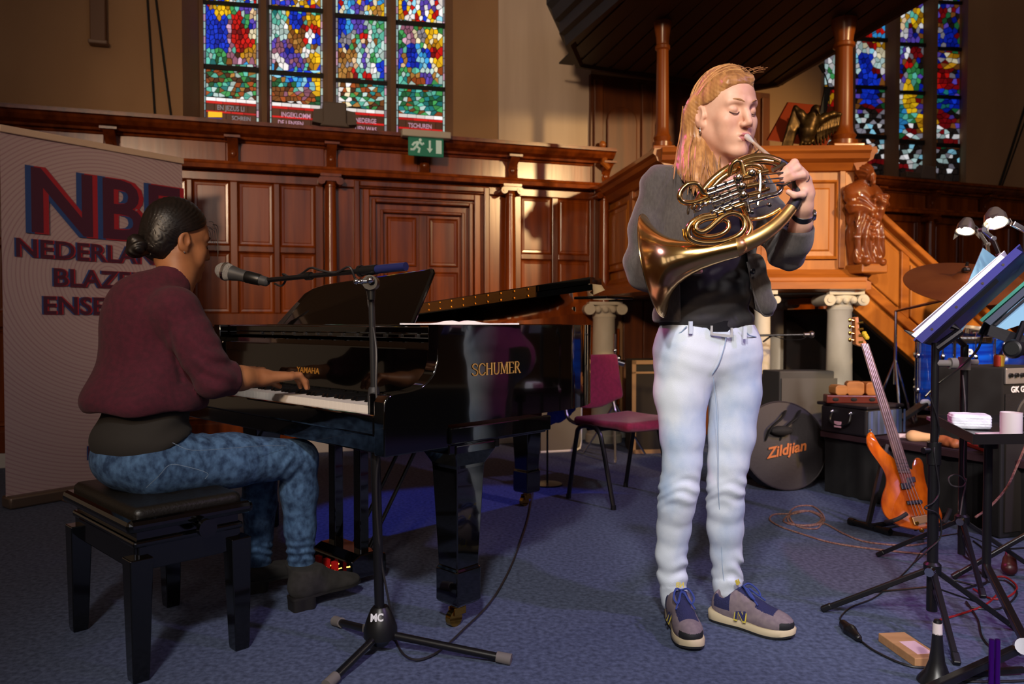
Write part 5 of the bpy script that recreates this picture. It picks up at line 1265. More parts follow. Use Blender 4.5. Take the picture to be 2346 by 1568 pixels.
# body: head, neck, arms, hands in one mesh
hc = D(1660, 266, 2.39); ph = math.radians(24); pt_ = math.radians(9)
fw = V((math.sin(ph)*math.cos(pt_), -math.cos(ph)*math.cos(pt_), -math.sin(pt_))); hax = axes(fw, (-.06, 0, 1))
HS = 1.06
S, HL = head_sdf(hc, hax, HS, neck=(D(1640, 372, 2.45), D(1636, 420, 2.47)))
S.ell(D(1634, 436, 2.45), (.11, .06, .05), TR, .05)
parts = [S.mesh()]
S = SDF(.003)                             # her left forearm and hand
wr_ = D(1841, 474, 2.185)
S.chain([D(1822, 548, 2.27), D(1836, 510, 2.225), wr_, D(1846, 446, 2.17)], [.031, .028, .0225, .022], .02)
S.cap(D(1846, 446, 2.17), D(1842, 404, 2.155), .020, .014, .012); S.cap(D(1850, 440, 2.175), D(1849, 414, 2.165), .018, .0125, .012); S.cap(D(1838, 440, 2.165), D(1832, 392, 2.15), .016, .0115, .012)
FG = [([(1833, 392, 2.15), (1820, 373, 2.135), (1803, 388, 2.125), (1790, 400, 2.125)], [.0115, .0105, .0095, .008]),
      ([(1842, 400, 2.15), (1826, 386, 2.132), (1806, 399, 2.122), (1791, 409, 2.125)], [.0115, .0105, .0095, .008]),
      ([(1849, 412, 2.158), (1838, 402, 2.135), (1814, 407, 2.122), (1794, 416, 2.125)], [.011, .0105, .0092, .008]),
      ([(1849, 432, 2.165), (1838, 446, 2.14), (1820, 448, 2.13), (1806, 440, 2.132)], [.0105, .0098, .0088, .0075])]
for pts, rs in FG: S.chain([D(*p) for p in pts], rs, .006)
S.chain([D(1838, 446, 2.19), D(1812, 416, 2.21), D(1792, 396, 2.205), D(1774, 383, 2.195)], [.015, .013, .011, .009], .008)
parts.append(S.mesh())
S = SDF(.0035)                            # her right forearm and hand reaching into the bell
rw = D(1520, 640, 2.40)
S.chain([D(1485, 632, 2.42), rw], [.032, .026], .02); S.cap(rw, D(1548, 612, 2.33), .026, .024, .02)
for q in range(4):
    b = D(1546+q*3, 600+q*9, 2.325-q*.002); S.chain([b, b+V((.03, -.025, .008)), b+V((.055, -.04, .004))], [.011, .010, .008], .006)
S.chain([D(1535, 612, 2.36), D(1548, 592, 2.33), D(1560, 582, 2.31)], [.013, .012, .009], .008)
parts.append(S.mesh())
S = SDF(.012); S.ell(D(1616, 560, 2.48), (.12, .085, .2), TR, .05); S.ell(D(1618, 740, 2.48), (.12, .08, .12), TR, .06); S.cap(D(1525, 432, 2.44), D(1715, 436, 2.53), .035, .035, .04)
S.cap(D(1616, 560, 2.48), D(1638, 430, 2.48), .06, .05, .04)
for lg in (legL, legR): S.chain([D(x, y, Y) for x, y, w_, Y in lg] , [w_*mpp(Y)*.78 for x, y, w_, Y in lg], .02)
S.chain([D(1520, 432, 2.44), D(1478, 600, 2.42), D(1486, 632, 2.42)], [.03]*3, .02); S.chain([D(1720, 440, 2.52), D(1803, 576, 2.33), D(1824, 545, 2.27)], [.032]*3, .02)
parts.append(S.mesh())
HX, HY, HZ = [np.array(a) for a in hax]; HC = np.array(hc)
def facemat(C):
    q = (C-HC)/HS; x, y, z = q@HX, q@HY, q@HZ
    return ((np.abs(x) < .021) & (y > .080) & (z < -.054) & (z > -.077) & (np.abs(x) < .021-.9*np.abs(z+.0655))).astype(int)
body = mesh_obj('body', parts, [SKIN, LIP], hp_root, facemat)
face_bits(body, HL, hax, mat('brow_blond', 'a87a54', .8), mat('lash_brown', '4a2c22', .8))
# hair
HAIR = mat('strawberry_blond', 'b9854e', .42, c2='8a5a2e', scale=(70, 70, 6), detail=3., sheen=.2)
S = SDF(.004); R_ = [list(a) for a in hax]
S.ell(HL(0, -.014, .042), (.082*HS, .103*HS, .101*HS), R_, .02)
S.ell(HL(0, -.075, -.04), (.065, .045, .07), R_, .03); S.ell(HL(-.05, -.05, -.02), (.035, .045, .06), R_, .02); S.ell(HL(.05, -.05, -.02), (.035, .045, .06), R_, .02)
S.cap(HL(.03, .066, .098), HL(-.045, .060, .082), .012, .013, .02)
def hairline(P):
    q = (P-HC)/HS; x, y, z = q@HX, q@HY, q@HZ
    yl = np.interp(z, [-.12, -.06, -.035, .022, .034, .05, .068, .085, .098], [-.022, -.026, -.034, -.014, .030, .052, .068, .084, .2])
    yl = yl - .10*np.clip(.03-np.abs(x-.02), 0, .03)*0
    return yl - y
S.fun(hairline, .006, 's')
# falling lengths
fall = [[HL(-.072, -.045, .03), D(1592, 300, 2.43), D(1580, 350, 2.40), D(1575, 405, 2.36)], [HL(-.06, -.05, -.03), D(1606, 320, 2.42), D(1600, 370, 2.38), D(1596, 424, 2.335)], [HL(-.05, -.05, -.05), D(1622, 330, 2.43), D(1622, 380, 2.39), D(1628, 428, 2.345)], [HL(-.07, -.06, .0), D(1585, 320, 2.45), D(1568, 372, 2.44), D(1562, 400, 2.40)],
        [HL(0, -.08, -.05), D(1620, 340, 2.50), D(1600, 400, 2.50)], [HL(.05, -.03, -.05), D(1700, 345, 2.47), D(1708, 380, 2.43), D(1714, 410, 2.40)], [HL(.06, -.01, -.05), D(1715, 345, 2.45), D(1722, 375, 2.42), D(1726, 396, 2.39)]]
for p in fall: S.chain([V(q) for q in smooth_path(p, 3)], [.030*(1-.35*i/(len(p)*3-3)) for i in range(len(p)*3-2)], .02)
def hw(P):
    q = P-HC; x, y, z = q@HX, q@HY, q@HZ
    a = np.arctan2(x, -(y+.02)); pxx, pyy = pf(P)
    g = np.where(z > -.03, np.sin((y*.75 + z*1.2 - .2*np.abs(x))*420 + 3*np.sin(x*60)), np.sin(pxx*.75 + 3*np.sin(pyy*.05+P[:, 1]*60)))
    return .0011*g
S.warp = hw
hair = mesh_obj('hair', [S.mesh()], HAIR, hp_root)
rnd = random.Random(5); mb = MB()
for i in range(150):                      # loose strands
    k_ = rnd.choice(fall); o = V((rnd.gauss(0, .016), rnd.gauss(0, .014), rnd.gauss(0, .006)))
    e = V((rnd.gauss(0, .016), rnd.gauss(0, .012)-.008, rnd.gauss(-.012, .022)))
    n_ = len(k_)-1
    mb.tube(smooth_path([V(p) + o + e*(j/n_)**2 + V((rnd.gauss(0, .004), -.012*(j/n_), 0)) for j, p in enumerate(k_)], 3), [.0022]*(n_*3)+[.0006], 4)
mb2 = MB()
for i in range(340):                      # strands combed from the parting over the crown and behind the ears
    y0 = rnd.uniform(-.085, .088); sgn = -1 if rnd.random() < .72 else 1; p = []; jr = 1+abs(rnd.gauss(0, .018)); jy = rnd.gauss(0, .004)
    for j in range(7):
        u_ = j/6; th = math.radians(86 - u_*(100 if sgn < 0 else 95)); y = y0 - (y0+.045)*u_**1.4 if y0 > -.045 else y0
        w_ = math.sqrt(max(.02, 1-(y/.108)**2))
        p.append(HL(sgn*.0835*jr*math.cos(th)*w_ + (.012*(1-u_)), -.014+y+jy*u_, .042+.1035*(1+(jr-1)*.6)*math.sin(th)*w_))
    (mb if i % 3 else mb2).tube(smooth_path(p, 3), .0013, 4)
mb2.build('hair_highlights', mat('blond_light', 'd0a068', .4), hair)
for i in range(10):
    b = HL(rnd.uniform(-.0, .05), rnd.uniform(.03, .07), .118+rnd.uniform(-.008, .008)); mb.tube(smooth_path([b, b+hax[1]*.02+V((.01, 0, .006)), b+hax[1]*.035+V((.02, 0, rnd.uniform(-.01, .012)))], 3), .0007, 4)
mb.build('hair_strands', HAIR, hair)
mb = MB(); e = HL(-.082, -.004, -.044); mb.lathe([(.001, .006), (.0035, .003), (.0045, -.002), (.003, -.008), (.001, -.010)], e, (0, 0, 1), n=12); mb.ell(e+V((0, 0, .007)), .0032, 8); mb.build('earring', mat('silver', 'e8e4e0', .15, 1.), body)
# ring and watch
mb = MB(); c = D(1845, 409, 2.147); dr = (D(1838, 402, 2.135)-D(1849, 412, 2.158)).normalized(); mb.lathe([(.0118, -.002), (.0128, 0), (.0118, .002)], c, dr, n=20, caps=False); mb.build('ring', mat('silver', 'e8e4e0', .15, 1.), body)
wc = D(1839, 494, 2.205); wd = (wr_-D(1822, 548, 2.27)).normalized()
mb = MB(); mb.lathe([(.0275, -.009), (.0292, -.008), (.0292, .008), (.0275, .009)], wc, wd, n=28, caps=False); wt = mb.build('watch_strap', mat('black_strap', '101012', .4), body)
mb = MB(); sd = V((.93, -.25, .2)); sd = (sd-wd*sd.dot(wd)).normalized(); mb.lathe([(.016, 0), (.0165, .004), (.0155, .008), (.012, .009)], wc+sd*.026, sd, n=20); mb.build('watch_case', CHROME, wt)
# trainers
SH_G, SH_N, SH_S, SH_B, SH_Y = mat('mauve_suede', '6f6168', .95, c2='7d6e72', scale=(60, 60, 60)), mat('navy_mesh', '22244e', .9, bump=.5, bscale=300.), mat('cream_sole', 'c9b795', .7), mat('black_outsole', '17171a', .7), mat('yellow_trim', 'b8a63c', .6)
def trainer(heel, toe, lean=0, side=1):
    heel, toe = V(heel), V(toe); heel.z = toe.z = 0; d = (toe-heel).normalized(); lft = V((-d.y, d.x, 0)); Ln = .268
    M = frame(heel - d*.01, d, lft)
    t_ = bpy.data.objects.new('trainer', None); 
    R = [list(d), list(lft), [0, 0, 1]]
    def Q(x, y, z): return M @ V((x, y, z))
    S = SDF(.0035)
    S.ell(Q(.20, 0, .045), (.068, .044, .036), R, .03); S.ell(Q(.12, 0, .052), (.085, .036, .045), R, .03); S.ell(Q(.045, 0, .055), (.048, .035, .052), R, .03); S.ell(Q(.075, 0, .085), (.052, .034, .036), R, .03)
    S.cap(Q(.085, 0, .10), Q(.15, 0, .072), .026, .026, .02)
    S.cap(Q(.055, 0, .14), Q(.052, 0, .09), .032, .030, .012, 's')
    S.fun(lambda P: P[..., 2]-.022, .004, 's'); S.ops[-1] = (lambda P: P[..., 2]-.022, S.lo, S.hi, .004, 'i'); S.ops[-1] = (lambda P: .022-P[..., 2], S.lo, S.hi, .003, 'i')
    Mi = np.array(M.inverted())
    def mf(C):
        L_ = C @ Mi[:3, :3].T + Mi[:3, 3]; x, y, z = L_.T
        o = np.zeros(len(C), int)
        o[(x > .155) & (x < .215) & (z > .045) & (np.abs(y) < .03)] = 1
        o[(x > .06) & (x < .155) & (np.abs(y) < .020) & (z > .07)] = 1
        o[(x > .015) & (x < .075) & (z > .055) & (np.abs(y) > .02)] = 1
        o[(x > .236) & (z < .055)] = 2
        o[z < .026] = 2
        return o
    sh = mesh_obj('trainer', [S.mesh()], [SH_G, SH_N, SH_B], hp_root, mf)
    out = [(-.008, 0), (0, -.03), (.05, -.036), (.11, -.034), (.18, -.046), (.23, -.04), (.262, -.018), (.27, .005), (.26, .03), (.22, .046), (.17, .046), (.1, .036), (.04, .036), (0, .03)]
    op = [(p.x, p.y) for p in smooth_path([(x, y, 0) for x, y in out], 3, True)]
    mb = MB(M)
    rings = []
    for z, f in ((.008, .97), (.010, 1.0), (.024, 1.01), (.030, .97)):
        rings.append([(.13+(x-.13)*f, y*f, z + (.010*max(0, (x-.2)/.07)**2 if True else 0) + (.012*max(0, .09-x)/.09 if z > .02 else 0)) for x, y in op])
    mb.loft(rings); mb.build('midsole', SH_S, sh, smooth=50)
    mb = MB(M); mb.loft([[(.13+(x-.13)*f, y*f, z + .010*max(0, (x-.2)/.07)**2) for x, y in op] for z, f in ((0, .95), (.003, .985), (.009, .985))]); mb.build('outsole', SH_B, sh, smooth=50)
    LC = mat('navy_lace', '2a3a80', .8)
    for i in range(5):
        x = .092+i*.017; z = .128-i*.0085
        mb = MB(M); mb.tube(smooth_path([(x-.008, -.024, z-.022), (x, -.012, z-.006), (x+.004, .0, z-.002), (x+.008, .012, z-.006), (x+.012, .024, z-.022)], 3), .0032, 6, flat=.6); mb.build('lace', LC, sh)
    for sg in (-1, 1):
        mb = MB(M); mb.tube(smooth_path([(.10, 0, .130), (.115, sg*.02, .138), (.14, sg*.032, .118), (.15, sg*.02, .105), (.12, sg*.006, .128)], 4), .0032, 6); mb.build('lace_bow', LC, sh)
        mb = MB(M); mb.tube(smooth_path([(.105, 0, .128), (.13, sg*.012, .118), (.165, sg*.03, .092)], 4), .0028, 6); mb.build('lace_end', LC, sh)
        # sewn letter on each flank
        mt = frame(Q(.112, sg*.0445, .036), d*(-1 if sg > 0 else 1), V((0, 0, 1)) + lft*(-sg*.36), None)
        text_mb('N', .062, mt, .0012, .004, squeeze=.85).build('side_letter', SH_Y, sh, smooth=0)
        mt2 = mt @ Matrix.Translation((0, .003, .0012)); text_mb('N', .055, mt2, .0012, .002, squeeze=.85).build('side_letter', SH_N, sh, smooth=0)
    mt = frame(Q(.088, 0, .134), lft*-1, V((0, 0, 1))+d*-.5)
    text_mb('NB', .022, mt, .001, .0008, squeeze=.9).build('tongue_letter', SH_Y, sh, smooth=0)
    return sh
s1 = trainer(G(1546, 1420), G(1590, 1500)); s2 = trainer(G(1640, 1420), G(1795, 1462))
for p in ((1547, 1386, 2.51), (1667, 1362, 2.53)):
    c = D(*p); mb = MB(); mb.cyl(c+V((0, 0, -.05)), c+V((0, 0, .03)), .036, .036, 18); mb.build('sock', mat('black_sock', '0d0d10', .9), hp_root)

# ------------------------------------------------------------------ pianist
Pc = V((-1.135, 2.36, .55))
pr = thing('person', 'seated pianist in burgundy sweater and blue jeans with dark hair in a low bun', 'person', (Pc.x, Pc.y, 0))
BSK = mat('brown_skin', 'a06a46', .5, c2='8e5a3a', scale=(20, 20, 20), spec=.4)
BUR = mat('burgundy_knit', '4a1024', .95, c2='3c0c1e', scale=(60, 60, 60), sheen=.03, bump=.25, bscale=380.)
PRr = [list(pu), list(pv), [0, 0, 1]]
hipR, hipL = Pc + pu*.085, Pc - pu*.085
knR, knL = D(683, 1052, 2.60), D(596, 1062, 2.76); anR, anL = D(690, 1292, 2.66), D(592, 1290, 2.80)
S = SDF(.006)
S.ell(Pc + pv*-.02 + V((0, 0, .015)), (.165, .135, .105), PRr, .05)
S.chain([hipR, hipR.lerp(knR, .5) + V((0, 0, .005)), knR], [.098, .083, .066], .03); S.chain([hipL, hipL.lerp(knL, .5), knL], [.098, .083, .066], .03)
S.chain([knR, knR.lerp(anR, .3), knR.lerp(anR, .65), anR], [.064, .062, .052, .045], .02); S.chain([knL, knL.lerp(anL, .4), anL], [.064, .060, .045], .02)
S.ell(Pc + V((0, 0, .08)) + pv*-.005, (.140, .105, .06), PRr, .05)
def pj(P):
    x, y = pf(P)
    return .004*np.exp(-((y-1270)/28)**2)*np.sin(y*.35+np.sin(x*.1)) + .004*np.exp(-((x-665)/30)**2-((y-1075)/40)**2)*np.sin((x+y*.8)*.22) + .003*np.exp(-((x-450)/40)**2-((y-1000)/60)**2)*np.sin((x*.9-y*.3)*.2) + .001*nz(P, 30.)
S.warp = pj
pjn = mesh_obj('jeans', [S.mesh()], DENIM, pr)
SEA = mat('denim_stitch', '6f8096', .9)
def pl(pts, name='jeans_seam', r=.0008): mb = MB(); mb.tube(smooth_path(pts, 4), r, 5); mb.build(name, SEA, pjn)
pl([D(395, 1015, 2.175), D(440, 1032, 2.19), D(520, 1028, 2.27), D(600, 1022, 2.40), D(655, 1022, 2.50)])
pl([D(335, 1118, 2.19), D(365, 1090, 2.165), D(388, 1066, 2.16), D(420, 1068, 2.17), D(474, 1084, 2.205), D(470, 1098, 2.21)])
# undershirt
S = SDF(.006)
S.ell(Pc + pv*-.012 + V((0, 0, .07)), (.172, .142, .10), PRr, .05); S.ell(Pc + pv*.005 + V((0, 0, .18)), (.142, .115, .12), PRr, .05)
S.warp = lambda P: .003*np.sin((pf(P)[1]+.5*(pf(P)[0]-350))*.12)*np.clip((pf(P)[0]-330)/80, 0, 1)
S.ops.append((lambda P: (Pc.z + .055 + .42*(((P-np.array(Pc)) @ np.array(pv))) - P[..., 2]), S.lo, S.hi, .004, 'i'))
mesh_obj('undershirt', [S.mesh()], mat('charcoal_top', '231f1c', .9), pr)
# sweater
shR, shL = D(404, 712, 2.31), D(352, 700, 2.58)
chest = D(352, 790, 2.43); hemc = Pc + V((0, 0, .20))
elR, wrR = D(486, 868, 2.335), D(602, 866, 2.475)
elL, wrL = shL + pv*.16 + V((0, 0, -.22)) - pu*.03, V((-1.06, 2.86, .80))
S = SDF(.006)
S.ell(chest, (.158, .140, .17), PRr, .06); S.ell(D(345, 880, 2.41), (.168, .152, .16), PRr, .06); S.ell(hemc + V((0, 0, -.01)), (.182, .176, .09), PRr, .06)
S.cap(shR + pu*-.03, shL + pu*.03, .062, .062, .06); S.cap(D(372, 668, 2.42), D(398, 640, 2.44), .075, .060, .05)
S.ell(D(310, 730, 2.38), (.12, .09, .13), PRr, .06)
S.cap(shR, shR.lerp(elR, .35), .072, .068, .03); S.chain([shR.lerp(elR, .35) + pu*.012, shR.lerp(elR, .7) + pu*.016, elR + pu*.012], [.068, .064, .060], .008); S.cap(elR + pu*.012, elR.lerp(wrR, .42), .060, .052, .012)
S.chain([shL, elL], [.07, .06], .04); S.cap(elL, elL.lerp(wrL, .4), .058, .05, .02)
hz = hemc.z - .04
S.ops.append((lambda P: hz + .0*P[..., 0] - P[..., 2], S.lo, S.hi, .004, 'i'))
cfd = (wrR-elR).normalized(); cf = elR.lerp(wrR, .40)
S.ops.append((lambda P: ((P-np.array(cf)) @ np.array(cfd)), cf-V((.09,)*3), cf+V((.09,)*3), .004, 'i'))
S.ops.append((lambda P: np.sqrt((P[..., 0]-D(408, 630, 2.45).x)**2 + (P[..., 1]-2.455)**2 + ((P[..., 2]-D(408, 622, 2.45).z))**2) - .055, V((-9, -9, 1.)), V((9, 9, 1.4)), .008, 's'))
def sw(P):
    x, y = pf(P)
    sl_ = .0055*np.sin((y - .55*(x-500))*.16 + np.sin(x*.05))*np.exp(-((x-495)/48)**2-((y-835)/70)**2)
    bk = .006*np.sin((x*.8+y*.5)*.05)*np.clip((y-760)/100, 0, 1)*np.clip((460-x)/60, 0, 1)
    arm = .006*np.exp(-((x-(386+.0*(y-700)+ 30*np.clip((y-760)/120, 0, 1)))/6)**2)*((y > 705) & (y < 880))
    return sl_ + bk + arm + .0012*nz(P, 22.)
S.warp = sw
mesh_obj('sweater', [S.mesh()], BUR, pr)
# body
hc2 = D(406, 556, 2.475); fw2 = V((.66, .75, -.17)); hax2 = axes(fw2, (.0, 0, 1))
S, HL2 = head_sdf(hc2, hax2, .97, neck=(D(408, 630, 2.45), D(396, 668, 2.44)))
parts = [S.mesh()]
def pianist_hand(wr, fdir, side, spread=.019):
    """relaxed playing hand: palm, four bent fingers of unequal length, thumb from the side of the palm"""
    fd = V(fdir).normalized(); lt = V((0, 0, 1)).cross(fd)*side; S = SDF(.003)
    kn = wr + fd*.085 + V((0, 0, .012))
    for q in (-1.5, -.5, .5, 1.5): S.cap(wr + lt*(q*.010), kn + lt*(q*spread), .018, .0125, .018)
    for q, l_ in ((-1.5, .9), (-.5, 1.05), (.5, 1.0), (1.5, .78)):
        a = kn + lt*(q*spread); b = a + fd*(.042*l_) + V((0, 0, .006)); c = b + fd*(.024*l_) + V((0, 0, -.020)); e = c + fd*(.008*l_) + V((0, 0, -.021))
        S.chain([a, b, c, e], [.0115, .0098, .0088, .0072], .006)
    S.chain([wr + fd*.02 + lt*-.026, wr + fd*.055 + lt*-.045 + V((0, 0, -.012)), wr + fd*.085 + lt*-.05 + V((0, 0, -.026))], [.016, .012, .009], .012)
    return S
S = pianist_hand(wrR, pv + pu*.02 + V((0, 0, -.12)), -1)
S.chain([elR.lerp(wrR, .25), elR.lerp(wrR, .55), wrR], [.042, .037, .025], .02); parts.append(S.mesh())
S = pianist_hand(wrL, pv + V((0, 0, -.15)), 1); S.chain([elL.lerp(wrL, .3), wrL], [.04, .025], .02); parts.append(S.mesh())
S = SDF(.012); S.ell(chest, (.11, .08, .15), PRr, .05); S.cap(shR, shL, .035, .035, .04); S.cap(chest, Pc, .09, .09, .05); S.cap(D(396, 668, 2.44), chest, .05, .06, .05)
S.chain([shR, elR, elR.lerp(wrR, .4)], [.04]*3, .02); S.chain([shL, elL, elL.lerp(wrL, .4)], [.04]*3, .02)
S.chain([hipR, knR, anR], [.07, .045, .032], .02); S.chain([hipL, knL, anL], [.07, .045, .032], .02); S.cap(hipL, hipR, .08, .08, .04); parts.append(S.mesh())
HC2 = np.array(hc2); HX2, HY2, HZ2 = [np.array(a) for a in hax2]
pbody = mesh_obj('body', parts, [BSK], pr)
face_bits(pbody, HL2, hax2, mat('brow_black', '16100c', .8), mat('lash_black', '100c0a', .8))
HB = mat('black_hair', '0e0a09', .42, c2='1a1210', scale=(80, 80, 12), spec=.4)
S = SDF(.0035); R2_ = [list(a) for a in hax2]
S.ell(HL2(0, -.014, .042), (.083, .104, .104), R2_, .02); S.ell(HL2(0, -.065, -.02), (.062, .05, .07), R2_, .03)
def hl2(P):
    q = P-HC2; x, y, z = q@HX2, q@HY2, q@HZ2
    yl = np.interp(z, [-.12, -.06, -.035, .022, .04, .06, .08, .10, .12], [-.045, -.04, -.034, -.014, .022, .05, .068, .08, .2])
    return yl - y
S.fun(hl2, .006, 's')
S.ops.append((lambda P: -(((P-HC2)@HZ2) + .075 + .5*(((P-HC2)@HY2)+.05)), S.lo, S.hi, .01, 'i'))
def hw2(P):
    q = P-HC2; x, y, z = q@HX2, q@HY2, q@HZ2
    return .0010*np.sin(np.arctan2(z+.03, y+.12)*95 + 2*np.sin(x*60)) + .0006*nz(P, 45., 1.)
S.warp = hw2
phair = mesh_obj('hair', [S.mesh()], HB, pr)
S = SDF(.003); bunc = HL2(-.0, -.122, -.045)
for i in range(7):
    a = i*.9; S.ell(bunc + hax2[0]*(.018*math.cos(a)) + hax2[2]*(.018*math.sin(a)) + hax2[1]*(-.006*(i % 3)), (.021, .021, .019), k=.008)
S.cap(bunc, HL2(0, -.09, -.035), .028, .026, .015)
S.warp = lambda P: .0016*np.sin(((P-np.array(bunc))@HX2)*300 + 4*np.sin(((P-np.array(bunc))@HZ2)*90))
mesh_obj('hair_bun', [S.mesh()], HB, phair)
mb = MB(); mb.lathe([(.031, -.002), (.034, 0), (.031, .002)], HL2(0, -.098, -.035), HL2(0, -.122, -.05)-HL2(0, -.09, -.035), n=20, caps=False); mb.build('hair_tie', mat('grey_tie', '6a6460', .5), phair)
mb = MB()
for i in range(8): b = HL2(random.uniform(-.05, .03), .088, .085+random.uniform(-.02, .015)); mb.tube(smooth_path([b, b+hax2[1]*.018+V((0, 0, -.004)), b+hax2[1]*.022+V((0, 0, -.03-.01*i))], 3), .0007, 4)
mb.build('loose_strands', HB, phair)
mb = MB(); e = HL2(-.083, -.004, -.052); 
mb.ell(HL2(-.080, -.008, -.040), .003, 10); mb.build('earring', mat('silver', 'e8e4e0', .15, 1.), pbody)
# ankle boots
BOOT = mat('charcoal_suede', '221f1c', .95, c2='2b2826', scale=(50, 50, 50)); HEEL = mat('boot_heel', '15120f', .6)
def boot(heel, toe, an, lift):
    heel, toe = V(heel), V(toe); d = (toe-heel); Ln = d.length; d.normalize(); lft = V((0, 0, 1)).cross(d).normalized(); upv = d.cross(lft)
    def Q(x, y, z): return heel + d*x + lft*y + upv*z
    R = [list(d), list(lft), list(upv)]
    S = SDF(.004)
    S.ell(Q(.04, 0, .065), (.05, .036, .045), R, .03); S.ell(Q(.13, 0, .052), (.08, .038, .035), R, .03); S.ell(Q(.205, 0, .042), (.052, .037, .026), R, .03)
    top_ = an + V((0, 0, .015)); S.chain([Q(.05, 0, .07), Q(.055, 0, .10), top_], [.042, .044, .052], .03); S.cap(Q(.12, 0, .07), Q(.075, 0, .10), .035, .042, .03)
    S.ops.append((lambda P: ((P-np.array(top_)) @ np.array([0, 0, 1.])), top_-V((.09,)*3), top_+V((.09,)*3), .003, 'i'))
    S.ops.append((lambda P: -(((P-np.array(heel)) @ np.array(upv)) - .03), S.lo, S.hi, .003, 'i'))
    b = mesh_obj('ankle_boot', [S.mesh()], BOOT, pr)
    out = [(-.006, 0), (0, -.03), (.06, -.036), (.12, -.034), (.19, -.041), (.235, -.03), (.262, 0), (.235, .03), (.19, .041), (.12, .034), (.06, .036), (0, .03)]
    op = [(p.x, p.y) for p in smooth_path([(x, y, 0) for x, y in out], 3, True)]
    mb = MB(); mb.loft([[Q(x, y, z) for x, y in op] for z in (.026, .035)]); mb.build('sole', HEEL, b, smooth=40)
    mb = MB(); mb.loft([[Q(x*.33-.002, y*f, z) for x, y in op] for z, f in ((-.012, .9), (.028, 1.))]); mb.build('heel', HEEL, b, smooth=40)
hb = G(668, 1392, .012); tb = D(812, 1352, hb.y+.15); boot(hb, tb, D(690, 1300, 2.66), 0)
hb = G(560, 1352, .012); tb = G(645, 1352, .02); tb = hb + (V((.8, .5, 0)).normalized())*.25; boot(hb, tb, D(585, 1302, 2.80), 0)
# ================================================================== FRENCH HORN
GB = mat('horn_gold_brass', 'efc684', .16, 1., c2='e0b26c', scale=(14, 14, 14))
GBM = mat('horn_tail_brass', 'e3bd7c', .34, 1., c2='d4aa66', scale=(20, 20, 20))
NS = mat('horn_nickel', 'd9cfc2', .1, 1.)
hr_ = thing('french_horn', 'polished brass french horn with wide flared bell held by the standing woman', 'horn', D(1620, 590, 2.15))
def ht(pts, r, name, m=GB, n=12, sm=6, par=None, **k):
    r = tuple(q*1.18 for q in r) if isinstance(r, tuple) else r*1.18
    mb = MB(); P = smooth_path([D(*p) if len(p) == 3 else V(p) for p in pts], sm)
    if isinstance(r, tuple): r = [r[0]+(r[1]-r[0])*i/(len(P)-1) for i in range(len(P))]
    mb.tube(P, r, n, **k); return mb.build(name, m, par or hr_)
rc = D(1497, 609, 2.225); ax_ = V((-.905, .38, -.19)).normalized()
prof = [(.152, 0), (.150, .0015), (.136, .008), (.116, .018), (.098, .030), (.082, .044), (.068, .062), (.057, .084), (.048, .108), (.041, .135), (.036, .165), (.032, .20), (.029, .24)]
mb = MB(); n_ = 56
xx = ax_.orthogonal().normalized(); yy = ax_.cross(xx)
inner = [(max(r-.0016, .001), d+.0005) for r, d in prof]
mb.loft([[rc - ax_*d + (xx*math.cos(2*math.pi*k/n_) + yy*math.sin(2*math.pi*k/n_))*r for k in range(n_)] for r, d in list(reversed(inner)) + prof], caps=False)
bell = mb.build('bell', GB, hr_, smooth=50)
mb = MB(); mb.tube([rc + (xx*math.cos(2*math.pi*k/n_) + yy*math.sin(2*math.pi*k/n_))*.152 for k in range(n_)], .0022, 8, closed=True); mb.build('bell_rim', GB, bell)
e0 = rc - ax_*.235; e1 = rc - ax_*.20
tail = [e1, e0, D(1700, 561, 2.145), D(1738, 543, 2.14), D(1768, 523, 2.14), D(1793, 500, 2.145), D(1815, 474, 2.15)]
P = smooth_path(tail, 6); rr = [.0318 + (.0165-.0318)*(i/(len(P)-1))**.75 for i in range(len(P))]
mb = MB(); mb.tube(P, rr, 28); mb.build('bell_tail', GBM, hr_)
ht([(1813, 477, 2.15), (1822, 462, 2.155), (1828, 440, 2.165), (1826, 415, 2.175), (1812, 393, 2.18), (1792, 377, 2.18), (1778, 369, 2.178)], (.0152, .0108), 'hand_guard', mat('black_leather', '121114', .45), 16)
ht([(1784, 373, 2.178), (1760, 364, 2.175), (1730, 361, 2.17), (1700, 369, 2.165), (1660, 392, 2.16), (1630, 416, 2.16), (1610, 440, 2.16), (1598, 462, 2.165), (1588, 480, 2.175)], (.0115, .008), 'main_branch', GB, 16)
ht([(1768, 372, 2.165), (1740, 369, 2.155), (1712, 374, 2.15), (1680, 392, 2.145), (1650, 412, 2.145), (1626, 438, 2.145)], .0075, 'inner_branch', GB, 14)
ht([(1745, 440, 2.155), (1748, 410, 2.15), (1742, 385, 2.145), (1720, 378, 2.14), (1704, 384, 2.14), (1702, 400, 2.14)], .0068, 'inner_branch', GB, 14)
ht([(1672, 402, 2.135), (1676, 380, 2.13), (1688, 369, 2.125), (1698, 374, 2.125), (1703, 392, 2.125), (1706, 405, 2.125)], .0062, 'valve_loop', GB, 14)
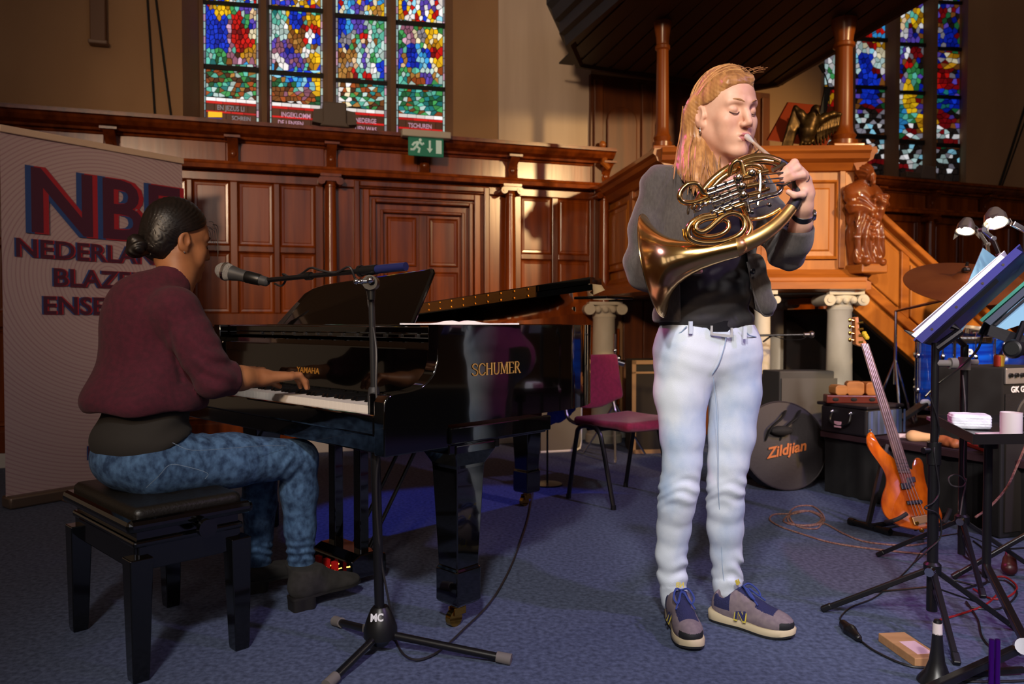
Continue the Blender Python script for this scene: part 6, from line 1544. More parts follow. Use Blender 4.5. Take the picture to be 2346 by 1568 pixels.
# mouthpiece and lead pipe
lipp = HL(0, .103, -.0648)
lead1 = D(1768, 363, 2.185); dl = (lead1-lipp).normalized()
mb = MB(); mb.lathe([(.0088, -.002), (.0092, 0), (.0090, .004), (.0082, .012), (.0070, .022), (.0052, .032), (.0045, .042), (.0045, .052)], lipp, dl, n=20); mb.build('mouthpiece', mat('mouthpiece_silver', 'e6e2e0', .3, .5), hr_)
mb = MB(); mb.tube([lipp+dl*.045, lead1], [.0046, .0062], 12); mb.build('lead_pipe', mat('lead_pipe_rose', 'e0c4ae', .3, .5), hr_)
mb = MB(); mb.tube([lipp+dl*.085, lipp+dl*.085+V((-.022, .0, -.018))], .0022, 6); mb.build('brace', NS, hr_)
# ring slide at far left
ht([(1630, 444, 2.14), (1612, 443, 2.135), (1604, 430, 2.13), (1594, 421, 2.128), (1576, 423, 2.128), (1561, 437, 2.13), (1557, 452, 2.13), (1565, 463, 2.132), (1585, 465, 2.135), (1610, 457, 2.138), (1634, 447, 2.14)], .0064, 'slide_loop', GB, 14)
# straight valve slides: alternating nickel sleeves and brass inner tubes
for i, (a, b, m, r) in enumerate((((1618, 437, 2.132), (1690, 411, 2.12), NS, .0052), ((1622, 446, 2.13), (1694, 420, 2.118), NS, .0050), ((1628, 457, 2.13), (1698, 431, 2.115), NS, .0052), ((1632, 465, 2.128), (1700, 440, 2.115), NS, .0048), ((1636, 476, 2.128), (1702, 449, 2.115), NS, .0052),
                                  ((1628, 487, 2.13), (1700, 460, 2.118), NS, .0052), ((1640, 491, 2.128), (1704, 468, 2.118), GB, .0062), ((1606, 470, 2.14), (1640, 458, 2.132), GB, .006))):
    A, B_ = D(*a), D(*b); mb = MB(); mb.tube([A, B_], r, 12); so = mb.build('valve_slide', m, hr_)
    for q in (.03, .3, .62):
        c = A.lerp(B_, q); d = (B_-A).normalized(); mb = MB(); mb.lathe([(r*1.05, -.004), (r*1.4, -.003), (r*1.4, .003), (r*1.05, .004)], c, d, n=12); mb.build('ferrule', NS, so)
# rotary valves with domed caps
for i, (px, py, Y) in enumerate(((1692, 409, 2.11), (1699, 428, 2.106), (1703, 448, 2.106), (1722, 398, 2.115))):
    c = D(px, py, Y); d = V((.25, .9, .1)).normalized()
    mb = MB(); mb.lathe([(.003, -.012), (.009, -.010), (.0125, -.005), (.0135, 0), (.0135, .012), (.0145, .013), (.0145, .035)], c, d, n=20); vo = mb.build('rotary_valve', NS, hr_)
    mb = MB(); mb.cyl(c-d*.016, c-d*.008, .0035, n=10); mb.build('valve_screw', GB, vo)
    mb = MB(); mb.tube([c + V((.012, 0, .0)), c + V((.045, .006, .008))], .0075, 12); mb.build('valve_casing', GB, vo)
ht([(1736, 470, 2.11), (1742, 420, 2.112), (1740, 392, 2.115)], .0042, 'lever_axle', NS, 10)
for i, (a, b) in enumerate((((1742, 402, 2.112), (1793, 396, 2.118)), ((1744, 412, 2.11), (1793, 408, 2.115)), ((1746, 422, 2.108), (1795, 418, 2.114)))):
    A, B_ = D(*a), D(*b); mb = MB(); mb.tube([A, A.lerp(B_, .6), B_], [.0028, .0042, .006], 8, flat=.45); mb.build('lever', NS, hr_)
ht([(1770, 390, 2.14), (1785, 384, 2.145), (1798, 376, 2.15)], .0055, 'thumb_lever', NS, 8)
ht([(1778, 424, 2.12), (1796, 425, 2.118), (1806, 420, 2.118), (1812, 418, 2.12)], .0028, 'finger_hook', NS, 8)
ht([(1716, 464, 2.112), (1730, 460, 2.11), (1755, 451, 2.112), (1778, 445, 2.118), (1788, 437, 2.125), (1790, 425, 2.13)], .0062, 'tuning_tube', NS, 14)
ht([(1712, 470, 2.12), (1716, 486, 2.118)], .006, 'valve_stop', NS, 10); ht([(1706, 462, 2.118), (1712, 478, 2.116), (1716, 490, 2.118)], .0045, 'valve_arm', NS, 8)
ht([(1718, 482, 2.12), (1745, 474, 2.12), (1766, 468, 2.122)], .0018, 'linkage', NS, 6); ht([(1722, 447, 2.118), (1762, 432, 2.12)], .0045, 'linkage', GB, 8)
for x, y in ((1732, 425), (1752, 418), (1738, 455), (1757, 452), (1762, 470), (1722, 487)):
    c = D(x, y, 2.12); mb = MB(); mb.lathe([(.004, -.009), (.0055, -.008), (.0055, .008), (.004, .009)], c, (.1, .9, .3), n=10); mb.build('joint', GB if x % 2 else NS, hr_)
# lower wound slides
ht([(1640, 492, 2.135), (1610, 497, 2.135), (1588, 508, 2.132), (1576, 526, 2.13), (1580, 545, 2.13), (1606, 556, 2.128), (1650, 555, 2.128), (1690, 541, 2.128), (1706, 521, 2.128), (1702, 500, 2.13), (1682, 489, 2.13), (1660, 494, 2.128), (1640, 510, 2.125), (1622, 526, 2.122), (1606, 532, 2.122), (1594, 524, 2.124), (1598, 512, 2.126), (1614, 503, 2.128), (1640, 498, 2.13)], .0068, 'wound_slide', GB, 14)
ht([(1634, 500, 2.14), (1604, 506, 2.14), (1590, 520, 2.138), (1596, 537, 2.136), (1624, 543, 2.134), (1652, 537, 2.134), (1668, 524, 2.134), (1668, 510, 2.136), (1656, 504, 2.138), (1636, 512, 2.14)], .0058, 'wound_slide', GB, 14)
ht([(1700, 470, 2.14), (1712, 500, 2.138), (1720, 520, 2.136), (1712, 540, 2.136), (1690, 556, 2.138), (1650, 564, 2.14), (1605, 560, 2.142), (1574, 546, 2.142), (1568, 525, 2.142)], .0062, 'wound_slide', GB, 14)
ht([(1708, 503, 2.16), (1740, 501, 2.155), (1766, 492, 2.15), (1787, 479, 2.15)], (.0045, .0052), 'lower_branch', GBM, 12)
for a, b in (((1578, 466, 2.138), (1576, 492, 2.138)), ((1590, 472, 2.135), (1592, 486, 2.135)), ((1600, 476, 2.13), (1606, 470, 2.13))):
    mb = MB(); A, B_ = D(*a), D(*b); mb.lathe([(.002, 0), (.005, .004), (.003, .012), (.0045, .02), (.003, (B_-A).length)], A, B_-A, n=10); mb.build('water_key', NS, hr_)
mb = MB(); mb.tube([D(1598+8*math.cos(a), 476+8*math.sin(a), 2.13) for a in [i*math.pi/8 for i in range(16)]], .0024, 8, closed=True); mb.build('pull_ring', NS, hr_)
# ================================================================== MAGENTA CHAIR
cb = V((.335, 4.22, 0)); cf_ = V((.634, -.773, 0)).normalized(); cl = V((-cf_.y, cf_.x, 0))
MC = frame(cb, cl, -cf_)                  # x lateral (0..0.47), y backwards, z up
t = thing('stacking_chair', 'magenta upholstered stacking chair with black frame behind the piano', 'chair', cb + cl*.23 + cf_*.2)
MAG = mat('magenta_cloth', '8e1440', .85, c2='7c0f36', scale=(50, 50, 50), sheen=.2)
for x in (0., .47):
    nm = MB(MC); ps = smooth_path([(x, .03, 0.01), (x, -.03, .34), (x, -.05, .40), (x, -.09, .418), (x, -.16, .418), (x, -.2, .40), (x, -.23, .33), (x, -.31, .01)], 4)
    nm.tube(ps, .0125, 10, flat=1.); fr = nm.build('leg_frame', DKTUBE, t)
    for y in (.03, -.31): nm = MB(MC); nm.cyl((x, y, 0), (x, y, .025), .015, .014, 10); nm.build('foot_cap', BLACK, fr)
    nm = MB(MC); nm.tube(smooth_path([(x*.84+.04, -.10, .405), (x*.84+.04, .06, .43), (x*.84+.04, .10, .50), (x*.84+.04, .13, .60)], 4), .010, 8); nm.build('back_upright', STEEL, t)
nm = MB(MC); nm.cyl((0, -.12, .405), (.47, -.12, .405), .010); nm.cyl((0, -.18, .405), (.47, -.18, .405), .010); nm.build('cross_tube', DKTUBE, t)
S = SDF(.008)
Rc = [list(cl), list(cf_), [0, 0, 1]]
S.rbox(MC @ V((.235, -.20, .44)), (.225, .21, .022), Rc, .02, .02); S.ell(MC @ V((.235, -.36, .425)), (.2, .06, .02), Rc, .03)
S.ell(MC @ V((.235, -.18, .475)), (.2, .16, .018), Rc, .03, 's')
mesh_obj('seat', [S.mesh()], MAG, t)
nm = MB(MC); nm.box((.02, -.38, .41), (.45, .0, .425)); nm.build('seat_shell', BLACK, t, bevel=.008)
S = SDF(.008); Bk = MC @ V((.235, .10, .66)); bn = (cf_ + V((0, 0, .18))).normalized(); bup = cl.cross(bn)*-1
if bup.z < 0: bup = -bup
Rb = [list(cl), list(bn), list(bup)]
S.rbox(Bk, (.245, .024, .135), Rb, .022, .02); S.ell(Bk - bup*.10, (.2, .024, .08), Rb, .04); S.ell(Bk + bn*.62, (.9, .605, 1.2), Rb, .02, 's')
mesh_obj('backrest', [S.mesh()], MAG, t)

# ================================================================== THINGS BEHIND THE PIANO
b = G(1284, 1036); t = thing('grey_board', 'grey rounded board with white edge standing by the piano tail', 'board', b)
M = frame(b, W1.d, V((0, 0, 1)), W1.n); wB = 50*mpp(b.y)
ol = [(-wB, .02), (wB*.7, .02), (wB*.9, .035), (wB*.96, .08), (wB*.96, .50), (-wB, .50)]
mb = MB(M); mb.prism(ol, 0, .02); mb.build('panel', mat('grey_felt', '6c665e', .8), t, smooth=0)
mb = MB(M); mb.tube([(x, y, .01) for x, y in [(-wB, .01), (wB*.7, .01), (wB*.92, .025), (wB*.99, .08), (wB*.99, .5)]], .011, 8); mb.build('edge_trim', PAPER, t)
b = D(1276, 950, 4.6); t = thing('blue_cloth_stand', 'crumpled blue cloth hung on a short thin stand beneath the piano lid', 'cloth', (D(1254, 985, 4.6).x, 4.6, 0))
S = SDF(.006); S.chain([D(1298, 930, 4.6), D(1282, 940, 4.58), D(1268, 955, 4.58), D(1258, 966, 4.6)], [.055, .05, .035, .02], .03); S.ell(D(1285, 952, 4.6), (.05, .03, .03), k=.03); S.warp = lambda P: .006*nz(P, 40.)
mesh_obj('cloth', [S.mesh()], mat('blue_cloth', '2a3aa0', .85), t)
mb = MB(); p = D(1254, 985, 4.6); mb.cyl((p.x, p.y, .01), (p.x, p.y, D(1256, 962, 4.6).z), .006); mb.lathe([(.09, 0), (.09, .008), (.02, .014)], (p.x, p.y, 0), n=20); mb.build('stand', DKTUBE, t)
# speaker cabinets
def box_thing(name, label, cat, corner, dl_, dr_, wl_, wr__, h, m, z0=0., grp=None):
    """box with a vertical corner nearest the camera; dl_/dr_ are the two face directions"""
    c = V((corner[0], corner[1], z0)); dl_, dr_ = V(dl_).normalized(), V(dr_).normalized()
    t_ = thing(name, label, cat, c + dl_*wl_/2 + dr_*wr__/2, grp)
    mb_ = MB(); mb_.slab([c, c+dl_*wl_, c+dl_*wl_+dr_*wr__, c+dr_*wr__], (0, 0, h)); mb_.build('cabinet', m, t_, smooth=0, bevel=.008)
    return t_, c, dl_, dr_
p = D(1447, 900, 5.7)
t, c, dl_, dr_ = box_thing('guitar_amplifier', 'black amplifier cabinet with tan edging behind the standing woman', 'amplifier', (p.x, p.y), (0, 1, 0), (1, .12, 0), .3, .46, .70, mat('black_tolex', '15130f', .8))
mb = MB(); n__ = V((.12, -1, 0)).normalized()
for a, b_ in (((.0, 0), (.46, .03)), ((.0, .67), (.46, .70)), ((0, 0), (.03, .70)), ((.43, 0), (.46, .70)), ((0, .60), (.46, .615))):
    mb.add([c + dr_*x + V((0, 0, z)) + n__*q for q in (.0, .014) for x, z in ((a[0], a[1]), (b_[0], a[1]), (b_[0], b_[1]), (a[0], b_[1]))], [(0,1,2,3), (7,6,5,4), (0,4,5,1), (1,5,6,2), (2,6,7,3), (3,7,4,0)])
mb.build('edge_trim', mat('tan_trim', '8a6a48', .6), t, smooth=0)
mb = MB(); mb.add([c + dr_*x + V((0, 0, z)) + n__*.006 for x, z in ((.03, .03), (.43, .03), (.43, .6), (.03, .6))], [(0, 1, 2, 3)]); mb.build('grille_cloth', mat('dark_grille', '211a15', .9), t, smooth=0)
p = D(1786, 900, 4.74)
t, c, dl_, dr_ = box_thing('stage_monitor', 'plain dark grey speaker box behind the round cymbal bag', 'speaker', (p.x, p.y), (-.35, .94, 0), (1, .06, 0), .17, .35, .68, mat('grey_box', '3a3836', .7))
mb = MB(); mb.slab([c + dr_*.01 + V((0, -.006, .02)), c + dr_*.365 + V((0, -.006, .02)), c + dr_*.365 + V((0, -.006, .635)), c + dr_*.01 + V((0, -.006, .635))], (0, -.004, 0)); mb.build('front_panel', mat('grey_panel', '45423f', .65), t, smooth=0)
mb = MB(); q = c + dr_*.05 + V((0, -.014, .26)); mb.box((q.x-.012, q.y-.004, q.z), (q.x+.012, q.y, q.z+.02)); mb.build('maker_badge', CHROME, t, smooth=0)
# chrome cymbal stand behind the chair
p = G(1408, 1050); t = thing('chrome_cymbal_stand', 'chrome cymbal stand standing behind the magenta chair', 'stand', p)
mb = MB(); mb.cyl((p.x, p.y, .1), (p.x, p.y, .90), .011); mb.build('tube', CHROME, t)
tz = D(1408, 803, p.y).z
mb = MB(); mb.cyl((p.x, p.y, .8), (p.x, p.y, tz), .007); mb.ell((p.x, p.y, tz), .016); mb.cyl(D(1405, 826, p.y), D(1430, 834, p.y), .02, .024); mb.ell(D(1415, 822, p.y), .028); mb.build('tilter', CHROME, t)
for a in (.4, 2.5, 4.6): mb = MB(); mb.tube([(p.x, p.y, .40), (p.x+.13*math.cos(a), p.y+.13*math.sin(a), .2), (p.x+.26*math.cos(a), p.y+.26*math.sin(a), .012)], .008, 8); mb.build('leg', CHROME, t)
# thin boom microphone under the pulpit
t = thing('boom_microphone', 'thin boom microphone reaching right under the pulpit behind the woman', 'microphone stand', G(1722, 1094))
p = G(1722, 1094); a = D(1722, 770, p.y); e = D(1858, 767, p.y-.1)
mb = MB(); mb.cyl((p.x, p.y, .02), a, .009); mb.lathe([(.07, 0), (.07, .012), (.02, .02)], (p.x, p.y, 0), n=24); mb.build('stand', DKTUBE, t)
mb = MB(); mb.cyl(a-V((.12, 0, .0)), e, .007); mb.cyl(D(1772, 766, p.y-.04), D(1748, 784, p.y-.02), .006); mb.build('boom', mat('grey_tube', '3a3a3c', .3, .6), t)
mb = MB(); mb.tube(smooth_path([D(1772, 770, p.y-.04), D(1800, 778, p.y-.06), D(1835, 778, p.y-.1), D(1850, 770, p.y-.1)], 5), .003, 6); mb.build('cable', DKTUBE, t)
mb = MB(); mb.lathe([(.012, -.03), (.014, 0), (.022, .008), (.023, .02), (.014, .032)], D(1853, 767, p.y-.1), (1, 0, 0), n=16); mb.build('capsule', STEEL, t)
# ================================================================== ROUND CYMBAL BAG
p0 = G(1782, 1122); t = thing('cymbal_bag', 'round black cymbal bag with orange lettering leaning behind the woman', 'bag', p0)
bcn_ = D(1790, 1022, p0.y+.06); bnn = V((.12, -.95, .26)).normalized(); BAGM = mat('black_nylon', '1d1619', .6, bump=.1, bscale=60.)
bx = V((0, 0, 1)).cross(bnn)*1.; bx = V((-bnn.y, bnn.x, 0)).normalized(); by_ = bnn.cross(bx)
if by_.z < 0: by_ = -by_
rB = .262
def disc(mb, c, prof, n=48, sq=1.): mb.loft([[c + bnn*d + (bx*math.cos(2*math.pi*k/n) + by_*math.sin(2*math.pi*k/n)*sq)*r for k in range(n)] for r, d in prof])
mb = MB(); disc(mb, bcn_, [(.01, -.05), (rB*.97, -.05), (rB, -.04), (rB, .03), (rB*.985, .04), (.01, .055)]); mb.build('shell', BAGM, t, smooth=40)
mb = MB(); mb.tube([bcn_ + bnn*.038 + (bx*math.cos(a) + by_*math.sin(a))*rB*.99 for a in [i*math.pi/24 for i in range(48)]], .005, 6, closed=True); mb.build('piping', mat('bag_piping', '2c2628', .5), t)
for dx in (-.02, .07):
    mb = MB(); mb.tube(smooth_path([bcn_ + bnn*.05 + bx*(dx-.10) + by_*.03, bcn_ + bnn*.085 + bx*(dx-.07) + by_*.10, bcn_ + bnn*.09 + bx*(dx+.0) + by_*.155, bcn_ + bnn*.06 + bx*(dx+.04) + by_*.20], 5), .014, 8, flat=.35); mb.build('carry_strap', BLACKM, t)
mb = MB(); mb.ell(bcn_ + bnn*.085 + bx*-.03 + by_*.08, (.07, .03, .03), 12); mb.build('handle_wrap', BLACKM, t)
Mz = frame(D(1790, 1040, 0) if False else bcn_ + bnn*.058 + by_*-.055 + bx*.0, (bx + by_*.18), by_)
text_mb('Zildjian', .085, Mz, .001, .0022, squeeze=1.0, shear=.25).build('bag_lettering', mat('orange_print', 'b5601f', .6), t, smooth=0)
p = D(1768, 937, 4.705); mb = MB(); mb.box((p.x-.02, p.y-.012, 0), (p.x+.02, p.y+.012, p.z+.02)); 
tag(mb.build('wooden_block', mat('tan_wood', 'a8663a', .6), bevel=.006), 'upright tan wooden block peeking over the round cymbal bag', 'block')

# ================================================================== RISER
RH = .36
RA, RB_ = V((1.79, 4.40, 0)), V((2.80, 2.49, 0))
t = tag(bpy.data.objects.new('stage_riser', None), 'low black stage riser with skirted front under the drum kit', 'riser'); col.objects.link(t); t.location = (3.2, 4.2, 0)
rp = [(RA.x, RA.y), (RB_.x, RB_.y), (6.2, 3.2), (5.0, 5.72), (2.42, 5.02)]
mb = MB(); mb.prism(rp, RH-.03, RH); mb.build('deck', mat('riser_carpet', '2a1420', .9, c2='381a2a', scale=(40, 40, 40)), t, smooth=0)
SKT = mat('black_drape', '0d0a0c', .9)
mb = MB(); rd = (RB_-RA); L_ = rd.length; rd.normalize(); rn = V((rd.y, -rd.x, 0))
if rn.y > 0: rn = -rn
R_ = []
for i in range(81):
    s__ = L_*i/80; w_ = .008*math.sin(i*1.9) + .004*math.sin(i*4.7)
    R_.append([RA + rd*s__ - rn*(.03+w_) + V((0, 0, z)) for z in (0.004,)] + [RA + rd*s__ - rn*(.025+w_*.3) + V((0, 0, RH-.03))] + [RA + rd*s__ - rn*.05 + V((0, 0, RH-.03)), RA + rd*s__ - rn*.05 + V((0, 0, .004))])
mb.loft(R_); mb.build('skirt', SKT, t, smooth=50)
mb = MB(); mb.bar(RA + V((0, 0, RH-.02)), RB_ + V((0, 0, RH-.02)), .02, .03); mb.build('edge_strip', mat('edge_alu', '4a3238', .5, .5), t, smooth=0)
mb = MB(); mb.box((2.45, 4.7, 0.004), (4.9, 4.75, RH-.03)); mb.build('cross_beam', BLACKM, t, smooth=0)
# plaid suitcase with percussion on it
c = G(1985, 1003, RH)
dlc, drc = V((-.47, .88, 0)).normalized(), V((.88, .47, 0)).normalized()
t = thing('plaid_suitcase', 'dark suitcase with plaid side lying on the riser beneath wooden percussion', 'suitcase', c + dlc*.14 + drc*.15)
PLD = mat('plaid_cloth', '3c4a5c', .85, c2='56627a', scale=(30, 30, 4))
wlc, wrc, hC = .30, .30, .15
mb = MB(); mb.slab([c, c+dlc*wlc, c+dlc*wlc+drc*wrc, c+drc*wrc], (0, 0, hC)); mb.build('body', mat('case_black', '161016', .6), t, smooth=0, bevel=.012)
nR = V((drc.y, -drc.x, 0)); nL = V((dlc.y, -dlc.x, 0)); nL = nL if nL.y < 0 else -nL; nR = nR if nR.x > 0 else -nR
mb = MB(); mb.slab([c+drc*.01+nR*.001+V((0, 0, .01)), c+drc*(wrc-.01)+nR*.001+V((0, 0, .01)), c+drc*(wrc-.01)+nR*.001+V((0, 0, hC-.01)), c+drc*.01+nR*.001+V((0, 0, hC-.01))], nR*.003); mb.build('plaid_side', PLD, t, smooth=0)
mb = MB()
for i in range(6): q = c+drc*(.03+i*.055)+nR*.004; mb.slab([q+V((0, 0, .011)), q+drc*.016+V((0, 0, .011)), q+drc*.016+V((0, 0, hC-.011)), q+V((0, 0, hC-.011))], nR*.001)
mb.build('plaid_stripe', mat('plaid_line', '4f5f8e', .85), t, smooth=0)
mb = MB(); mb.slab([c+dlc*-.012+drc*-.012+V((0, 0, hC)), c+dlc*(wlc+.03)+V((0, 0, hC)), c+dlc*(wlc+.03)+drc*(wrc+.02)+V((0, 0, hC)), c+drc*(wrc+.02)+V((0, 0, hC))], (0, 0, .018)); mb.build('lid', mat('case_lid', '1c161c', .6), t, smooth=0, bevel=.006)
a, b_ = c+dlc*.09+nL*.012+V((0, 0, hC-.03)), c+dlc*.21+nL*.012+V((0, 0, hC-.03))
mb = MB(); mb.tube(smooth_path([a, a+nL*.02+V((0, 0, -.05)), (a+b_)/2+nL*.02+V((0, 0, -.07)), b_+nL*.02+V((0, 0, -.05)), b_], 4), .007, 8); mb.build('handle', BLACK, t)
for q in (a, b_): mb = MB(); mb.ell(q, (.014, .008, .012), 10); mb.build('handle_clip', CHROME, t)
mb = MB(); q = c+dlc*.155+nL*.036+V((0, 0, .055)); mb.obox(q, dlc*.022, nL*.002, V((0, 0, .017))); mb.build('luggage_tag', mat('pink_tag', 'd9a3b4', .7), t, smooth=0)
zt_ = RH+hC+.018
o = D(1950, 925, c.y+.2)
BRW = mat('red_brown_wood', '5a1c12', .35)
t = thing('slotted_percussion_box', 'red-brown slotted wooden percussion bar lying on the suitcase', 'percussion', (o.x, o.y, zt_))
M = frame((o.x, o.y, zt_), V((1, -.06, 0)), V((.06, 1, 0)))
mb = MB(M); mb.prism([(-.15, -.04), (.15, -.04), (.14, .05), (-.14, .05)], 0, .045); mb.build('bar', BRW, t, smooth=0, bevel=.006)
for x in (-.10, 0, .10): mb = MB(M); mb.ell((x, -.041, .022), (.018, .004, .011), 12); mb.build('slot', BLACKM, t)
for i, (px, py, w_, h_, rot) in enumerate(((1921, 907, .036, .028, .1), (1957, 904, .046, .038, -.25), (1993, 906, .042, .036, .08))):
    q = D(px, py, o.y); M = frame((q.x, q.y, zt_+.045), V((math.cos(rot), math.sin(rot), 0)), V((-math.sin(rot), math.cos(rot), 0)))
    mb = MB(M); k_ = .012; zz = 2*h_
    mb.loft([[(-w_, y, z) if False else (x, y, z) for x, z in ((-w_+k_, 0), (w_-k_, 0), (w_, k_), (w_, zz-k_), (w_-k_, zz), (-w_+k_, zz), (-w_, zz-k_), (-w_, k_))] for y in (-.035, .045)])
    lab = ('small rounded tan wood block at left on the slotted bar', 'larger tilted tan wood block in the middle on the slotted bar', 'square tan wood block at right on the slotted bar')[i]
    tag(mb.build('wood_block', mat('block_wood_%d' % i, ('a8713f', 'b5753a', 'a5662e')[i], .5, c2=('94612f', '9c6230', '8f5626')[i], scale=(8, 8, 40)), smooth=0, bevel=.004), lab, 'wood block', 'temple blocks on the suitcase')
# small things on the riser front
q = G(2080, 1004, RH); M = frame(q, V((.85, -.2, 0)), V((.2, .85, 0)))
mb = MB(M); mb.box((-.05, -.02, 0), (.05, .02, .022)); tag(mb.build('white_remote', mat('pinkish_white', 'd8c2c8', .5), bevel=.005), 'small white box on the riser edge beside the bass neck', 'box')
S = SDF(.004); a = G(2092, 1000, RH+.025); b_ = G(2140, 1004, RH+.022); S.cap(a, b_, .028, .02, .02); S.ell(a, (.035, .03, .025), k=.02); S.ops.append((lambda P: RH+.0-P[..., 2], S.lo, S.hi, .002, 'i'))
tag(mesh_obj('cloth_roll', [S.mesh()], mat('peach_cloth', 'd8a878', .8)), 'pale peach rolled cloth on the riser edge', 'cloth')
S = SDF(.004); a = G(2150, 1008, RH+.028); b_ = G(2190, 1018, RH+.022); S.cap(a, b_, .028, .024, .02); S.warp = lambda P: .004*nz(P, 60.); S.ops.append((lambda P: RH-P[..., 2], S.lo, S.hi, .002, 'i'))
tag(mesh_obj('snack_bag', [S.mesh()], mat('orange_bag', 'b0603a', .5, c2='c97a4a', scale=(30, 30, 30))), 'crumpled orange bag lying on the riser edge', 'bag')
a = G(2236, 1022, RH); b_ = G(2306, 1046, RH); d = (b_-a).normalized(); n_ = V((-d.y, d.x, 0))
mb = MB(); mb.slab([a-n_*.05, b_-n_*.05, b_+n_*.03, a+n_*.03], (0, 0, .018)); t = mb.build('red_folder', mat('red_card', 'b01814', .6), bevel=.003); tag(t, 'thin red folder with white pages on the riser edge', 'folder')
mb = MB(); mb.slab([a+n_*-.03+V((0, 0, .018)), b_+n_*-.03+V((0, 0, .018)), b_+n_*.028+V((0, 0, .018)), a+n_*.028+V((0, 0, .018))], (0, 0, .008)); mb.build('pages', PAPER, t, smooth=0)

# ================================================================== BASS GUITAR ON ITS STAND
def BY(py): return 3.33 + (1217-py)*.00078
def BP(x, y, dz=0.): return D(x, y, BY(y)+dz)
bg = thing('bass_guitar', 'glossy orange wooden bass guitar leaning on a floor stand', 'bass guitar', D(2095, 1217, 3.33))
OUT = [(1990, 992), (1984, 1004), (1988, 1026), (2006, 1052), (2022, 1076), (2029, 1096), (2028, 1114), (2021, 1134), (2018, 1157), (2026, 1181), (2046, 1200), (2070, 1210), (2100, 1215), (2130, 1212), (2150, 1203), (2159, 1187), (2154, 1166), (2141, 1146), (2127, 1122), (2120, 1099), (2117, 1078), (2115, 1062), (2108, 1051), (2098, 1050), (2091, 1060), (2090, 1074), (2083, 1074), (2059, 1062), (2045, 1048), (2030, 1036), (2014, 1018), (2004, 1000), (1998, 991)]
OP = [(p.x, p.y) for p in smooth_path([(x, y, 0) for x, y in OUT], 3, True)]
cx_, cy_ = 2080, 1135
mb = MB(); rings = []
for f, dz in ((.955, -.004), (.985, .0), (1.0, .008), (1.0, .034), (.97, .042)):
    rings.append([BP(cx_+(x-cx_)*f, cy_+(y-cy_)*f, dz) for x, y in OP])
mb.loft(rings)
def bass_mat():
    m = mat('bass_lacquer', 'd4650f', .12, coat=.9, c2='9a3404', scale=(26, 26, 5), detail=4., lo=.35, hi=.75); return m
bbody = mb.build('body', bass_mat(), bg, smooth=40)
ax0, ax1 = V((2071, 1078, 0)), V((1981, 788, 0))
def nk(f, w, dz):                          # point on the neck: f 0..1 from body to nut, w across in px
    p = ax0.lerp(ax1, f); return BP(p.x+w, p.y, dz)
mb = MB(); mb.loft([[nk(f, -w, -.012), nk(f, w, -.012), nk(f, w, .0), nk(f, w*.4, .014), nk(f, -w*.4, .014), nk(f, -w, .0)] for f, w in ((-.12, 15), (0, 14), (1, 9))]); neck = mb.build('neck', mat('maple_neck', '7a3418', .3), bg, smooth=40)
mb = MB(); mb.loft([[nk(f, -w, -.013), nk(f, w, -.013), nk(f, w, -.017), nk(f, -w, -.017)] for f, w in ((-.02, 14), (1, 9))]); fb = mb.build('fingerboard', mat('rosewood', '5b4034', .5, c2='6b4e40', scale=(40, 40, 8)), neck, smooth=0)
for i in range(22):
    f = 1 - (1-2**(-(i+1)/12))*1.42
    if f < -.01: break
    mb = MB(); w = 14-5*f; mb.bar(nk(f, -w, -.0175), nk(f, w, -.0175), .002, .0025); mb.build('fret', STEEL, fb)
for i in range(4):
    w0 = -8+5.4*i; w1 = -5+3.4*i; e = V((2097+i*7.5, 1186-i*1.5, 0))
    mb = MB(); mb.tube([BP(e.x, e.y, -.018), nk(0, w0, -.024), nk(1, w1, -.021)], .0013, 5); mb.build('string', mat('string_steel', 'b9a996', .3, .9), bg)
mb = MB(); mb.slab([BP(2086, 1184, -.005), BP(2120, 1178, -.005), BP(2122, 1196, -.005), BP(2092, 1202, -.005)], (0, -.014, 0)); mb.build('bridge', mat('brass_bridge', '9a7a4a', .35, .8), bbody, smooth=0, bevel=.002)
for q, nm in (([(2061, 1107), (2085, 1104), (2086, 1119), (2064, 1121)], 'pickup'), ([(2074, 1094), (2094, 1092), (2096, 1104), (2077, 1107)], 'pickup'), ([(2075, 1148), (2110, 1145), (2112, 1153), (2077, 1156)], 'pickup')):
    mb = MB(); mb.slab([BP(x, y, -.004) for x, y in q], (0, -.012, 0)); mb.build(nm, BLACK, bbody, smooth=0, bevel=.003)
for x, y in ((2143, 1152), (2141, 1190), (2098, 1199), (2110, 1216)):
    mb = MB(); c_ = BP(x, y, -.006); mb.lathe([(.009, 0), (.009, .012), (.006, .015)], c_, (0, -1, .2), n=14); mb.build('control_knob', BRASS, bbody)
mb = MB(); mb.lathe([(.006, 0), (.004, .008), (.008, .014)], BP(1995, 991, .02), (-.2, 0, 1), n=10); mb.build('strap_button', CHROME, bbody)
# headstock seen on edge with four tuners
mb = MB(); mb.slab([BP(1959, 728, .01), BP(1967, 726, .01), BP(1970, 760, .0), BP(1986, 786, -.012), BP(1976, 796, -.012), BP(1961, 790, .005)], (.004, .05, 0)); hs = mb.build('headstock', mat('headstock_maple', 'b5713f', .4), bg, smooth=0, bevel=.003)
for i in range(4):
    y = 736+i*15
    mb = MB(); mb.cyl(BP(1962, y, .02), BP(1950, y-2, .02), .004, n=8); mb.ell(BP(1947, y-2, .02), (.008, .006, .012), 10); mb.build('tuner', BRASS, hs)
    mb = MB(); mb.cyl(BP(1968, y+4, .0), BP(1978, y+3, -.01), .007, n=10); mb.build('string_post', BRASS, hs)
mb = MB()
for i in range(3): mb.ell(BP(1980+i*3, 764+i*5, -.02), (.012, .012, .012), 8)
mb.build('yellow_tag', mat('yellow_ribbon', 'c9a81c', .7), hs)
